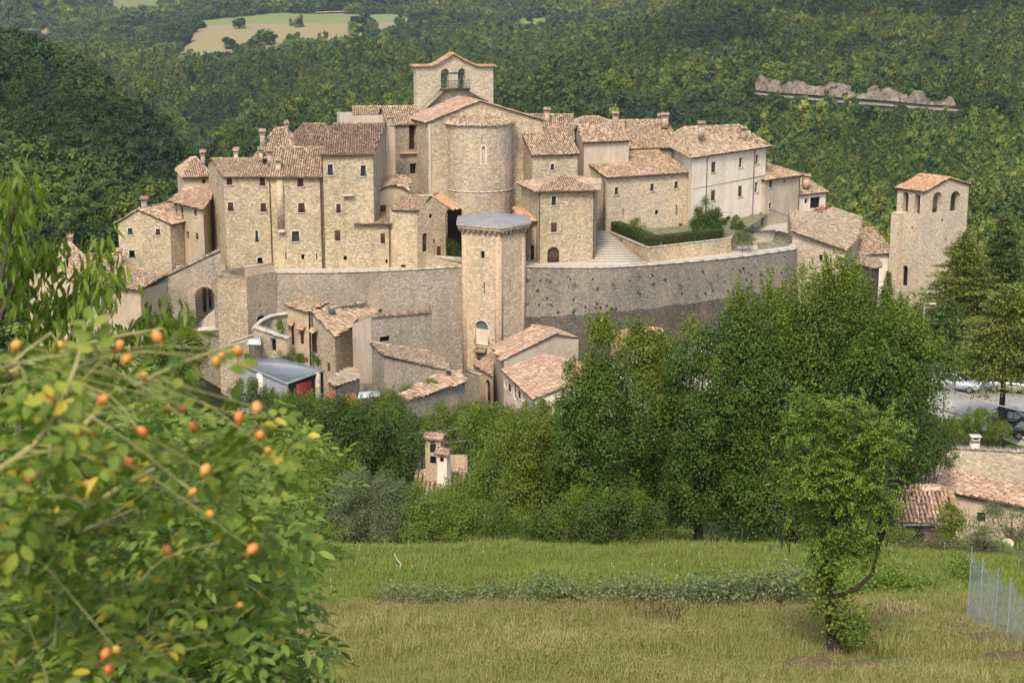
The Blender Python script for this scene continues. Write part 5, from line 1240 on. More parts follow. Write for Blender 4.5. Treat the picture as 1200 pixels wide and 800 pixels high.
sr, rsr, _ = house('garden_shed', 'small hut with big salmon barrel tiles, metal gutter and a pale blue door', 'shed', [q[:2] for q in wq], -28, K[0].z - .1, ('custom', [K, K2, [K[1], K2[2], K[2]], [K2[3], K[0], K[3]]], [(K[3], K[2]), (K[3], K[0]), (K[2], K[1])], {}), {0: [W_(1077, 640, 11, 30, 'glass', surround=False, sill=False), W_(1100, 632, 7, 9, 'dark', surround=False)]}, mat='stone_mid', roofmat='tiles_pink', pa=.19, pb=.36)
b = MB(); b.tube([K[0] + Vector((0, -.05, -.1)), K[1] + Vector((0, -.05, -.1))], .07, 6); b.obj('gutter', M['metal_roof'], sr)

# ================================================================= TERRAIN
NEARC = [(0, -1.7), (2, -2.55), (6, -4.1), (10, -5.8), (20, -10.2), (27, -12.75), (30, -13.7), (33, -14.7), (42, -16.97), (56, -20.5), (62, -22.6), (80, -28), (110, -36), (150, -44.5), (170, -48), (187, -49.5), (230, -53), (260, -58)]
NEARR = [(0, -1.7), (2, -2.55), (6, -4.1), (10, -5.8), (20, -10.2), (27, -12.75), (30, -13.7), (33, -14.7), (42, -16.97), (56, -20.5), (62, -22.6), (72, -26.2), (85, -31.6), (97, -38), (110.2, -38.6), (111.6, -35.0), (145, -35.2), (180, -41.5), (225, -47), (260, -54)]
NEARL = [(0, -1.7), (2, -2.55), (6, -4.1), (10, -5.8), (20, -10.4), (27, -13), (33, -15.2), (42, -17.8), (56, -21.5), (80, -27), (110, -34), (150, -41), (185, -45.5), (230, -56), (260, -62)]
def p_(*a): return [(Y, zat(v, Y)) for Y, v in a]
FAR = {
 -900: (NEARL, p_((300, 250), (450, 120), (700, -40), (1200, -80), (2500, -90), (4000, -120), (7000, -140))),
 -60: (NEARL, p_((300, 280), (400, 180), (500, 90), (590, 60)) + [(760, -60), (1000, -60)] + p_((1400, 100), (1900, 58), (2100, 50)) + [(2500, 40)] + p_((3300, 40), (4500, -40), (7000, -90))),
 60: (NEARL, p_((300, 285), (400, 195), (500, 115), (585, 88)) + [(760, -70), (1000, -60)] + p_((1350, 105), (1800, 58), (2050, 44)) + [(2500, 90)] + p_((3300, 30), (4500, -45), (7000, -90))),
 120: (NEARL, p_((300, 292), (400, 205), (480, 138), (560, 106)) + [(720, -85), (900, -85)] + p_((1250, 110), (1650, 62), (2000, 36), (2500, 18), (3500, -20), (5000, -70), (7000, -90))),
 190: (NEARL, p_((300, 300), (380, 235), (440, 180), (500, 150)) + [(640, -95), (800, -90)] + p_((1100, 140), (1400, 96), (1700, 62), (2000, 32), (2500, 8), (3500, -30), (5000, -75), (7000, -95))),
 240: (NEARL, p_((300, 310), (370, 250), (430, 200)) + [(560, -95), (700, -95)] + p_((950, 180), (1300, 105), (1600, 67), (1950, 25), (2500, 2), (3500, -30), (5000, -75), (7000, -95))),
 300: (NEARC, [(350, -85), (450, -95)] + p_((650, 215), (900, 150), (1250, 102), (1550, 68), (1950, 22), (2500, 0), (3500, -30), (5000, -75), (7000, -95))),
 420: (NEARC, [(350, -85), (450, -92)] + p_((620, 215), (900, 140), (1250, 95), (1600, 60), (1900, 24), (2300, 4), (3000, -25), (5000, -75), (7000, -95))),
 560: (NEARC, [(350, -85), (450, -90)] + p_((620, 210), (900, 140), (1300, 88), (1700, 40), (2100, 10), (2600, -15), (5000, -80), (7000, -95))),
 640: (NEARC, [(350, -85), (450, -88)] + p_((600, 215), (720, 160), (850, 128)) + [(1000, -85)] + p_((1300, 95), (1700, 45), (2200, 2), (3000, -40), (5000, -90), (7000, -95))),
 740: (NEARC, [(350, -80), (450, -80)] + p_((600, 200), (750, 140), (900, 88), (950, 80)) + [(1100, -60)] + p_((1400, 60), (1900, 15), (2400, -10), (5000, -90), (7000, -95))),
 880: (NEARR, [(350, -72), (430, -72)] + p_((600, 205), (800, 128), (830, 122), (1000, 65), (1200, 5), (1450, -40), (3000, -80), (5000, -110), (7000, -120))),
 1200: (NEARR, [(340, -66), (420, -66)] + p_((600, 205), (780, 138), (810, 132), (1000, 62), (1200, -10), (1500, -90), (3000, -140), (5000, -160), (7000, -170))),
 2100: (NEARR, [(340, -66), (420, -60)] + p_((600, 190), (800, 110), (1000, 30), (1200, -60), (1500, -150), (3000, -200), (5000, -210), (7000, -220))),
}
LY = np.concatenate([np.linspace(0, 12, 25)[:-1], np.geomspace(12, 70, 60)[:-1], np.geomspace(70, 260, 120)[:-1], np.geomspace(260, 2600, 190)[:-1], np.geomspace(2600, 7000, 30)])
pxs = sorted(FAR); tab = np.array([np.interp(np.log1p(LY), np.log1p([a for a, _ in FAR[p][0] + FAR[p][1]]), [b for _, b in FAR[p][0] + FAR[p][1]]) for p in pxs])
LP = np.concatenate([np.linspace(-900, -150, 16)[:-1], np.linspace(-150, 1350, 241)[:-1], np.linspace(1350, 2100, 16)])
tab2 = np.array([np.interp(LP, pxs, tab[:, j]) for j in range(len(LY))]).T   # LP x LY
for _ in range(3):   # soften the joins between columns far away
    t_ = tab2.copy(); t_[1:-1] = (tab2[:-2] + 2 * tab2[1:-1] + tab2[2:]) / 4; far = LY > 260; tab2[:, far] = t_[:, far]
def vnoise(x, y, s, seed=0):
    x = x / s; y = y / s; xi = np.floor(x).astype(int); yi = np.floor(y).astype(int); fx = x - xi; fy = y - yi; fx = fx * fx * (3 - 2 * fx); fy = fy * fy * (3 - 2 * fy)
    h = lambda a, b: (np.sin(a * 127.1 + b * 311.7 + seed * 17.3) * 43758.5453) % 1.0
    return (h(xi, yi) * (1 - fx) + h(xi + 1, yi) * fx) * (1 - fy) + (h(xi, yi + 1) * (1 - fx) + h(xi + 1, yi + 1) * fx) * fy - .5
PXg, Yg = np.meshgrid(LP, LY, indexing='ij'); Zg = tab2
def px2x(px, Y, z): return (px - 600) / F * (Y * CP - z * SP)
# X from the undisturbed direction so that the grid is regular in plan
Xg = (PXg - 600) / F * (Yg * CP + 12 + Yg * .02)
def height(X, Y):
    px = X / (Y * CP + 12 + Y * .02) * F + 600
    pi = np.interp(px, LP, np.arange(len(LP))); yi = np.interp(Y, LY, np.arange(len(LY)))
    i = np.clip(pi.astype(int), 0, len(LP) - 2); j = np.clip(yi.astype(int), 0, len(LY) - 2); a = pi - i; b = yi - j
    z = (tab2[i, j] * (1 - a) + tab2[i + 1, j] * a) * (1 - b) + (tab2[i, j + 1] * (1 - a) + tab2[i + 1, j + 1] * a) * b
    amp = np.clip((Y - 260) / 500, 0, 1) * (1 - .82 * np.clip((Y - 1250) / 350, 0, 1) * (1 - np.clip((Y - 2300) / 500, 0, 1)))
    rdg = lambda s, k: (.5 - np.abs(vnoise(X + Y * .25, Y * .45, s, k))) * 2 - .6
    z = z + amp * (rdg(230, 1) * 24 + rdg(95, 2) * 14 + vnoise(X, Y, 80, 2) * 7 + vnoise(X, Y, 38, 3) * 4)
    near = np.clip((Y - 8) / 20, 0, 1) * (1 - np.clip((Y - 62) / 10, 0, 1))
    z = z + near * (vnoise(X, Y, 5, 4) * .25 + vnoise(X, Y, 1.6, 5) * .10)
    # shelf of the mountain road on the wooded hill
    return z
Zg = height(Xg, Yg)
_rp = np.arange(850, 1151, 6.0); _ry = []
for _p in _rp:      # the road keeps to one contour of the wooded hill
    _t = np.interp(_p, [860, 900, 970, 1040, 1110], [106, 113, 120, 124, 132]); _Y = np.arange(560, 1000, 2.0); _X = (_p - 600) / F * (_Y * CP + 12 + _Y * .02); _Z = height(_X, _Y)
    _v = 400 - F * (_Y * SP + _Z * CP) / (_Y * CP - _Z * SP); _k = np.argmax(_v <= _t); _ry.append(_Y[_k])
_ry = np.convolve(np.pad(_ry, 6, 'edge'), np.ones(13) / 13, 'valid')
def road_Y(px): return np.interp(px, _rp, _ry)
FIELD = [  # clearings on the far hills: polygon in (column, distance), colour
 ([(200, 1560), (330, 1560), (350, 1600), (420, 1630), (500, 1780), (470, 2000), (400, 2090), (330, 2080), (270, 1960), (235, 1840), (225, 1720)], 'tan'),
 ([(225, 1900), (330, 1890), (420, 1900), (492, 1890), (470, 2030), (400, 2110), (330, 2120), (250, 1990)], 'green'),
 ([(135, 2180), (200, 2230), (205, 3000), (140, 3000)], 'green'), ([(355, 2190), (600, 2130), (600, 3000), (360, 3000)], 'green'), ([(600, 1760), (645, 1760), (640, 1930), (606, 1900)], 'green'),
 ([(185, 3100), (500, 3100), (500, 3700), (190, 3600)], 'green'),
 ([(-30, 1960), (75, 1960), (82, 2060), (-30, 2100)], 'tan'), ([(60, 1905), (80, 1900), (78, 2000), (60, 2010)], 'tan'), ([(690, 2500), (800, 2500), (800, 2900), (690, 2900)], 'green')]
def pxof(X, Y): return X / (Y * CP + 12 + Y * .02) * F + 600
def in_poly(poly, a, b):
    return _inside([(p[0], p[1]) for p in poly], np.asarray(a, float), np.asarray(b, float))
def fieldmask(X, Y):
    px = pxof(X, Y) + vnoise(X, Y, 60, 9) * 12; Yn = Y + vnoise(X, Y, 90, 8) * 50; m = np.zeros(X.shape, int)
    for k, (pl, c) in enumerate(FIELD):
        m[in_poly(pl, px, Yn)] = 1 if c == 'tan' else 2
    return m
nx, ny = Xg.shape
g = MB(); idx = np.arange(nx * ny).reshape(nx, ny)
fc = np.stack([idx[:-1, :-1], idx[1:, :-1], idx[1:, 1:], idx[:-1, 1:]], -1).reshape(-1, 4)
g.add(np.stack([Xg, Yg, Zg], -1).reshape(-1, 3), fc)
N = NT('ground_cover')
at = N.n('ShaderNodeVertexColor', layer_name='cover')
n1 = N.noise(N.pos(), .35, 5.0, .6); n2 = N.noise(N.pos(), 3.0, 4.0)
c = N.mix(N.fr(n2, .3, .7, 0, .5), at.outputs[0], N.mix(1.0, at.outputs[0], (.55, .6, .5, 1), 'MULTIPLY'))
c = N.mix(N.fr(n1, .4, .65, 0, .4), c, N.mix(1.0, at.outputs[0], (1.3, 1.15, .8, 1), 'MULTIPLY'))
N.bsdf(c, .95, N.bump(n2, .4, .1), .1)
go = g.obj('ground', N.m, smooth=True); tag(go, kind='structure')
# ground behind the camera
g2 = MB(); g2.poly([(-60, -60, 8), (60, -60, 8), (12, 0, -1.7), (-12, 0, -1.7)]); tag(g2.obj('hillside', N.m), kind='structure')
fm = fieldmask(Xg, Yg); colr = np.zeros((nx, ny, 4)); colr[..., 3] = 1
base = np.where((Yg < 62)[..., None], np.array([.105, .12, .04]), np.array([.030, .042, .016]))
base = np.where(((Yg > 62) & (Yg < 260))[..., None], np.array([.028, .036, .014]), base)
base = np.where((fm == 1)[..., None], np.array([.26, .215, .115]), base); base = np.where((fm == 2)[..., None], np.array([.17, .21, .075]), base)
colr[..., :3] = base
ca_ = go.data.color_attributes.new('cover', 'FLOAT_COLOR', 'POINT'); ca_.data.foreach_set('color', colr.reshape(-1, 4).astype(np.float32).ravel())
def hz1(x, y): return float(height(np.array([x]), np.array([y]))[0])
# mountain road with its rock cut, and far tracks
def strip(name, cols, Yf, wid, mat, cut=None, lift=.6):
    b = MB(); prev = None
    for px in cols:
        Yc = float(Yf(px)); x = (px - 600) / F * (Yc * CP + 12 + Yc * .02); z = hz1(x, Yc) + lift
        cur = ((x, Yc - wid / 2, z), (x, Yc + wid / 2, z))
        if prev: b.slab([prev[0], cur[0], cur[1], prev[1]], .8)
        prev = cur
    return tag(b.obj(name, mat), kind='structure')
M['gravel'] = m_plain('pale_road', (.40, .36, .30, 1), .9, .2, .3)
M['rock'] = m_stone('bare_rock', (.09, .075, .052, 1), (.16, .132, .10, 1), (.25, .215, .17, 1), sx=.35, sz=.5, grime=.5)
strip('mountain_road', np.arange(868, 1130, 6), road_Y, 11, m_plain('worn_mountain_road', (.24, .21, .165, 1), .9, .35, .15), lift=.5)
b = MB(); prev = None
for px in np.arange(880, 1112, 3):
    Yc = float(road_Y(px)) + 7; x = (px - 600) / F * (Yc * CP + 12 + Yc * .02); z = hz1(x, Yc); h = 2.2 + 1.6 * math.sin((px - 880) / 232 * math.pi) + 1.2 * math.sin(px * .13) + rnd.uniform(-.5, .5)
    if px < 912: h += 2.5
    cur = [(x, Yc + rnd.uniform(-.5, .5), z + .5), (x + rnd.uniform(-.5, .5), Yc + 3 + rnd.uniform(-1.5, 1.5), z + h * .6 + 1), (x, Yc + 8 + rnd.uniform(-2, 2), z + h + 2)]
    if prev:
        for k in range(2): b.poly([prev[k], cur[k], cur[k + 1], prev[k + 1]])
    prev = cur
tag(b.obj('rock_cutting', M['rock']), kind='structure')
strip('mountain_track', np.arange(806, 832, 3), lambda p: 905, 8, M['gravel'], lift=6)
strip('valley_road', np.arange(-30, 66, 6), lambda p: 2010 + (p - 20) ** 2 * .02, 22, M['gravel'], lift=3)
strip('field_track', np.arange(375, 420, 4), lambda p: 2105, 18, M['gravel'], lift=2)
# road with parked cars, right
zrd = -34.55
rdp = [GZ(1079, 474, zrd), GZ(1130, 489, zrd), GZ(1172, 505, zrd), GZ(1225, 527, zrd), (GZ(1225, 527, zrd)[0] + 22, 118), (62, 141), GZ(1120, 446, zrd), GZ(1084, 443, zrd)]
b = MB(); b.slab([(x, y, zrd) for x, y in rdp], 1.5); M['roadsurf'] = m_plain('pale_worn_road', (.46, .42, .35, 1), .9, .2, .5); tag(b.obj('road', M['roadsurf']), kind='structure')
b = MB()
for p, q in zip(rdp[:3], rdp[1:4]):
    w = Wall(p, q); m_ = max(1, int(w.L / 1.0))
    for k in range(m_): wbox(b, w, w.L * k / m_ + .02, w.L * (k + 1) / m_, -.3, .0, zrd, zrd + .3)
tag(b.obj('kerb', M['coping']), kind='structure')
# ================================================================= FOLIAGE
def leaf_quads(c, L, Wd, up=.35, droop=None, nb=None):
    """diamond leaves round the centres c (n,3); L and Wd lengths"""
    n = len(c); d = rng.normal(size=(n, 3)); d[:, 2] = d[:, 2] * .7 + (0 if droop is None else droop); d /= np.linalg.norm(d, axis=1)[:, None]
    nn = rng.normal(size=(n, 3)); nn[:, 2] = np.abs(nn[:, 2]) + up
    if nb is not None: nn = rng.normal(size=(n, 3)) * .55 + nb * 1.5 + np.array([0, 0, up * .6]); d -= nn * ((d * nn).sum(1) / (nn * nn).sum(1))[:, None]; d /= np.linalg.norm(d, axis=1)[:, None] + 1e-9
    w = np.cross(d, nn); w /= np.linalg.norm(w, axis=1)[:, None] + 1e-9
    L = (np.full(n, L) * rng.uniform(.7, 1.25, n))[:, None]; Wd = (np.full(n, Wd) * rng.uniform(.7, 1.2, n))[:, None]
    v = np.stack([c - d * L / 2, c + w * Wd / 2 - d * L * .05, c + d * L / 2, c - w * Wd / 2 - d * L * .05], 1)
    return v.reshape(-1, 3), np.arange(n * 4).reshape(n, 4)
def clumps(lobes, n, shell=.72):
    """points spread through ellipsoids; more of them towards the outside, with dents"""
    vol = np.array([l[3] * l[4] * l[5] for l in lobes]) ** .75; pick = rng.choice(len(lobes), n, p=vol / vol.sum())
    u = rng.normal(size=(n, 3)); u /= np.linalg.norm(u, axis=1)[:, None]
    r = np.where(rng.random(n) < shell, rng.uniform(.72, 1.02, n), rng.uniform(.15, .75, n))
    r *= 1 + .22 * np.sin(u[:, 0] * 5 + pick) * np.sin(u[:, 1] * 4 + 1.3 * pick) * np.cos(u[:, 2] * 5)
    lb = np.array(lobes)[pick]
    return lb[:, :3] + u * r[:, None] * lb[:, 3:6], u, pick
# -- distant woods: crowns instanced on points ------------------------------------------------------
def crown_mesh(name, kind, seed, mat):
    global rng
    keep = rng; rng = np.random.default_rng(seed)
    mb = MB()
    if kind == 'round':
        lob = [(rng.uniform(-.25, .25), rng.uniform(-.25, .25), rng.uniform(.45, .85), rng.uniform(.22, .34), rng.uniform(.22, .34), rng.uniform(.2, .32)) for _ in range(6)] + [(0, 0, .4, .42, .42, .4)]
        c, u, _ = clumps(lob, 640, .9); v, f = leaf_quads(c, .105, .09, up=.5, nb=u)
    elif kind == 'pine':
        lob = [(rng.uniform(-.12, .12), rng.uniform(-.12, .12), z, r, r, .16) for z, r in ((.3, .38), (.5, .36), (.72, .28), (.92, .2), (1.12, .12), (1.28, .06))]
        c, u, _ = clumps(lob, 620, .9); v, f = leaf_quads(c, .105, .07, up=.5, nb=u)
    else:
        lob = [(rng.uniform(-.4, .4), rng.uniform(-.4, .4), rng.uniform(.2, .35), rng.uniform(.25, .4), rng.uniform(.25, .4), rng.uniform(.2, .3)) for _ in range(5)]
        c, u, _ = clumps(lob, 200, .85); v, f = leaf_quads(c, .17, .14, up=.6)
    mb.add(v, f)
    # dark inner body so that crowns do not look hollow
    cc, _, _ = clumps([(l[0], l[1], l[2], l[3] * .7, l[4] * .7, l[5] * .7) for l in lob], 70, .9); v, f = leaf_quads(cc, .34, .30); mb.add(v, f)
    me = mb.mesh(name, mat); o = bpy.data.objects.new(name, me); rng = keep
    return o
def wood(name, pts, scl, protos, label=None, cat=None, tall=1.0):
    me = bpy.data.meshes.new(name); me.from_pydata([tuple(p) for p in pts], [], [])
    a = me.attributes.new('scl', 'FLOAT', 'POINT'); a.data.foreach_set('value', np.asarray(scl, np.float32))
    a = me.attributes.new('pick', 'INT', 'POINT'); a.data.foreach_set('value', rng.integers(0, len(protos), len(pts)).astype(np.int32))
    a = me.attributes.new('rotz', 'FLOAT', 'POINT'); a.data.foreach_set('value', rng.uniform(0, 6.28, len(pts)).astype(np.float32))
    o = bpy.data.objects.new(name, me); COL.objects.link(o)
    ng = bpy.data.node_groups.new(name, 'GeometryNodeTree'); ng.interface.new_socket('Geometry', in_out='INPUT', socket_type='NodeSocketGeometry'); ng.interface.new_socket('Geometry', in_out='OUTPUT', socket_type='NodeSocketGeometry')
    nd = ng.nodes; lk = ng.links; gi = nd.new('NodeGroupInput'); gout = nd.new('NodeGroupOutput')
    jn = nd.new('GeometryNodeJoinGeometry')
    for p in reversed(protos):
        oi = nd.new('GeometryNodeObjectInfo'); oi.inputs['Object'].default_value = p; oi.inputs['As Instance'].default_value = False
        gt = nd.new('GeometryNodeGeometryToInstance'); lk.new(oi.outputs['Geometry'], gt.inputs[0]); lk.new(gt.outputs[0], jn.inputs[0])
    ip = nd.new('GeometryNodeInstanceOnPoints'); ip.inputs['Pick Instance'].default_value = True
    m2 = nd.new('GeometryNodeMeshToPoints'); lk.new(gi.outputs[0], m2.inputs[0]); lk.new(m2.outputs[0], ip.inputs['Points'])
    def att(nm, typ):
        n_ = nd.new('GeometryNodeInputNamedAttribute'); n_.data_type = typ; n_.inputs['Name'].default_value = nm; return n_.outputs['Attribute']
    lk.new(jn.outputs[0], ip.inputs['Instance']); lk.new(att('pick', 'INT'), ip.inputs['Instance Index'])
    cx = nd.new('ShaderNodeCombineXYZ'); lk.new(att('rotz', 'FLOAT'), cx.inputs[2]); lk.new(cx.outputs[0], ip.inputs['Rotation'])
    if tall != 1.0 or True:
        vs = nd.new('ShaderNodeVectorMath'); vs.operation = 'SCALE'; vs.inputs[0].default_value = (1 / tall ** .35, 1 / tall ** .35, tall); lk.new(att('scl', 'FLOAT'), vs.inputs['Scale']); lk.new(vs.outputs[0], ip.inputs['Scale'])
    lk.new(ip.outputs[0], gout.inputs[0])
    md = o.modifiers.new('scatter', 'NODES'); md.node_group = ng
    tag(o, label, cat, kind='stuff'); return o
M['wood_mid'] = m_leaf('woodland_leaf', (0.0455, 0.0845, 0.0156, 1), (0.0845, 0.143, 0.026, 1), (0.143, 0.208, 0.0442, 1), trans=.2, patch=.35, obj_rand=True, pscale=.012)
M['wood_dark'] = m_leaf('dark_shade_leaf', (0.0268, 0.0537, 0.0122, 1), (0.0488, 0.0878, 0.0195, 1), (0.0854, 0.1281, 0.0293, 1), trans=.2, patch=.35, obj_rand=True, pscale=.015)  # darker greens put the left hill's cloud shade into the leaf colour
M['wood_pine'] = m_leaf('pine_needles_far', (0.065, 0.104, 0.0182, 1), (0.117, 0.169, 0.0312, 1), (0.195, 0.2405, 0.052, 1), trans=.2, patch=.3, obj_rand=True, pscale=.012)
pr_mid = [crown_mesh('oak_crown', 'round', 11 + k, M['wood_mid']) for k in range(4)]
pr_dark = [crown_mesh('dark_shade_crown', 'round', 31 + k, M['wood_dark']) for k in range(4)]
pr_pine = [crown_mesh('pine_crown', 'pine', 51 + k, M['wood_pine']) for k in range(4)]
def scatter(Y0, Y1, px0, px1, spacing, seed):
    """candidate points over a wedge of land, uniform in plan"""
    r = np.random.default_rng(seed); s = (Y1 * CP) / F
    area = (Y1 ** 2 - Y0 ** 2) / 2 * (px1 - px0) / F; n = int(area / spacing ** 2)
    Y = np.sqrt(r.uniform(Y0 ** 2, Y1 ** 2, n)); px = r.uniform(px0, px1, n)
    X = (px - 600) / F * (Y * CP + 12 + Y * .02)
    return X, Y, px
# visibility profile of the land per column (highest point seen so far), to skip land wholly behind ridges
pcol = np.arange(-150, 1351, 6.0); Yl = np.geomspace(262, 7000, 500)
PP, YY = np.meshgrid(pcol, Yl, indexing='ij'); XX = (PP - 600) / F * (YY * CP + 12 + YY * .02); ZZ = height(XX, YY)
AN = 400 - F * (YY * SP + ZZ * CP) / (YY * CP - ZZ * SP); MINP = np.minimum.accumulate(AN, axis=1)
def seen(X, Y, Z, px, margin):
    py = 400 - F * (Y * SP + Z * CP) / (Y * CP - Z * SP)
    i = np.clip(np.round(np.interp(px, pcol, np.arange(len(pcol)))).astype(int), 0, len(pcol) - 1)
    j = np.clip(np.searchsorted(Yl, Y) - 1, 0, len(Yl) - 1)
    return (py < MINP[i, j] + margin) & (py > -70) & (py < 420)
def hill_zone(px, Y):
    """which wood a place belongs to"""
    left = (px < 262) & (Y < 900)
    right = (Y < 1500) & (px > 600 + (Y - 700) * .12)
    return left, right
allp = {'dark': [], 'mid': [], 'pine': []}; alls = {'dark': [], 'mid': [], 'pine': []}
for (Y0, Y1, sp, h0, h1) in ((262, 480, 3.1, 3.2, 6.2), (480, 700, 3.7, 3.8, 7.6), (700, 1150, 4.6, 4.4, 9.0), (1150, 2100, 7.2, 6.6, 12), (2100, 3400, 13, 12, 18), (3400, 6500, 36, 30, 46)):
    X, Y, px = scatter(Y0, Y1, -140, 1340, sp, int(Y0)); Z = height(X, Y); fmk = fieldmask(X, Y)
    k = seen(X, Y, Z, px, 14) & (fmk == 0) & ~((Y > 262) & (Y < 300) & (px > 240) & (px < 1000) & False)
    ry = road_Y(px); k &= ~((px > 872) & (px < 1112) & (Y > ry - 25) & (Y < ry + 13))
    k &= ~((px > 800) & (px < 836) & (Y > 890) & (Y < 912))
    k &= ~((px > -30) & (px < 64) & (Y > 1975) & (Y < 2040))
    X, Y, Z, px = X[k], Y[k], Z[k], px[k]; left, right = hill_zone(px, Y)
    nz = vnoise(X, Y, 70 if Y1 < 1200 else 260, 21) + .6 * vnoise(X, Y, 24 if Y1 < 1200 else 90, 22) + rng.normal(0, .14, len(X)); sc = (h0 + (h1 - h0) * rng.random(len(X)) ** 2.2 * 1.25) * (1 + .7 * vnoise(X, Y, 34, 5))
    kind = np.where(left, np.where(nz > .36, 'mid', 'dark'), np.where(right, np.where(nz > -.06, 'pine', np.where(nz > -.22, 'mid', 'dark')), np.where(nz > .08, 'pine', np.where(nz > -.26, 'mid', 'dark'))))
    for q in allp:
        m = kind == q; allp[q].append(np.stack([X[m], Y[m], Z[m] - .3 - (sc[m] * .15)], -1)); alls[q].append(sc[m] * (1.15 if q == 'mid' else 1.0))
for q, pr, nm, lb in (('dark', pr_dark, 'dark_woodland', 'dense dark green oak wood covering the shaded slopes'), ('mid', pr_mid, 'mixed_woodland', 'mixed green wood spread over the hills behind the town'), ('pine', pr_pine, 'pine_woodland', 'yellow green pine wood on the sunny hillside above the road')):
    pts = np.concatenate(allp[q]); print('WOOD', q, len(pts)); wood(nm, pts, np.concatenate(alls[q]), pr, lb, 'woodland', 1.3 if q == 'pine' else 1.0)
# single trees standing in the fields
fieldtrees = [(275, 1640, 15, 'round'), (287, 1820, 16, 'round'), (301, 1655, 11, 'round'), (313, 1660, 22, 'round'), (321, 1665, 17, 'round'), (250, 2010, 9, 'round'), (346, 1850, 9, 'pine'), (356, 1830, 15, 'pine'), (283, 1600, 12, 'round'), (292, 1598, 13, 'round'), (344, 1700, 9, 'round'), (351, 1705, 10, 'round'), (428, 1760, 24, 'round'), (418, 1750, 17, 'round'), (438, 1750, 19, 'round'), (471, 1850, 14, 'pine'), (620, 1850, 9, 'round'), (398, 2480, 20, 'pine'), (420, 2500, 22, 'pine')]
where_ft = ['isolated at the lower edge of the tan field', 'alone in the middle of the tan field', 'small, beside the widest tree of the tan field', 'widest and darkest in the tan field', 'touching the widest tree of the tan field', 'tiny, near the upper border of the field', 'small and thin in the upper field', 'slender, upper middle of the field', 'low, in the hedge row of the tan field', 'second in the hedge row of the tan field', 'small, right end of the hedge row', 'last and palest of the hedge row', 'largest in the dark copse at the field corner', 'lower left in the dark copse at the field corner', 'lower right in the dark copse at the field corner', 'pointed, at the far tip of the field', 'single, in the tiny field above the church', 'pointed, in the topmost pasture', 'wider of the two pointed trees in the topmost pasture']
for i, (px, Y, s, kd) in enumerate(fieldtrees):
    src = (pr_mid if i % 2 else pr_dark)[i % 4] if kd == 'round' else pr_pine[i % 4]
    o = src.copy(); o.name = 'field_tree'; COL.objects.link(o); x = (px - 600) / F * (Y * CP + 12 + Y * .02); z = hz1(x, Y); o.location = (x, Y, z - .1 * s); s2 = s * .95; o.scale = (s2 * 1.1, s2 * 1.1, s2 * .85); o.rotation_euler.z = i * 1.7
    tag(o, 'far round tree ' + where_ft[i] if kd == 'round' else 'far tree ' + where_ft[i], 'tree', 'trees standing in the far fields')
# ---------------------------------------------------------------- nearer trees and shrubs
M['lf_maple'] = m_leaf('maple_leaf', (.028, .062, .010, 1), (.050, .102, .014, 1), (.095, .160, .022, 1), patch=.25, pscale=.6)
M['lf_lit'] = m_leaf('lit_shoot_leaf', (.06, .11, .012, 1), (.11, .175, .018, 1), (.18, .25, .03, 1), patch=.3)  # lighter greens paint the bright light on crown tips into the leaves
M['lf_deep'] = m_leaf('deep_green_leaf', (.028, .060, .012, 1), (.052, .10, .018, 1), (.095, .15, .028, 1), patch=.25, pscale=.6)
M['lf_yellow'] = m_leaf('yellow_green_leaf', (.05, .095, .014, 1), (.095, .155, .02, 1), (.17, .235, .035, 1), patch=.4, pscale=.7)
M['lf_olive'] = m_leaf('grey_green_leaf', (.06, .092, .042, 1), (.11, .155, .072, 1), (.19, .24, .125, 1), patch=.2, pscale=.8)
M['lf_ash'] = m_leaf('ash_leaf', (0.0483, 0.0978, 0.0138, 1), (0.0978, 0.1725, 0.023, 1), (0.1725, 0.2587, 0.0403, 1), patch=.35, pscale=1.2)
M['lf_cedar'] = m_leaf('cedar_needles', (.035, .072, .022, 1), (.07, .125, .034, 1), (.14, .20, .05, 1), patch=.25, trans=.15, pscale=.5)
M['lf_cedar_y'] = m_leaf('golden_cedar_needles', (.055, .095, .018, 1), (.12, .17, .03, 1), (.21, .25, .05, 1), patch=.3, trans=.15, pscale=.5)
M['lf_hedge'] = m_leaf('hedge_leaf', (.025, .06, .012, 1), (.045, .095, .018, 1), (.09, .15, .03, 1), patch=.2, pscale=1)
M['bark'] = m_plain('grey_brown_bark', (.085, .065, .045, 1), .95, .5, 5, stretch=(3, 3, .5))
M['bark_dark'] = m_plain('dark_bark', (.04, .03, .022, 1), .95, .5, 6, stretch=(3, 3, .5))
M['dry'] = m_plain('dry_stalk', (.30, .22, .12, 1), .9, .4, 3)
def gz(px, Y): x = (px - 600) / F * (Y * CP + 12 + Y * .02); z = hz1(x, Y); x = xat(px, Y, z); return x, hz1(x, Y)
def limb(b, p, q, r0, r1, bend=.15, n=6, sides=6):
    p = Vector(p); q = Vector(q); L = (q - p).length; off = Vector((rnd.uniform(-1, 1), rnd.uniform(-1, 1), rnd.uniform(.0, .6))) * L * bend
    pts = []; rs = []
    for k in range(n + 1):
        t = k / n; pts.append(p.lerp(q, t) + off * math.sin(math.pi * t)); rs.append(r0 * (1 - t) + r1 * t)
    b.tube(pts, rs, sides); return pts
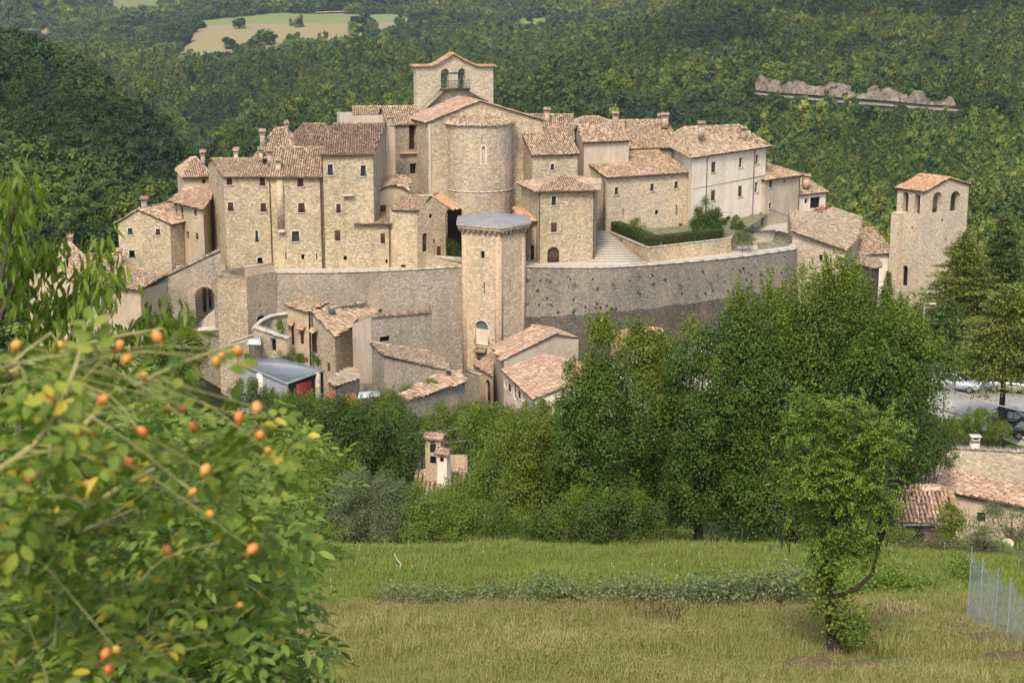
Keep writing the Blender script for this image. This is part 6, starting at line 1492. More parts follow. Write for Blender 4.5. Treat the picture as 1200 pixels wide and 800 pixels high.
def tree(name, label, cat, pxb, Y, lobes, mat='lf_maple', leaf=.14, wid=.09, dens=4.0, tr=.18, bark='bark', group=None, sig=.30, fork=.35, per=55, shoots=0, nlimb=16, zdrop=0.0, base=None, up=.35, droop=None, yb=None, bough=None):
    """lobes: (px, py, rx, ry[, depth offset, depth radius]) of the crown, given where they stand at distance Y"""
    yb_ = Y if yb is None else yb
    x0, z0 = gz(pxb, yb_) if base is None else (base[0], base[2])
    if base is not None: yb_ = base[1]
    root = thing(name, label, cat, (x0, yb_, z0), group)
    LB = []; area = 0
    for l in lobes:
        px, py, rx, ry = l[:4]; dy = l[4] if len(l) > 4 else 0; c = P(px, py, Y + dy); s = (c.y * CP - c.z * SP) / F
        rd = l[5] if len(l) > 5 else rx * s * .9
        LB.append((c.x, c.y, c.z, rx * s, rd, ry * s)); area += rx * s * ry * s * math.pi
    leaf *= .72; wid *= .68; sig *= .8; sig *= 1.2; droop = .55 if droop is None else droop; tip_pts = None; n_leaf = int(area * dens * 1.35 / (leaf * wid * .5)); per = int(per * 2.2); ncl = max(10, n_leaf // per)
    c, u, pk = clumps(LB, ncl, .8)
    # boughs: rounded leaf masses with dark gaps between them, denser on their sunny tops
    rb = bough if bough else min(1.25, max(.38, .105 * area ** .5)); K = max(6, int(area / (math.pi * rb * rb) * 2.1))
    bc, bu, _ = clumps(LB, K, .86); bs = rb * rng.uniform(.55, 1.25, K); m_ = int(n_leaf * .86)
    pk2 = rng.choice(K, m_, p=bs ** 2 / (bs ** 2).sum()); dr = rng.normal(size=(m_, 3)); dr[:, 2] += .55; dr /= np.linalg.norm(dr, axis=1)[:, None]
    rad = np.where(rng.random(m_) < .72, rng.uniform(.80, 1.05, m_), rng.uniform(.3, .8, m_)); lump = 1 + .28 * np.sin(dr[:, 0] * 7 + pk2) * np.cos(dr[:, 1] * 6 + pk2 * 2.1) + .18 * np.sin(dr[:, 2] * 11 + pk2)
    pos = bc[pk2] + dr * (rad * lump * bs[pk2])[:, None] * np.array([1, 1, 1.15]) + rng.normal(size=(m_, 3)) * .05
    sp_ = rng.random(m_) < .12; pos[sp_, 2] += np.abs(rng.normal(0, .30 * rb, sp_.sum()))
    idx = rng.integers(0, ncl, int(n_leaf * .14)); pos = np.concatenate([pos, c[idx] + rng.normal(size=(len(idx), 3)) * sig]); nbv = np.concatenate([dr, u[idx]]); nbv[:, 2] += .25
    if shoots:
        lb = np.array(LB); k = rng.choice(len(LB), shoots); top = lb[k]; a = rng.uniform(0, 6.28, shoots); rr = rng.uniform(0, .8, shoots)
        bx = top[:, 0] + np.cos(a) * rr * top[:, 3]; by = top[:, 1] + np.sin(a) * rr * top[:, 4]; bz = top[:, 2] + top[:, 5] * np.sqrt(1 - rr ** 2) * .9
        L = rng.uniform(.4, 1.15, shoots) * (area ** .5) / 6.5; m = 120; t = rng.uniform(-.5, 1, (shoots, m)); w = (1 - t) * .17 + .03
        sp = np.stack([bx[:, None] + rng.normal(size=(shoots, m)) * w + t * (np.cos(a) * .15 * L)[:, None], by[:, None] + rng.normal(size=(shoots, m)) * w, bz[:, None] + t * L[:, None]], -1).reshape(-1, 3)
        tip_pts = sp
    g_ = np.array([height(pos[:, 0], pos[:, 1])])[0]; kk_ = pos[:, 2] > g_ + .03; pos = pos[kk_]; nbv = nbv[kk_]
    v, f = leaf_quads(pos, leaf, wid, up, droop, nbv); cb = MB(); cb.add(v, f)
    b = MB(); cen = np.average(np.array(LB)[:, :3], axis=0, weights=np.array(LB)[:, 3]); zf = z0 + (cen[2] - z0) * fork
    tx, ty = x0 + (cen[0] - x0) * .25, yb_ + (cen[1] - yb_) * .25
    b.tube([(x0, yb_, z0 - .4), (x0, yb_, z0 + .1), ((x0 + tx) / 2 + .04, (yb_ + ty) / 2, (z0 + zf) / 2), (tx, ty, zf)], [tr * 1.35, tr * 1.1, tr * .95, tr * .8], 9)
    for k in range(nlimb):
        t_ = c[rng.integers(0, ncl)]
        if t_[2] < zf - .3 and k % 2: t_ = c[np.argmax(c[:, 2] * rng.random(ncl) ** .1)]
        pts = limb(b, (tx, ty, zf + rnd.uniform(-.2, .3)), t_, tr * rnd.uniform(.35, .6), .012, .10, 7, 6)
        for j in range(3): q = pts[rnd.randint(3, 6)]; e = Vector(tuple(c[rng.integers(0, ncl)])); e = q.lerp(e, min(1, 1.4 / ((e - q).length + .01))); limb(b, q, e, tr * .12, .008, .1, 4, 4)
    b.obj('trunk', M[bark], root, smooth=True); cb.obj('crown', M[mat], root)
    if tip_pts is not None:
        v, f = leaf_quads(tip_pts, leaf * .9, wid * .9, up, .9); cb = MB(); cb.add(v, f); cb.obj('top_shoots', M['lf_lit' if mat != 'lf_olive' else 'lf_olive'], root)
    return root
GB = 'broadleaf trees and shrubs at the far edge of the meadow'
tree('broadleaf_tree', 'tallest broadleaf tree beyond the meadow, its ragged crown reaching up to the stone house roofs', 'tree', 930, 66,
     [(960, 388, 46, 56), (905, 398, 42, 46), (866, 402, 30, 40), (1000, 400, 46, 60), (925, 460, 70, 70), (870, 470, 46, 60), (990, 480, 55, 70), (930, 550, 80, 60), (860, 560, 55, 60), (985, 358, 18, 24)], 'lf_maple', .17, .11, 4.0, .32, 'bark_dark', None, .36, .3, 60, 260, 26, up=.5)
tree('broadleaf_tree', 'wide dark broadleaf tree beside the road, behind the slender tree of the meadow', 'tree', 1040, 63,
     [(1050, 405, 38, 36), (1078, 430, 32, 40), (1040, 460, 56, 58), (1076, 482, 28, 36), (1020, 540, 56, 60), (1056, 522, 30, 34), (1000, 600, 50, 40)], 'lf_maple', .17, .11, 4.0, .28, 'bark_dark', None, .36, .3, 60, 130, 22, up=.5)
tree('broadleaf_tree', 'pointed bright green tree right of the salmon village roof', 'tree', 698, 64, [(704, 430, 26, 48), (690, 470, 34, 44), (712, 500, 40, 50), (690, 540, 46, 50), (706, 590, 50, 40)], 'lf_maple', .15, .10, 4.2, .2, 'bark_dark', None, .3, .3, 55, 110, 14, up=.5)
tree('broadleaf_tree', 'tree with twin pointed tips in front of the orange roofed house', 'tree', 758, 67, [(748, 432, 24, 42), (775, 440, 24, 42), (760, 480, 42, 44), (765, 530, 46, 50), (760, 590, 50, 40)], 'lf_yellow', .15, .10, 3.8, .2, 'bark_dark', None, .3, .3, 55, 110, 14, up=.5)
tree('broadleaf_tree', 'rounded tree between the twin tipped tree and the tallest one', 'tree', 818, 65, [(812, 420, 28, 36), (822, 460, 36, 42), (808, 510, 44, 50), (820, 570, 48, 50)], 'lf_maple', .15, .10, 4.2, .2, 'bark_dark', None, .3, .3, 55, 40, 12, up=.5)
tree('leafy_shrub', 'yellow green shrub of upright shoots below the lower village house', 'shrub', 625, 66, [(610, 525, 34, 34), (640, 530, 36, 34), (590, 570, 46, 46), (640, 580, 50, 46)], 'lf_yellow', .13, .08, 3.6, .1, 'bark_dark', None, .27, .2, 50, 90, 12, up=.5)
tree('leafy_shrub', 'green bush crowding the short chimney of the sunken house', 'shrub', 570, 72, [(562, 506, 26, 22), (585, 512, 26, 28), (572, 560, 32, 38), (540, 600, 40, 36)], 'lf_ash', .13, .08, 3.8, .1, 'bark_dark', None, .27, .2, 50, 60, 12, up=.5)
tree('dark_tree', 'dark green dense tree left of the sunken brick chimneys', 'tree', 440, 82, [(455, 500, 42, 34), (420, 520, 40, 34), (460, 545, 26, 30), (400, 500, 36, 26), (440, 560, 46, 36)], 'lf_deep', .15, .10, 4.2, .2, 'bark_dark', None, .32, .3, 55, 40, 14, up=.5)
tree('dark_tree', 'dark green round tree below the red panelled shed', 'tree', 352, 84, [(340, 500, 36, 30), (368, 496, 36, 28), (330, 545, 46, 40), (370, 550, 40, 40)], 'lf_deep', .15, .10, 4.0, .2, 'bark_dark', None, .32, .3, 55, 40, 12, up=.5)
tree('willow_shrub', 'grey green willow bush with pale shoots at the edge of the meadow', 'shrub', 425, 62, [(420, 590, 38, 28), (455, 594, 36, 26), (395, 610, 34, 28), (435, 622, 44, 22)], 'lf_olive', .12, .05, 3.6, .08, 'bark_dark', None, .24, .15, 50, 90, 12, up=.3)
tree('leafy_shrub', 'yellowish bush behind the grey green willow', 'shrub', 375, 68, [(372, 548, 36, 22), (350, 570, 34, 30), (400, 560, 28, 22)], 'lf_yellow', .12, .08, 3.6, .08, 'bark_dark', None, .26, .2, 50, 30, 8, up=.5)
tree('leafy_shrub', 'bare stemmed bush with loose pale leaves under the sunken roof', 'shrub', 505, 62, [(492, 592, 28, 18), (528, 602, 32, 22), (490, 612, 30, 22), (548, 620, 40, 24)], 'lf_ash', .11, .07, 2.2, .06, 'bark', None, .26, .15, 40, 30, 14, up=.5)
tree('leafy_shrub', 'low dark bush row beside the stick tripod', 'shrub', 715, 59, [(680, 610, 34, 28), (715, 606, 34, 30), (745, 612, 30, 26), (600, 625, 44, 18), (650, 622, 34, 22)], 'lf_deep', .11, .07, 3.2, .06, 'bark', None, .24, .15, 45, 40, 10, up=.5)
tree('dark_tree', 'middle green tree under the stone barn wall', 'tree', 500, 100, [(484, 516, 22, 24), (462, 530, 26, 28), (455, 500, 26, 24)], 'lf_maple', .16, .11, 3.8, .15, 'bark_dark', None, .32, .3, 55, 20, 10)
tree('leafy_shrub', 'shrub with upright sprays in front of the stone barn', 'shrub', 530, 110, [(520, 494, 28, 20), (552, 496, 24, 18), (536, 512, 34, 24)], 'lf_yellow', .15, .10, 3.4, .1, 'bark_dark', None, .3, .2, 50, 40, 8)
tree('flowering_bush', 'bush with whitish blossoms below the dark arched gatehouse door', 'shrub', 585, 120, [(578, 492, 24, 16), (600, 498, 24, 18), (562, 506, 26, 18)], 'lf_olive', .15, .12, 3.2, .08, 'bark_dark', None, .3, .2, 50, 20, 8)
tree('leafy_shrub', 'bush of bright shoots beneath the lower village house gable', 'shrub', 640, 112, [(632, 492, 26, 20), (655, 490, 20, 20), (640, 508, 30, 18)], 'lf_yellow', .15, .10, 3.0, .08, 'bark_dark', None, .3, .2, 50, 50, 8)
tree('leafy_shrub', 'ivy green bush spilling below the pale blue tarpaulin', 'shrub', 432, 140, [(430, 478, 24, 14), (455, 470, 18, 14), (410, 488, 20, 10)], 'lf_deep', .18, .14, 3.4, .08, 'bark_dark', None, .3, .2, 50, 0, 6)
tree('leafy_shrub', 'garden bushes before the blue grey roofed shed', 'shrub', 330, 138, [(318, 472, 24, 14), (350, 480, 24, 12), (375, 480, 18, 10), (292, 464, 22, 18)], 'lf_maple', .18, .14, 3.4, .08, 'bark_dark', None, .3, .2, 50, 10, 6)
tree('leafy_shrub', 'little green bush on the terrace above the blue grey roof', 'shrub', 345, 160, [(340, 419, 20, 6), (362, 422, 14, 5)], 'lf_maple', .16, .12, 3.4, .05, 'bark_dark', None, .25, .1, 40, 0, 4, base=P(345, 430, 158))
tree('leafy_shrub', 'bright leafy bush growing against the wall with the tall arch', 'shrub', 215, 120, [(212, 395, 24, 26), (200, 420, 30, 30), (228, 430, 24, 34), (175, 430, 30, 24)], 'lf_yellow', .17, .11, 3.8, .12, 'bark_dark', None, .3, .2, 50, 16, 10)
tree('climber', 'patch of creeper growing over the crumbling garden wall', 'climber', 331, 168, [(331, 381, 5, 11)], 'lf_yellow', .17, .13, 3.4, .05, 'bark_dark', None, .18, .1, 40, 0, 3, base=P(331, 400, 168))
# conifers by the road
def conifer(name, label, pxb, Y, pytop, R, mat, up=.12, lev=.42, spray=1.0, zlow=.12, lean=0, group=None, kk=1.0, yseed=0):
    x0, z0 = gz(pxb, Y); zt = zat(pytop, Y); H = zt - z0; root = thing(name, label, 'tree', (x0, Y, z0), group)
    b = MB(); b.tube([(x0, Y, z0 - .5), (x0 + lean * .3, Y, z0 + H * .5), (x0 + lean, Y, zt)], [H * .022, H * .014, .02], 8)
    C_ = []; D_ = []; z = H * zlow; lv = 0
    while z < H * .985:
        t = (z - H * zlow) / (H * (1 - zlow)); r = R * ((1 - t) ** .8) * (.8 + .35 * rnd.random()) + .12; nb = 6 + (lv % 3)
        for k in range(nb):
            a = 6.283 * k / nb + lv * 1.1 + rnd.uniform(-.3, .3); rr = r * rnd.uniform(.65, 1.12)
            bx, by = x0 + lean * z / H, Y
            m_ = max(2, int(rr / .16)); s = np.linspace(.12, 1, m_)
            px_ = bx + math.cos(a) * rr * s; py_ = by + math.sin(a) * rr * s; pz_ = z0 + z + up * rr * s - .10 * rr * s ** 2.5 * 1.5 - .05
            if rr > .5: b.tube([(bx, by, z0 + z), (px_[m_ // 2], py_[m_ // 2], pz_[m_ // 2]), (px_[-1], py_[-1], pz_[-1])], [.05, .03, .01], 4)
            for q in range(m_):
                w = (.42 * rr * (1 - abs(s[q] - .55) * 1.1)) + .08; nn = int((7 + 10 * (w > .3)) * kk)
                off = rng.normal(size=(nn, 3)) * np.array([w * .55, w * .55, .06]); 
                C_.append(np.array([px_[q], py_[q], pz_[q]]) + off); dd = np.array([math.cos(a), math.sin(a), .05]) + rng.normal(size=(nn, 3)) * .45; D_.append(dd)
        z += lev * (1.15 - .5 * t); lv += 1
    c = np.concatenate(C_); d = np.concatenate(D_); d /= np.linalg.norm(d, axis=1)[:, None]; nn = rng.normal(size=c.shape) * .5 + np.array([0, 0, 1]); w = np.cross(d, nn); w /= np.linalg.norm(w, axis=1)[:, None]
    n = len(c); L = (rng.uniform(.2, .42, n) * spray)[:, None]; Wd = (rng.uniform(.07, .13, n) * spray)[:, None]
    v = np.stack([c - d * L / 2, c + w * Wd / 2, c + d * L / 2, c - w * Wd / 2], 1); cb = MB(); cb.add(v.reshape(-1, 3), np.arange(n * 4).reshape(n, 4))
    b.obj('trunk', M['bark_dark'], root, smooth=True); cb.obj('crown', M[mat], root); return root
conifer('cedar_tree', 'layered yellow green cedar standing directly beside the bell tower', 1122, 147, 268, 5.4, 'lf_cedar_y', .22, zlow=.1)
conifer('cedar_tree', 'tallest blue green cedar, behind the layered one by the bell tower', 1167, 150, 246, 4.6, 'lf_cedar', .2)
conifer('cedar_tree', 'cedar with drooping boughs whose trunk stands beside the parked navy car', 1171, 119, 330, 5.0, 'lf_cedar_y', .02, zlow=.44)
conifer('pine_tree', 'dull dark pine low in front of the layered cedar', 1108, 143, 348, 4.2, 'lf_cedar', .1, lev=.34, zlow=.08)
conifer('cedar_tree', 'golden tipped cedar at the very edge behind the drooping one', 1218, 142, 290, 5.2, 'lf_cedar_y', .12, zlow=.15)
conifer('cypress_tree', 'little dark cypress squeezed between the lean-to and the bell tower', 1037, 190, 318, 1.3, 'lf_cedar', .5, lev=.3, zlow=.05)
tree('leafy_shrub', 'round shrub in front of the bell tower foot', 'shrub', 1060, 150, [(1060, 378, 24, 20), (1082, 390, 26, 22), (1045, 400, 26, 24), (1010, 372, 22, 18)], 'lf_maple', .2, .14, 3.6, .1, 'bark_dark', None, .35, .2, 50, 20, 8)
tree('leafy_shrub', 'bush on the grass verge between the road and the pale rubble wall', 'shrub', 1155, 113, [(1150, 498, 26, 16), (1130, 506, 18, 12), (1172, 508, 16, 10)], 'lf_yellow', .13, .09, 3.4, .06, 'bark_dark', None, .26, .15, 45, 30, 8)
tree('leafy_shrub', 'dark shrub hanging over the end of the pale rubble wall', 'shrub', 1075, 104, [(1085, 520, 26, 22), (1105, 535, 18, 18), (1070, 550, 22, 22), (1108, 508, 16, 16)], 'lf_deep', .14, .10, 3.6, .1, 'bark_dark', None, .28, .2, 50, 10, 8)
b = MB(); pts = []
for px in np.arange(1085, 1225, 3): q = gz(px, 116); pts.append((q[0], 116.5 + rnd.uniform(-2, 1.2)))
C_ = []
for px in np.arange(1080, 1225, 1.0):
    Yq = 113.2 + rnd.uniform(0, 4.5) ; x = xat(px, Yq, -35); C_.append(np.array([x, Yq, -34.75]) + rng.normal(size=(26, 3)) * np.array([.3, .3, .12]))
v, f = leaf_quads(np.concatenate(C_), .3, .05, .1, 1.2); b.add(v, f); tag(b.obj('verge_grass', M['lf_yellow']), 'green grass growing on the verge under the road', 'grass', kind='stuff')
# ---- garden on the terrace
def hedge(name, label, p, q, zb, h, wd, mat='lf_hedge', leaf=.13, dens=260):
    p, q = Vector(p[:2]), Vector(q[:2]); L = (q - p).length; d = (q - p) / L; nrm = Vector((-d.y, d.x)); n = int(L * (2 * h + wd) * dens)
    s = rng.uniform(0, L, n); k = rng.random(n) * (2 * h + wd); o = np.where(k < h, 0, np.where(k < h + wd, k - h, wd)); z = np.where(k < h, k, np.where(k < h + wd, h, 2 * h + wd - k))
    s = np.concatenate([s, rng.choice([0, L], n // 8)]); o = np.concatenate([o, rng.uniform(0, wd, n // 8)]); z = np.concatenate([z, rng.uniform(0, h, n // 8)])
    jit = rng.normal(size=(len(s), 3)) * .045
    c = np.stack([p.x + d.x * s + nrm.x * o, p.y + d.y * s + nrm.y * o, zb + z], -1) + jit
    root = thing(name, label, 'hedge', (p.x, p.y, zb)); b = MB(); v, f = leaf_quads(c, leaf, leaf * .6); b.add(v, f); b.obj('foliage', M[mat], root)
    w = Wall(p, q); b = MB(); wbox(b, w, .15, L - .15, -wd + .12, -.12, zb, zb + h - .15); b.obj('inner_twigs', M['wood'], root); return root
hd = lambda a, t: (a[0] * 1.0, a[1] + t)
hedge('clipped_hedge', 'clipped green hedge running up beside the paved ramp', (GA0[0] + .6, GA0[1] - .2), (GA1[0] + .35, GA1[1] + 1.3), ZG - .1, 1.3, 1.2)
hedge('clipped_hedge', 'long dark clipped hedge on the front edge of the garden terrace', (GA1[0] + .3, GA1[1] + .5), (GA2[0] - 1.0, GA2[1] - .1), ZG - .1, 1.25, 1.1, 'lf_deep')
tree('round_tree', 'round green garden tree in front of the whitewashed house', 'tree', 829, 200, [(829, 248, 15, 12), (822, 258, 14, 12), (839, 260, 13, 12), (830, 268, 18, 9)], 'lf_maple', .2, .14, 4.4, .12, 'bark_dark', None, .35, .3, 50, 0, 8, base=P(829, 279, 200))
tree('leafy_shrub', 'little round bush growing above the ramp hedge', 'shrub', 748, 197, [(748, 264, 9, 7)], 'lf_yellow', .18, .12, 4.0, .06, 'bark_dark', None, .25, .2, 40, 0, 4, base=P(748, 276, 197))
tree('leafy_shrub', 'loose bush right of the black arched door of the whitewashed house', 'shrub', 862, 205, [(863, 262, 8, 9), (868, 272, 8, 9)], 'lf_deep', .2, .13, 3.2, .06, 'bark_dark', None, .3, .2, 40, 4, 5, base=P(864, 281, 203))
tree('dry_shrub', 'greyish dry bush at the end of the garden terrace', 'shrub', 872, 198, [(866, 280, 10, 8), (876, 282, 10, 8)], 'lf_olive', .2, .08, 2.6, .06, 'bark', None, .3, .2, 40, 6, 6, base=P(870, 294, 197))
tree('leafy_shrub', 'green bush behind the low parapet beside the watchtower', 'shrub', 527, 190.5, [(526, 287, 9, 8), (532, 294, 9, 9), (521, 293, 7, 8)], 'lf_deep', .18, .13, 4.2, .06, 'bark_dark', None, .28, .2, 40, 0, 4, base=P(527, 305, 190.5))
tree('leafy_shrub', 'sunny grass green bush on the little lawn under the peeling white house', 'shrub', 892, 207, [(888, 290, 10, 3.5), (896, 288, 8, 3)], 'lf_yellow', .2, .13, 4.0, .04, 'bark', None, .2, .2, 40, 0, 2, base=P(892, 294, 207))
# weeds in the rampart joints
for i in range(60):
    k = rnd.randint(2, len(smR) - 3); a, d = np.array(smR[k]), np.array(smR[k + 1]); q = a + (d - a) * rnd.random(); z = Z0 - rnd.uniform(.8, 6.4); out = .06 * (Z0 - z) + .08
    s = rnd.uniform(.06, .16) if i % 6 else .3; b = MB(); t = (d - a) / np.linalg.norm(d - a); n2_ = np.array([t[1], -t[0]])
    c = np.array([q[0] + n2_[0] * out, q[1] + n2_[1] * out, z]) + rng.normal(size=(45, 3)) * s * np.array([.6, .4, .7]); v, f = leaf_quads(c, .14, .09); b.add(v, f)
    tag(b.obj('wall_weed', M['lf_deep'], origin=(q[0], q[1], z)), 'small tuft of weeds rooted in the joints of the curved rampart', 'weed', 'weeds growing out of the curved rampart')
# ---- the slender tree in the meadow
sx, sz_ = gz(977, 33.6); Yn = 33.6
mt = thing('meadow_tree', 'slender many stemmed tree with ivy on its trunk standing alone in the dry meadow', 'tree', (sx, Yn, sz_))
def Pm(px, py, dy=0): return P(px, py, Yn + dy)
b = MB(); b.tube([Vector((sx, Yn, sz_ - .3)), Pm(977, 765), Pm(974, 735), Pm(973, 700), Pm(972, 684)], [.19, .16, .115, .10, .085], 10)
st1 = Pm(972, 684); ends = []
for px, py, dy, r in ((960, 590, .3, .05), (940, 540, -.3, .035), (972, 560, .5, .055), (985, 520, 0, .045), (955, 500, .2, .03), (1000, 550, -.4, .04), (925, 590, .4, .03)):
    pts = limb(b, st1, Pm(px, py, dy), r, .012, .05, 8, 6); ends.append(Pm(px, py, dy))
rl_ = Pm(1003, 690, -.2); b.tube([Pm(972, 700), Pm(985, 697, -.1), rl_, Pm(1022, 672, -.1), Pm(1030, 640, 0)], [.06, .055, .05, .045, .035], 8)
for px, py, dy, r in ((1030, 560, .2, .03), (1045, 540, -.2, .03), (1062, 560, .2, .02), (1015, 520, .3, .03), (1045, 600, -.4, .025), (1062, 520, 0, .02)):
    limb(b, Pm(1030, 640), Pm(px, py, dy), r, .01, .04, 7, 6)
for k in range(60):
    px = rnd.uniform(915, 1080); py = rnd.uniform(480, 650); limb(b, Pm(px, py, rnd.uniform(-1, 1)), Pm(px + (px - 990) * .12 + rnd.uniform(-8, 8), py - rnd.uniform(20, 60), rnd.uniform(-1, 1)), .014, .004, .05, 4, 4)
b.obj('trunk', M['bark_dark'], mt, smooth=True)
LB = []
for px, py, rx, ry in ((932, 505, 26, 26), (950, 480, 22, 18), (985, 495, 34, 28), (1025, 505, 30, 30), (1052, 515, 18, 24), (945, 560, 38, 38), (995, 560, 44, 44), (1032, 580, 30, 34), (940, 618, 22, 24), (978, 636, 34, 34), (1015, 640, 26, 22)):
    px = 982 + (px - 982) * .86; rx *= .88; c = Pm(px, py); s = (c.y * CP - c.z * SP) / F; LB.append((c.x, c.y, c.z, rx * s, rx * s * .95, ry * s))
cl, u, pk = clumps(LB, 560, .6)
# ash sprays: leaflets in opposite pairs along short stalks
def sprays(centres, per, L, npair, lw, ll, jit=.1, dz=.15):
    n = len(centres) * per; c = np.repeat(centres, per, 0) + rng.normal(size=(n, 3)) * jit; d = rng.normal(size=(n, 3)); d[:, 2] = d[:, 2] * .5 + dz; d /= np.linalg.norm(d, axis=1)[:, None]
    up = rng.normal(size=(n, 3)) * .35 + np.array([0, 0, 1]); s = np.cross(d, up); s /= np.linalg.norm(s, axis=1)[:, None]; nn = np.cross(s, d)
    P_, D_, N_, S_ = [], [], [], []
    for k in range(npair):
        t = (k + 1) / (npair + .5)
        for sg in (-1, 1): P_.append(c + d * L * t + s * sg * .004 - nn * L * .25 * t * t); D_.append(s * sg * .85 + d * .55 - nn * .15); N_.append(nn + rng.normal(size=(n, 3)) * .25); S_.append(np.full(n, 1.0 - .25 * abs(t - .5)))
    P_.append(c + d * L - nn * L * .27); D_.append(d - nn * .3); N_.append(nn); S_.append(np.ones(n))
    return np.concatenate(P_), np.concatenate(D_), np.concatenate(N_), np.concatenate(S_)
def blades(mb, pos, d, nrm, L, Wd, fold=.18, curl=.12):
    """ovate leaf blades folded on their midrib"""
    n = len(pos); d = d / (np.linalg.norm(d, axis=1)[:, None] + 1e-9); s = np.cross(d, nrm); s /= np.linalg.norm(s, axis=1)[:, None] + 1e-9; nn = np.cross(s, d)
    L = np.broadcast_to(L, (n,))[:, None]; Wd = np.broadcast_to(Wd, (n,))[:, None]
    T = [0, .22, .5, .78, 1.0]; H = [0, .78, 1.0, .66, 0]; mid = [pos + d * L * t - nn * L * curl * t * t for t in T]
    lf = [mid[k] + s * Wd * .5 * H[k] + nn * Wd * fold * H[k] for k in (1, 2, 3)]; rt = [mid[k] - s * Wd * .5 * H[k] + nn * Wd * fold * H[k] for k in (1, 2, 3)]
    V = np.stack(mid + lf + rt, 1); base = np.arange(n)[:, None] * 11
    q = np.array([[1, 2, 6, 5], [2, 3, 7, 6], [2, 1, 8, 9], [3, 2, 9, 10]]); t3 = np.array([[0, 1, 5], [3, 4, 7], [1, 0, 8], [4, 3, 10]])
    k = mb.n; mb.add(V.reshape(-1, 3), (base[:, :, None] + q[None]).reshape(-1, 4)); mb.f.append(((base[:, :, None] + t3[None]).reshape(-1, 3)) + k)
pp, dd, nn_, ss = sprays(cl, 5, .26, 4, 0, 0, .14)
keep = rng.random(len(pp)) < .93; pp, dd, nn_, ss = pp[keep], dd[keep], nn_[keep], ss[keep]
cb = MB(); blades(cb, pp, dd, nn_, .10 * ss, .036 * ss); cb.obj('crown', M['lf_ash'], mt)
iv = []
for k in range(150):
    t = rnd.random(); py = 745 - t * 85; w = 8 + 16 * math.sin(t * 3); iv.append(Pm(975 + rnd.gauss(0, w * .55) + (-8 if t > .3 else 5), py, rnd.gauss(0, .2)))
iv = np.array([tuple(p) for p in iv]); v_, f_ = leaf_quads(np.repeat(iv, 9, 0) + rng.normal(size=(len(iv) * 9, 3)) * .09, .10, .075); cb = MB(); cb.add(v_, f_); cb.obj('ivy', M['lf_yellow'], mt)
iv = np.array([tuple(Pm(1002 + rnd.gauss(0, 14), 758 - abs(rnd.gauss(0, 26)), rnd.gauss(.1, .3))) for _ in range(50)]); v_, f_ = leaf_quads(np.repeat(iv, 9, 0) + rng.normal(size=(len(iv) * 9, 3)) * .08, .10, .07); cb = MB(); cb.add(v_, f_)
o = cb.obj('sucker_shoots', M['lf_yellow'], mt)
# ---- bramble rows and hedge plants along the meadow
def bramble(label, cols, Y, hpx, mat, dens=1.0, seed=0, name='bramble_row', leaf=.10):
    C_ = []
    for px in cols:
        Yq = Y + rnd.gauss(0, .35); x, z = gz(px, Yq); hh = hpx(px) / 40.0
        m_ = int(34 * dens); C_.append(np.array([x, Yq, z + hh * .45]) + rng.normal(size=(m_, 3)) * np.array([.22, .38, hh * .33]))
    c = np.concatenate(C_); c = c[c[:, 2] > height(c[:, 0], c[:, 1])]; v, f = leaf_quads(c, leaf, leaf * .7); b = MB(); b.add(v, f); x, z = gz(cols[0], Y)
    root = thing(name, label, 'bramble', (x, Y, z)); b.obj('foliage', M[mat], root)
    b = MB()
    for i in range(0, len(c), 60): p = Vector(tuple(c[i])); g_ = hz1(p.x, p.y); limb(b, (p.x + rnd.uniform(-.3, .3), p.y, g_ - .05), p, .012, .004, .2, 4, 4)
    b.obj('stems', M['bark'], root); return root
bramble('low trimmed bramble row crossing the middle of the meadow, thinner half', np.arange(505, 735, 1.3), 42.3, lambda p: 20 + 7 * math.sin(p * .09) + 5 * math.sin(p * .031), 'lf_olive', 1.0)
bramble('thick bramble row with whitish flowers, right half beside the slender tree', np.arange(735, 950, 1.1), 42.2, lambda p: 26 + 14 * max(0, (p - 790) / 160) + 4 * math.sin(p * .07), 'lf_olive', 1.4)
bramble('yellow green bramble between the slender tree and the garden hut', np.arange(990, 1095, 1.2), 45, lambda p: 26 + 8 * math.sin(p * .08), 'lf_ash', 1.3)
bramble('brownish dry bramble at the start of the trimmed row', np.arange(448, 505, 1.4), 42.5, lambda p: 20, 'lf_olive', .8)
tree('leafy_shrub', 'fresh green shrub in front of the garden hut wall', 'shrub', 1020, 58, [(1010, 640, 30, 22), (1040, 650, 28, 20), (1060, 640, 22, 18)], 'lf_ash', .11, .07, 3.2, .05, 'bark', None, .22, .15, 45, 20, 8)
tree('leafy_shrub', 'yellow green sapling at the corner of the salmon tiled hut', 'shrub', 1115, 60, [(1112, 610, 16, 18), (1118, 632, 18, 20)], 'lf_yellow', .12, .07, 2.8, .04, 'bark', None, .22, .15, 45, 14, 8)
tree('dry_shrub', 'tangle of brown vines on the posts beside the net fence', 'shrub', 1155, 55, [(1150, 640, 24, 16), (1172, 655, 22, 16), (1138, 628, 16, 10)], 'lf_olive', .09, .04, 1.6, .05, 'bark', None, .2, .15, 40, 20, 22)
tree('leafy_shrub', 'pale hillside shrub on the slope above the net fence', 'shrub', 1190, 66, [(1185, 620, 26, 22), (1200, 645, 26, 20), (1160, 610, 22, 14)], 'lf_olive', .10, .05, 1.8, .05, 'bark', None, .22, .15, 40, 20, 14)
tree('ivy_post', 'ivy covered old post at the upper end of the net fence', 'post', 1130, 47, [(1126, 672, 9, 24), (1132, 700, 10, 20), (1142, 672, 6, 20)], 'lf_ash', .10, .07, 3.2, .12, 'bark', None, .12, .5, 40, 0, 4)
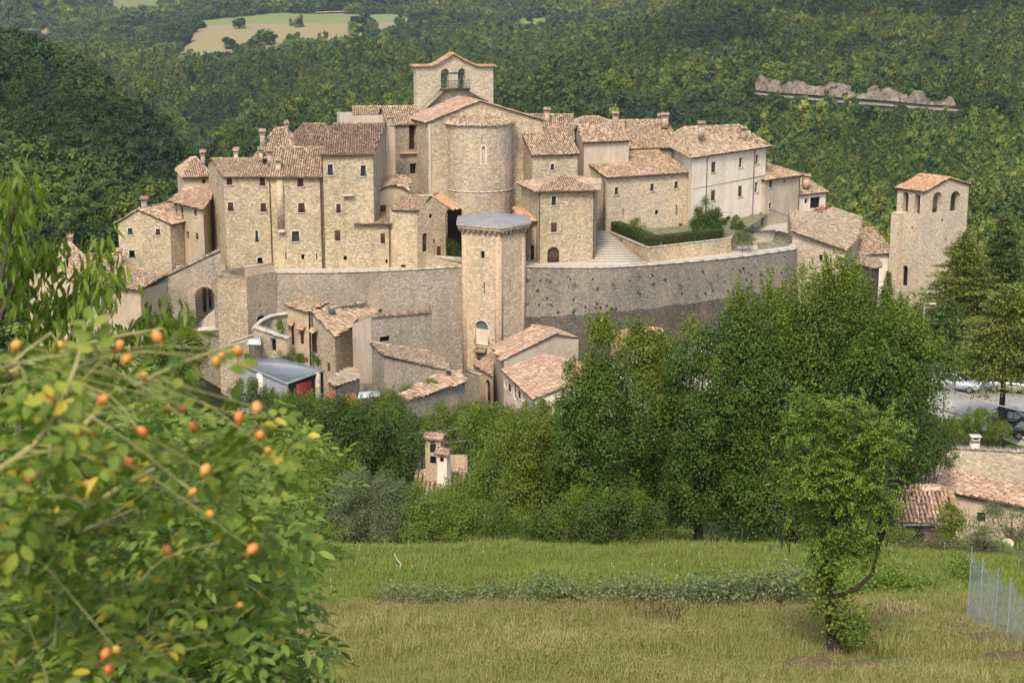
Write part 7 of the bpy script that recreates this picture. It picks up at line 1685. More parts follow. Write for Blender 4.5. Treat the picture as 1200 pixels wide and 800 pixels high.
tree('leafy_shrub', 'low green bush at the foot of the meadow slope left of the path of grass', 'shrub', 395, 52, [(385, 668, 26, 18), (365, 655, 30, 24), (350, 690, 26, 20)], 'lf_ash', .10, .06, 3.2, .05, 'bark', None, .2, .15, 40, 14, 8)
# brushwood pile
b = MB(); x, z = gz(1092, 56)
for k in range(160): a = (x + rnd.gauss(0, .55), 56 + rnd.gauss(0, .4), z + abs(rnd.gauss(.15, .2))); limb(b, a, (a[0] + rnd.gauss(0, .5), a[1] + rnd.gauss(0, .3), a[2] + rnd.gauss(.05, .2)), .014, .006, .1, 3, 4)
tag(b.obj('brushwood_pile', M['bark'], origin=(x, 56, z)), 'pile of cut brown brushwood below the garden hut', 'brushwood')
# ---------------------------------------------------------------- grass
M['gr_dry'] = m_leaf('dry_meadow_blade', (.145, .165, .055, 1), (.24, .25, .10, 1), (.37, .36, .185, 1), patch=.35, pscale=.45, trans=.25, obj_rand=False)
M['gr_mid'] = m_leaf('meadow_blade', (.085, .12, .025, 1), (.14, .18, .04, 1), (.22, .24, .07, 1), patch=.3, trans=.3, pscale=.4)
M['gr_green'] = m_leaf('fresh_blade', (.075, .14, .018, 1), (.12, .21, .028, 1), (.19, .28, .05, 1), patch=.3, trans=.3, pscale=.5)
def tuft(name, mat, nb, h, lean, w, seed, head=False):
    r = np.random.default_rng(seed); mb = MB()
    for k in range(nb):
        a = r.uniform(0, 6.28); x, y = r.normal(0, .09, 2); hh = h * r.uniform(.5, 1.25); ln = lean * r.uniform(.3, 1.3) * hh; dx, dy = math.cos(a), math.sin(a); sx_, sy_ = -dy * w / 2, dx * w / 2
        p0, p1, p2 = (x, y, 0), (x + dx * ln * .35, y + dy * ln * .35, hh * .6), (x + dx * ln, y + dy * ln, hh)
        mb.add([(p0[0] - sx_, p0[1] - sy_, -.03), (p0[0] + sx_, p0[1] + sy_, -.03), (p1[0] + sx_ * .8, p1[1] + sy_ * .8, p1[2]), (p1[0] - sx_ * .8, p1[1] - sy_ * .8, p1[2]), p2], [(0, 1, 2, 3), (3, 2, 4)])
        if head and k % 3 == 0: mb.box(p2[0] - w * .45, p2[0] + w * .45, p2[1] - w * .45, p2[1] + w * .45, p2[2] - .03, p2[2] + .03)
    return bpy.data.objects.new(name, mb.mesh(name, mat))
pt_dry = [tuft('dry_tuft', M['gr_dry'], 16, .22, .6, .010, 1), tuft('dry_tuft', M['gr_dry'], 14, .30, .5, .008, 2, True), tuft('mid_tuft', M['gr_mid'], 18, .20, .6, .012, 3), tuft('mid_tuft', M['gr_mid'], 16, .16, .7, .012, 13)]
pt_mid = [tuft('mid_tuft', M['gr_mid'], 18, .18, .6, .012, 4), tuft('mid_tuft', M['gr_mid'], 16, .22, .6, .012, 5), tuft('dry_tuft', M['gr_dry'], 9, .28, .5, .008, 6, True)]
pt_grn = [tuft('fresh_tuft', M['gr_green'], 18, .13, .8, .020, 7), tuft('fresh_tuft', M['gr_green'], 18, .18, .7, .020, 8), tuft('mid_tuft', M['gr_mid'], 12, .22, .6, .014, 9)]
def gscatter(n, Y0, Y1, px0, px1, seed):
    r = np.random.default_rng(seed); Y = np.sqrt(r.uniform(Y0 ** 2, Y1 ** 2, n)); px = r.uniform(px0, px1, n); X = (px - 600) / F * (Y * CP + 12 + Y * .02); return X, Y, height(X, Y), px
X, Y, Z, px = gscatter(95000, 26, 61.5, 230, 1270, 5); nz = vnoise(X, Y, 5, 31) * 1.3 + vnoise(X, Y, 1.6, 32) * .7 + rng.normal(0, .12, len(X))
up_ = Y > 42.6 + vnoise(X, Y, 5, 33) * 3.0
dryb = nz + np.clip((px - 500) / 900, -.2, .5) * .3 - np.clip((520 - px) / 300, 0, 1) * .25
sc = rng.uniform(.5, 1.3, len(X)) * (1 + .8 * vnoise(X, Y, 3.2, 34) + .6 * vnoise(X, Y, 1.1, 35))
soil = ((np.hypot(px - 1150, (Y - 35.5) * 22) < 44) | (np.hypot(px - 1192, (Y - 33.2) * 22) < 44) | (np.hypot(px - 1118, (Y - 36.9) * 22) < 34) | (np.hypot(px - 950, (Y - 32.3) * 22) < 26))
for q, m_, pr, lb in (('dry_grass', (~up_) & (dryb > .06) & ~soil, pt_dry, 'tan seeding grass over the drier parts of the meadow'), ('meadow_grass', (~up_) & (dryb <= .06) & ~soil, pt_mid, 'yellow green grass of the lower meadow'), ('fresh_grass', up_ & (px < 1110), pt_grn, 'bright green grass of the upper meadow strip')):
    wood(q, np.stack([X[m_], Y[m_], Z[m_]], -1), sc[m_], pr, lb, 'grass')
X, Y, Z, px = gscatter(12000, 62.5, 100, 250, 1250, 6); wood('undergrowth', np.stack([X, Y, Z], -1), rng.uniform(1.2, 2.2, len(X)), pt_grn, 'rough green undergrowth on the slope below the meadow', 'undergrowth')
# tan weed stalks and soil patches
for i, (px0, Yq, col, n_, hgt) in enumerate([(770, 39.5, 'reddish brown', 26, .75), (790, 38.8, 'dark brown', 14, .7), (480, 41.5, 'russet', 26, .5), (660, 40, 'tawny', 26, .35), (1062, 40, 'straw coloured', 40, .45), (902, 40.2, 'thin brown', 14, .5)]):
    b = MB(); x, z = gz(px0, Yq); cm = m_plain('weed_' + col.replace(' ', '_'), {0: (.13, .07, .05, 1), 1: (.07, .045, .03, 1), 2: (.17, .085, .05, 1), 3: (.24, .16, .09, 1), 4: (.40, .32, .18, 1), 5: (.12, .08, .05, 1)}[i], .9, .4, 8)
    for k in range(n_): a = (x + rnd.gauss(0, .35), Yq + rnd.gauss(0, .3)); zz = hz1(*a); h = hgt * rnd.uniform(.5, 1.1); t = (a[0] + rnd.gauss(0, .12), a[1] + rnd.gauss(0, .12), zz + h); b.tube([(a[0], a[1], zz - .03), ((a[0] + t[0]) / 2, (a[1] + t[1]) / 2, zz + h * .55), t], [.008, .007, .004], 4); b.box(t[0] - .008, t[0] + .008, t[1] - .008, t[1] + .008, t[2] - .1, t[2] + .02)
    tag(b.obj('dead_weeds', cm, origin=(x, Yq, z)), 'clump of %s dead weed stalks standing in the meadow' % col, 'weeds')
for i, (px0, Yq, rr) in enumerate([(1150, 35.5, .75), (1192, 33.2, .7), (950, 32.3, .45), (1118, 36.9, .5), (1010, 31.8, .5)]):
    x, z = gz(px0, Yq); b = MB(); nb_ = 14
    ring = [[(x, Yq, z + .30)] * nb_]
    for rr2, hh in ((.4, .27), (.75, .16), (1.0, -.05)):
        ring.append([(x + math.cos(t) * rr * rr2 * 1.5 * rnd.uniform(.85, 1.15), Yq + math.sin(t) * rr * rr2 * rnd.uniform(.85, 1.15), 0) for t in np.linspace(0, 6.28, nb_, endpoint=False)])
        ring[-1] = [(p[0], p[1], hz1(p[0], p[1]) + hh + rnd.uniform(-.03, .03)) for p in ring[-1]]
    for a, c in zip(ring[:-1], ring[1:]):
        for k in range(nb_): b.poly([a[k], c[k], c[(k + 1) % nb_], a[(k + 1) % nb_]])
    tag(b.obj('earth_mound', M.setdefault('earth', m_plain('dark_earth', (.11, .078, .04, 1), .95, .5, 9)), origin=(x, Yq, z)), ['dark mound of turned earth near the net fence', 'dark earth mound in the corner beside the net fence', 'small earth mound at the foot of the slender tree', 'flat brown earth patch above the dark mound by the fence', 'brown earth patch just past the roots of the slender tree'][i], 'mound')

tree('grass_mound', 'green grassy mound spilling between the rubble lean-to and the barn roof', 'mound', 488, 156, [(500, 450, 13, 4), (478, 458, 12, 6), (464, 468, 9, 7)], 'lf_yellow', .2, .14, 4.0, .05, 'bark', None, .25, .1, 40, 0, 2, base=P(488, 475, 156))

# wild flowers scattered through the upper strip
b = MB(); X, Y, Z, px = gscatter(110, 43, 58, 330, 1050, 77)
for x_, y_, z_ in zip(X, Y, Z): r = rnd.uniform(.010, .018); h = rnd.uniform(.2, .38); b.box(x_ - r, x_ + r, y_ - r, y_ + r, z_ + h, z_ + h + r); b.tube([(x_, y_, z_), (x_, y_, z_ + h)], .004, 3)
tag(b.obj('wild_flowers', m_plain('pale_petals', (.62, .60, .42, 1), .8, .3, 9)), 'tiny pale wild flowers in the bright upper grass', 'flowers', kind='stuff')
# ---------------------------------------------------------------- foreground: rose bush with hips, elder thicket, drooping tree
M['rose_leaf'] = m_leaf('rose_leaflet', (0.0585, 0.1235, 0.0208, 1), (0.1105, 0.2015, 0.0312, 1), (0.247, 0.312, 0.052, 1), patch=.35, trans=.4, pscale=6.0)
M['elder_leaf'] = m_leaf('elder_leaflet', (0.0438, 0.1063, 0.0175, 1), (0.0938, 0.1812, 0.03, 1), (0.175, 0.2625, 0.0562, 1), patch=.3, trans=.35, pscale=1.5)
M['peach_leaf'] = m_leaf('drooping_leaf', (.06, .12, .014, 1), (.11, .19, .024, 1), (.19, .26, .04, 1), patch=.3, trans=.4, pscale=2)
M['cane'] = m_plain('green_tan_cane', (.26, .25, .09, 1), .6, .35, 30)
N = NT('rose_hip_skin'); oi = N.n('ShaderNodeObjectInfo'); c = N.ramp(oi.outputs['Random'], [(0, (.46, .27, .05, 1)), (.5, (.50, .21, .035, 1)), (1, (.48, .13, .03, 1))]); N.bsdf(N.mix(N.fr(N.noise(N.pos(), 260.0, 3.0), .45, .7, 0, .5), c, (.30, .12, .03, 1)), .42, None, .4); M['hip'] = N.m
M['gold_leaf'] = m_leaf('yellowing_leaflet', (.30, .28, .03, 1), (.42, .36, .05, 1), (.5, .42, .08, 1), patch=0, trans=.4)
rose = thing('rose_bush', 'out of focus wild rose bush with orange hips and arching canes, close to the camera', 'rose bush', (-1.0, 2.7, hz1(-1.0, 2.7)))
RS = 1.42
def cpath(cols):
    pts = [P(px, py, Y * RS) for px, py, Y in cols]; out = []
    A_ = [np.array(tuple(p)) for p in pts]
    for i in range(len(A_) - 1):
        p0, p1, p2, p3 = [A_[max(0, min(len(A_) - 1, i + k))] for k in (-1, 0, 1, 2)]
        for j in range(8): t = j / 8; out.append(.5 * ((2 * p1) + (-p0 + p2) * t + (2 * p0 - 5 * p1 + 4 * p2 - p3) * t * t + (-p0 + 3 * p1 - 3 * p2 + p3) * t ** 3))
    out.append(A_[-1]); return np.array(out)
canes = [[(-260, 900, 1.7), (-60, 660, 1.75), (60, 540, 1.8), (130, 470, 1.85), (215, 425, 1.95), (290, 400, 2.05)], [(-300, 760, 1.6), (-80, 600, 1.62), (40, 520, 1.7), (85, 440, 1.7), (100, 380, 1.75)],
         [(-280, 820, 1.8), (-60, 650, 1.85), (60, 620, 1.9), (160, 560, 2.0), (250, 520, 2.1), (325, 500, 2.2)], [(-250, 960, 1.9), (-40, 700, 1.95), (80, 630, 2.0), (170, 600, 2.1), (260, 590, 2.2), (330, 640, 2.3)],
         [(-200, 1000, 2.1), (0, 800, 2.1), (120, 700, 2.2), (220, 670, 2.3), (300, 690, 2.35)], [(-240, 700, 1.9), (-80, 520, 1.9), (10, 430, 1.95), (60, 390, 2.0)], [(-150, 1050, 1.8), (20, 860, 1.8), (110, 780, 1.85), (180, 740, 1.9)],
         [(-200, 640, 2.2), (-60, 480, 2.2), (80, 410, 2.3), (190, 385, 2.4)]]
nodes_ = []
for k, cn in enumerate(canes):
    pth = cpath(cn); b = MB(); b.tube(pth, np.linspace(.0085, .0028, len(pth)), 8); b.obj('cane', M['cane'], rose, smooth=True)
    for i in range(6, len(pth)): nodes_.append((pth[i], pth[i] - pth[i - 1]))
tw_ = MB(); leaves_c = []
def clear_zone(p):
    px, py = proj(p); return py < 385 or px > 345 or (px > 215 and py < 440) or (px > 60 and py < 400)
for (q, d) in nodes_:
    for r_ in range(2):
        if rnd.random() < .5: continue
        e = Vector(tuple(q)) + Vector((rnd.gauss(.03, .07), rnd.gauss(0, .08), rnd.gauss(.01, .07)))
        if clear_zone(e) or (proj(e)[1] < 470 and rnd.random() < .45): continue
        limb(tw_, tuple(q), e, .002, .001, .15, 4, 5); leaves_c.append(tuple(e)); leaves_c.append(tuple(Vector(tuple(q)).lerp(e, .5)))
# fill of the bush body
for k in range(60):
    px = min(330, abs(rnd.gauss(0, 140))); py = 450 + (rnd.random() ** .8) * 380 + px * .1; p = P(px, py, rnd.uniform(2.4, 3.6)); leaves_c.append(tuple(p))
    limb(tw_, p, tuple(p + Vector((rnd.gauss(-.04, .04), rnd.gauss(0, .05), rnd.gauss(-.04, .04)))), .0012, .0008, .2, 4, 5)
tw_.obj('twigs', M['cane'], rose)
lc = np.array(leaves_c); pp, dd, nn_, ss = sprays(lc, 1, .075, 3, 0, 0, .016, .05); cb = MB(); r2 = rng.random(len(pp)); mk = r2 < .93
blades(cb, pp[mk], dd[mk], nn_[mk], .034 * ss[mk], .019 * ss[mk]); cb.obj('leaves', M['rose_leaf'], rose)
cb = MB(); blades(cb, pp[~mk], dd[~mk], nn_[~mk], .03 * ss[~mk], .017 * ss[~mk]); cb.obj('yellow_leaves', M['gold_leaf'], rose)
hips = [(167, 505), (150, 540), (131, 529), (103, 567), (112, 578), (241, 550), (226, 576), (246, 603), (196, 644), (296, 643), (281, 709), (124, 765), (137, 761), (128, 784), (314, 528), (280, 488), (227, 500), (305, 510), (94, 508), (110, 510), (14, 640), (19, 405), (72, 404), (140, 405), (149, 420), (184, 394), (169, 441), (121, 468), (138, 469), (279, 411), (260, 417), (254, 424), (213, 478), (301, 477), (196, 479), (60, 470), (34, 560), (152, 540)]
hm = MB(); R_, S_ = 8, 12; prf = [(math.sin(math.pi * k / R_) * .0066 * (1 + .0 * k), -math.cos(math.pi * k / R_) * .0082) for k in range(R_ + 1)]
rings = [(max(r, 1e-5) * math.cos(6.2832 * j / S_), max(r, 1e-5) * math.sin(6.2832 * j / S_), z) for r, z in prf for j in range(S_)]
hm.add(rings, [(i * S_ + j, i * S_ + (j + 1) % S_, (i + 1) * S_ + (j + 1) % S_, (i + 1) * S_ + j) for i in range(R_) for j in range(S_)]); 
for a in range(5): hm.tube([(0, 0, -.0078), (math.cos(a * 1.257) * .0045, math.sin(a * 1.257) * .0045, -.0125)], [.0006, .0002], 3)
hmesh = hm.mesh('hip', M['hip'], smooth=True)
ar_ = np.array([n[0] for n in nodes_]); tw2 = MB()
for i, (px, py) in enumerate(hips):
    Yh = RS * [1.72, 1.8, 1.9, 1.75, 1.95, 1.78][i % 6] - .1; p = P(px, py, Yh); o = bpy.data.objects.new('hip', hmesh); COL.objects.link(o); o.parent = rose; o.location = p - Vector(world_loc(rose)); s = [.85, 1.0, .72, .92][i % 4] * Yh / 1.9; o.scale = (s, s, s * 1.05); o.rotation_euler = (rnd.uniform(-.9, .9), rnd.uniform(-.9, .9), 0)
    e = ar_[np.argmin(np.linalg.norm(ar_ - np.array(tuple(p)), axis=1))]; tw2.tube([tuple(e), tuple((Vector(tuple(e)) + p) / 2 + Vector((0, 0, .01))), tuple(p)], [.0010, .0009, .0008], 5)
tag(tw2.obj('hip_stalks', M['cane'], rose), kind='stuff')
# thickets behind it
def thicket(name, label, cat, zones, mat, L, npair, ll, lw, n, Y0, Y1, stems, per=1, bark='bark', jit=.08, seed=0, up=.15):
    x0 = None; C_ = []; 
    for (px, py, rx, ry, wt) in zones:
        for k in range(int(n * wt)):
            a = rnd.uniform(0, 6.28); r = rnd.random() ** .5; Yq = rnd.uniform(Y0, Y1); p = P(px + math.cos(a) * r * rx, py + math.sin(a) * r * ry, Yq)
            if p.z > hz1(p.x, p.y) + .05: C_.append(tuple(p))
    c = np.array(C_); m = c.mean(0); gb = (m[0], (Y0 + Y1) / 2, hz1(m[0], (Y0 + Y1) / 2)); root = thing(name, label, cat, gb)
    b = MB()
    for k in range(stems):
        t = c[rng.integers(0, len(c))]
        if 'sapling' not in name and proj(t)[0] > 235: continue
        sx_, sy_ = t[0] + rnd.gauss(-.15, .3), t[1] + rnd.gauss(0, .2); pts = limb(b, (sx_, sy_, hz1(sx_, sy_) - .1), t, (.016 * Y0 / 5 + .004) * (.3 if 'sapling' in name else 1), .003, .08, 8, 6)
        for j in range(5): q = pts[rnd.randint(3, 8)]; d_ = np.linalg.norm(c - np.array(tuple(q)), axis=1); e = c[rng.choice(np.argsort(d_)[:12])]; limb(b, q, tuple(e), .004, .0015, .1, 4, 4)
    b.obj('stems', M[bark], root, smooth=True)
    pp, dd, nn_, ss = sprays(c, per, L, npair, 0, 0, jit, up); cb = MB(); blades(cb, pp, dd, nn_, ll * ss * rng.uniform(.8, 1.2, len(pp)), lw * ss); cb.obj('leaves', M[mat], root); return root
thicket('elder_thicket', 'sharp leaved green elder thicket filling the lower corner behind the rose', 'thicket', [(200, 720, 150, 90, .34), (70, 700, 110, 110, .2), (90, 560, 130, 90, .2), (240, 620, 80, 60, .14), (290, 760, 60, 60, .12)], 'elder_leaf', .17, 3, .070, .026, 1900, 5.2, 8.0, 34, per=1, jit=.05)
thicket('elder_thicket', 'darker elder thicket further back under the lower roofs of the town', 'thicket', [(60, 470, 120, 60, .25), (160, 540, 130, 60, .25), (270, 600, 80, 70, .2), (80, 640, 120, 90, .15), (320, 560, 50, 60, .12)], 'lf_ash', .24, 3, .095, .036, 2200, 12, 18, 24, per=1, jit=.1)
thicket('tall_sapling', 'tall thin sapling with long pale leaves rising in front of the dark trees', 'sapling', [(345, 520, 10, 30, .2), (338, 580, 22, 26, .3), (352, 640, 26, 26, .3), (325, 690, 24, 26, .2)], 'peach_leaf', .12, 2, .075, .022, 210, 9.0, 9.6, 2, per=1, jit=.03)
thicket('young_sapling', 'second thin sapling lower down beside the rose hips', 'sapling', [(318, 620, 20, 30, .4), (305, 690, 30, 40, .6)], 'elder_leaf', .12, 3, .06, .02, 150, 8.0, 8.6, 2, per=1, jit=.03)
# drooping leaved tree at the left edge
pt = thing('peach_tree', 'tree with long drooping light green leaves at the far edge of the view', 'tree', (-4.2, 10.5, hz1(-4.2, 10.5)))
C_ = []; b = MB(); base = Vector((-4.2, 10.5, hz1(-4.2, 10.5)))
brs = [[(-30, 480), (-5, 360), (10, 280), (22, 205)], [(-40, 520), (-10, 400), (20, 330), (48, 300), (62, 292)], [(-40, 560), (0, 460), (60, 380), (95, 330), (118, 285)], [(-60, 500), (-20, 330), (0, 260), (15, 215)], [(-30, 600), (30, 490), (70, 420), (105, 350), (130, 322)], [(-40, 640), (40, 540), (110, 440), (160, 380), (205, 366)], [(-20, 560), (20, 440), (40, 380), (60, 350)], [(-50, 420), (-20, 300), (0, 250), (30, 235)]]
for k, br in enumerate(brs):
    Yb = 10.0 + (k % 4) * .35; pth = cpath([(px, py, Yb / RS) for px, py in br]); pth = np.concatenate([[tuple(base)], [tuple(base.lerp(Vector(tuple(pth[0])), .5) + Vector((0, 0, .2)))], pth]); b.tube(pth, np.linspace(.03, .004, len(pth)), 7)
    for i in range(len(pth) // 2, len(pth)):
        for r_ in range(4 if i > 16 else 2): C_.append(pth[i] + rng.normal(size=3) * np.array([.05, .08, .04]))
b.obj('trunk', M['bark'], pt, smooth=True)
c = np.array(C_); c = np.repeat(c, 3, 0) + rng.normal(size=(len(c) * 3, 3)) * np.array([.05, .07, .05]); n = len(c); d = rng.normal(size=(n, 3)) * np.array([.38, .38, .2]) + np.array([0, 0, -1.05]); cb = MB(); blades(cb, c, d, rng.normal(size=(n, 3)) + np.array([0, -.5, .3]), rng.uniform(.09, .14, n), rng.uniform(.022, .032, n), .15, .15); cb.obj('leaves', M['peach_leaf'], pt)

# ---------------------------------------------------------------- cars
M['car_glass'] = m_plain('car_glass', (.02, .025, .03, 1), .1, .1, 3, spec=.8); M['tyre'] = m_plain('tyre_rubber', (.02, .02, .02, 1), .9, .2); M['rim'] = m_plain('wheel_rim', (.35, .35, .36, 1), .35, .1, metal=.8); M['lampw'] = m_plain('headlight_glass', (.75, .75, .72, 1), .15, .05); M['lampr'] = m_plain('tail_light_glass', (.35, .02, .02, 1), .2, .05)
def car(label, x, y, z, rot, paint, L=4.1, Wd=1.72, H=1.48, est=False):
    root = thing('parked_car', label, 'car', (x, y, z), None)
    c_, s_ = math.cos(rot), math.sin(rot); T = lambda p: (x + p[0] * c_ - p[1] * s_, y + p[0] * s_ + p[1] * c_, z + p[2])
    # stations along the car: x, sill z, belt z, half width at belt
    st = [(-L / 2, .42, .62, .62), (-L / 2 + .10, .28, .82, .78), (-L / 2 + .5, .22, .93, .85), (-L * .12, .22, .96, .86), (L * .18, .22, .95, .86), (L / 2 - .75, .22, .88, .84), (L / 2 - .2, .26, .72, .76), (L / 2, .40, .58, .60)]
    b = MB(); R = []
    for (px, zs, zb_, hw) in st:
        R.append([(px, -hw * .94, zs), (px, -hw, (zs + zb_) / 2), (px, -hw * .96, zb_ - .06), (px, -hw * .86, zb_), (px, hw * .86, zb_), (px, hw * .96, zb_ - .06), (px, hw, (zs + zb_) / 2), (px, hw * .94, zs)])
    V = [T(p) for r in R for p in r]; fs = [(i * 8 + j, i * 8 + (j + 1) % 8, (i + 1) * 8 + (j + 1) % 8, (i + 1) * 8 + j) for i in range(len(R) - 1) for j in range(8)]
    fs += [tuple(range(7, -1, -1)), tuple((len(R) - 1) * 8 + j for j in range(8))]; b.add(V, fs)
    xb, xf = (-L / 2 + .12 if est else -L / 2 + .28), L * .20
    ct = [(xb, .92, .76), (xb + (.22 if est else .55), H - .04, .60), (xb + 1.2, H, .62), (xf - .75, H - .03, .60), (xf + .12, .93, .74)]
    cab = []
    for (px, zz, hw) in ct[1:4]: cab.append([(px, -hw, zz), (px, hw, zz)])
    rf = MB()
    for a, c in zip(cab[:-1], cab[1:]): b.slab([T(a[0]), T(c[0]), T(c[1]), T(a[1])], .05)
    for sg in (-1, 1):   # pillars
        for (p, q) in (((ct[0][0], sg * ct[0][2], ct[0][1]), (ct[1][0], sg * ct[1][2], ct[1][1])), ((ct[4][0], sg * ct[4][2], ct[4][1]), (ct[3][0], sg * ct[3][2], ct[3][1])), ((.0, sg * .77, .95), (-.08, sg * .62, H - .02))): b.tube([T(p), T(q)], .035, 5)
    b.obj('body', paint, root, smooth=False)
    g_ = MB(); e = .01
    for sg in (-1, 1): g_.poly([T((ct[0][0] + .1, sg * .77, .93)), T((ct[4][0] - .05, sg * .77, .93)), T((ct[3][0], sg * (.60), H - .06)), T((ct[1][0], sg * .60, H - .07))][::sg])
    g_.poly([T((ct[4][0], -.72, .93)), T((ct[4][0], .72, .93)), T((ct[3][0] + .02, .58, H - .05)), T((ct[3][0] + .02, -.58, H - .05))]); g_.poly([T((ct[0][0], .72, .93)), T((ct[0][0], -.72, .93)), T((ct[1][0] - .02, -.58, H - .06)), T((ct[1][0] - .02, .58, H - .06))])
    g_.obj('window', M['car_glass'], root)
    for wx in (-L * .31, L * .32):
        for sg in (-1, 1):
            w = MB(); w.tube([T((wx, sg * (Wd / 2 - .22), .31)), T((wx, sg * (Wd / 2 + .01), .31))], .31, 16, cap=True); wo = w.obj('wheel', M['tyre'], root); w = MB(); w.tube([T((wx, sg * (Wd / 2), .31)), T((wx, sg * (Wd / 2 + .025), .31))], .19, 10, cap=True); w.obj('rim', M['rim'], wo)
    for sg in (-1, 1):
        w = MB(); w.slab([T((L / 2 - .06, sg * .60 - .16, .68)), T((L / 2 - .06, sg * .60 + .16, .68)), T((L / 2 - .28, sg * .62 + .16, .76)), T((L / 2 - .28, sg * .62 - .16, .76))], .1); w.obj('headlight', M['lampw'], root)
        w = MB(); w.box(-L / 2 + .03, -L / 2 + .09, sg * .62 - .1, sg * .62 + .1, .62, .84, T); w.obj('tail_light', M['lampr'], root)
    return root
pn = lambda n, c: (lambda NN: (NN.bsdf(c, .3, None, .6, .3), NN.m)[1])(NT(n))
navy, dark, silver, grey, white = pn('navy_paint', (.015, .022, .045, 1)), pn('black_paint', (.012, .014, .018, 1)), pn('silver_paint', (.45, .47, .50, 1)), pn('grey_blue_paint', (.16, .20, .26, 1)), pn('white_paint', (.75, .75, .74, 1))
x, y = GZ(1188, 501, zrd); car('navy hatchback parked on the road beside the trunk of the drooping cedar', x, y, zrd, -.35, navy)
x, y = GZ(1203, 511, zrd); car('black car cut by the picture edge, nose behind the navy hatchback', x + .6, y - .6, zrd, -.35, dark)
x, y = GZ(1111, 450, zrd); car('grey blue car at the upper end of the road, under the dark pine', x, y, zrd, -.9, grey, est=True)
x, y = GZ(1122, 458, zrd); car('silver car half hidden behind the lamp post at the upper end of the road', x, y + .5, zrd, -.5, silver)
x, y = GZ(1183, 458, zrd); car('silver estate car seen between the cedar boughs', x, y, zrd, -.3, silver, est=True)
zc_ = -35.4
x, y = P(1088, 493, 113).x, 113.5; car('white car on the lower parking strip behind the shrubs', x, y, hz1(x, y), -.5, white)
x, y = P(1120, 507, 112.6).x, 113.6; car('pale silver car directly behind the wall chimney', x, y, hz1(x, y), -.4, silver)
q = P(835, 418, 168); car('silver car parked at the foot of the curved rampart, seen between the trees', q.x, q.y, q.z, .1, silver)
q2 = MB(); q2.slab([(q.x - 9, q.y - 5, q.z), (q.x + 14, q.y - 5, q.z), (q.x + 14, q.y + 4, q.z), (q.x - 9, q.y + 4, q.z)], 8); tag(q2.obj('rampart_road', M['roadsurf']), kind='structure')
# street lamps, wires
def lamp(label, px, pyt, pyb, Y, arm=.8):
    a, c = P(px, pyt, Y), P(px, pyb, Y); root = thing('street_lamp', label, 'lamp', (c.x, Y, c.z)); b = MB(); b.tube([(c.x, Y, c.z - 2), (c.x, Y, a.z)], [.07, .05], 8); b.tube([(c.x, Y, a.z), (c.x + arm * .5, Y, a.z + .12), (c.x + arm, Y, a.z + .08)], .035, 6); b.obj('pole', M['metal_roof'], root)
    b = MB(); b.box(c.x + arm - .1, c.x + arm + .45, Y - .12, Y + .12, a.z + .02, a.z + .14); b.obj('lamp_head', M['trim'], root)
lamp('grey street lamp standing at the kerb of the pale road', 1105, 452, 482, 122.5, .4)
lamp('street lamp with a white head beside the cedar and the bell tower', 1080, 357, 420, 135, .5)
def wire(label, pts, r=.02, mat='trim'):
    b = MB(); p, q = P(*pts[0]), P(*pts[1]); n = 14; sag = (q - p).length * .015; b.tube([p.lerp(q, k / n) - Vector((0, 0, sag * 4 * (k / n) * (1 - k / n))) for k in range(n + 1)], r, 5); return tag(b.obj('overhead_cable', M[mat]), label, 'cable')
wire('thick pale cable crossing above the road from the lamp to the edge', [(1104, 452, 121), (1240, 488, 100)], .05)
wire('upper of the two thin pale wires above the sunken chimneys', [(470, 508, 90), (640, 462, 150)], .022)
wire('lower of the two thin pale wires above the sunken chimneys', [(480, 520, 88), (648, 478, 148)], .018)
# net fence, hut things, sticks
fr = thing('net_fence', 'pale grey net stretched on thin metal posts down the slope of the meadow', 'fence', tuple(P(1138, 730, 38.5)))
top = [P(1139, 643, 38.5), P(1152, 655, 37.6), P(1170, 668, 36.6), P(1185, 678, 35.6), P(1215, 697, 34)]
N = NT('fine_net'); wv = N.noise(N.pos(), 3.0, 2.0); df = N.n('ShaderNodeBsdfDiffuse', i_Color=(.36, .42, .42, 1)); tr_ = N.n('ShaderNodeBsdfTransparent')
ck = N.n('ShaderNodeTexChecker', i_Vector=N.pos(), i_Scale=60.0); mx = N.n('ShaderNodeMixShader', i_0=N.fr(wv, .3, .7, .34, .52), i_1=tr_.outputs[0], i_2=df.outputs[0]); N.t.links.new(mx.outputs[0], N.out.inputs[0]); M['net'] = N.m
b = MB(); gy = []
for p in top: gy.append(Vector((p.x, p.y, hz1(p.x, p.y))))
for (p, q, g_, h_) in zip(top[:-1], top[1:], gy[:-1], gy[1:]):
    m_ = 8
    for k in range(m_):
        t0, t1 = k / m_, (k + 1) / m_; sg0, sg1 = .25 * math.sin(math.pi * t0), .25 * math.sin(math.pi * t1)
        b.poly([g_.lerp(h_, t0), g_.lerp(h_, t1), p.lerp(q, t1) - Vector((0, 0, sg1)), p.lerp(q, t0) - Vector((0, 0, sg0))])
b.obj('net', M['net'], fr)
for p, g_ in zip(top, gy): b = MB(); b.tube([g_ - Vector((0, 0, .2)), p + Vector((0, 0, .05))], .018, 6); b.obj('post', M['metal_roof'], fr)
def sticks(name, label, cat, segs, mat, r=.02):
    b = MB()
    for s in segs: b.tube([P(*p) for p in s], r, 5)
    return tag(b.obj(name, mat, origin=tuple(P(*segs[0][0]))), label, cat)
sticks('stick_tripod', 'tripod of pale sticks in the upper meadow before the dark trees', 'sticks', [[(825, 640, 57), (836, 612, 57)], [(842, 641, 56.5), (831, 612, 57)], [(833, 642, 57.5), (834, 613, 57)]], M['bark'], .014)
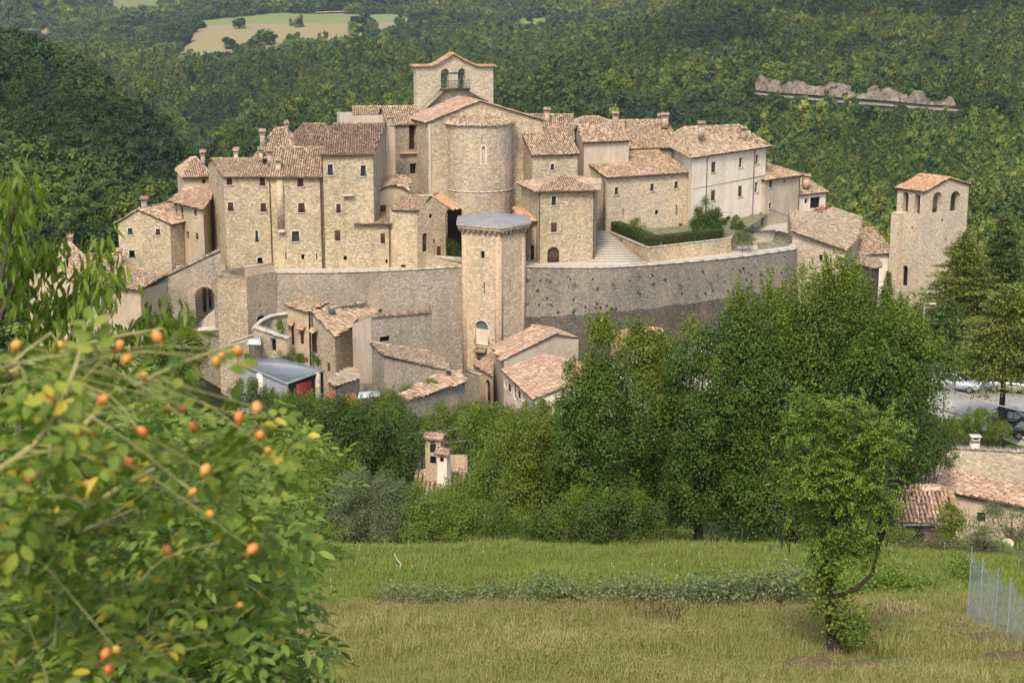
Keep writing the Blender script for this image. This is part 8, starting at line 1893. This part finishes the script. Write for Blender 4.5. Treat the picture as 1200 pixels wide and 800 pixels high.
sticks('white_ribbon', 'crooked white ribbon on a stick in the upper meadow', 'ribbon', [[(462, 648, 50), (465, 655, 50), (470, 660, 50), (468, 668, 50), (472, 672, 50), (471, 684, 49)]], M['trim'], .022)
for px0, Yq, h, lb in ((663, 57.5, .9, 'grey garden stake at the shrub edge, beneath the pointed tree'), (868, 57.5, .9, 'grey garden stake to the right of the stick tripod'), (585, 44, .45, 'short stump of a post at the bramble row'), (778, 57.8, .8, 'thin leaning stake left of the stick tripod')):
    x, z = gz(px0, Yq); b = MB(); b.tube([(x, Yq, z - .1), (x + .05, Yq, z + h)], .03, 6, cap=True); tag(b.obj('garden_stake', M['bark'], origin=(x, Yq, z)), lb, 'stake')
q = P(1180, 638, 62); b = MB(); nb_ = 14
for k in range(nb_): t0, t1 = 6.283 * k / nb_, 6.283 * (k + 1) / nb_; b.poly([(q.x, q.y + .08, q.z), (q.x + .28 * math.cos(t0), q.y, q.z + .28 * math.sin(t0)), (q.x + .28 * math.cos(t1), q.y, q.z + .28 * math.sin(t1))])
b.tube([(q.x, q.y + .1, q.z), (q.x, q.y + .15, q.z - 1.6)], .03, 5); tag(b.obj('round_dish', M['plaster_white'], origin=tuple(q)), 'round white dish on a pole among the brown vines', 'dish')
q = P(1190, 640, 60); b = MB(); b.tube([(q.x, q.y, q.z - 1.4), (q.x, q.y, q.z + .4)], .035, 5); tag(b.obj('rusty_stake', M['pipe'], origin=tuple(q)), 'rusty brown stake next to the round white dish', 'stake')
q = P(1090, 650, 62); b = MB(); b.tube([(q.x, q.y, hz1(q.x, q.y) - .2), (q.x, q.y, q.z + .6)], .06, 6, cap=True); tag(b.obj('orange_post', M['tiles_orange'], origin=tuple(q)), 'short orange post in front of the hut window', 'post')
cam = bpy.data.objects.new('camera', bpy.data.cameras.new('camera')); COL.objects.link(cam); scene.camera = cam
cam.data.lens = 36 * F / 1200; cam.data.sensor_width = 36; cam.rotation_euler = (math.pi / 2 - PITCH, 0, 0)
cam.data.clip_start = .1; cam.data.clip_end = 20000
wd = bpy.data.worlds.new('World'); scene.world = wd; wd.use_nodes = True
nt = wd.node_tree; sk = nt.nodes.new('ShaderNodeTexSky'); sk.sky_type = 'NISHITA'; sk.sun_disc = False
EL, AZ = math.radians(50), math.radians(-166)   # azimuth from +Y clockwise: behind the camera, to its left
sk.sun_elevation = EL; sk.sun_rotation = AZ
sk.dust_density = 3.0
nt.links.new(sk.outputs[0], nt.nodes['Background'].inputs[0]); nt.nodes['Background'].inputs[1].default_value = .15
sd = bpy.data.lights.new('sun', 'SUN'); sd.energy = 2.2; sd.angle = math.radians(11); sd.color = (1, .91, .76)
so = bpy.data.objects.new('sun', sd); COL.objects.link(so)
dv = Vector((math.sin(AZ) * math.cos(EL), math.cos(AZ) * math.cos(EL), math.sin(EL)))
so.rotation_euler = dv.to_track_quat('Z', 'Y').to_euler()
scene.view_settings.view_transform = 'Standard'; scene.view_settings.look = 'None'; scene.view_settings.exposure = 1.0
scene.cycles.use_denoising = True
# clouds that pass over the valley: their shadows lie on the left hill and on the far forest
def cloud(cx, cy, cz, rx, ry, rz, seed):
    r = np.random.default_rng(seed); b = MB(); U = 24; Vn = 12
    for k in range(9):
        ox, oy, oz = r.normal(0, .42, 3) * [rx, ry, rz * .6]; s = r.uniform(.35, .62)
        th, ph = np.meshgrid(np.linspace(0, 2 * np.pi, U, endpoint=False), np.linspace(.02, np.pi - .02, Vn), indexing='ij')
        w = 1 + .12 * np.sin(th * 5 + k) * np.sin(ph * 6 + k * 2); v = np.stack([cx + ox + rx * s * w * np.cos(th) * np.sin(ph), cy + oy + ry * s * w * np.sin(th) * np.sin(ph), cz + oz + rz * s * w * np.cos(ph)], -1).reshape(-1, 3)
        b.add(v, [(i * Vn + j, ((i + 1) % U) * Vn + j, ((i + 1) % U) * Vn + j + 1, i * Vn + j + 1) for i in range(U) for j in range(Vn - 1)])
    return tag(b.obj('cloud', M['cloud'], smooth=True), kind='structure')
N = NT('cloud_vapour'); N.bsdf((.85, .86, .88, 1), 1.0, None, 0); M['cloud'] = N.m
sh = lambda x, y, z, h: (x + math.sin(AZ) * (h - z) / math.tan(EL), y + math.cos(AZ) * (h - z) / math.tan(EL), h)
cloud(*sh(-210, 470, -20, 1500), 170, 210, 60, 3); cloud(*sh(60, 1150, -20, 1600), 330, 190, 70, 4); cloud(*sh(-1100, 3600, 0, 1700), 900, 800, 120, 5); cloud(*sh(520, 760, -40, 1550), 190, 110, 60, 6)
HZ = 0.000075
b = MB(); b.box(-3500, 3500, -80, 7200, -200, 900); N = NT('haze_air'); pvn = N.n('ShaderNodeVolumePrincipled'); pvn.inputs['Color'].default_value = (.80, .88, 1, 1); pvn.inputs['Density'].default_value = HZ; pvn.inputs['Anisotropy'].default_value = .3
N.t.links.new(pvn.outputs[0], N.out.inputs['Volume']); tag(b.obj('haze', N.m), kind='stuff')
for o in scene.objects:
    if 'wl' in o: del o['wl']
cam.data.dof.use_dof = True; cam.data.dof.focus_distance = 150; cam.data.dof.aperture_fstop = 9
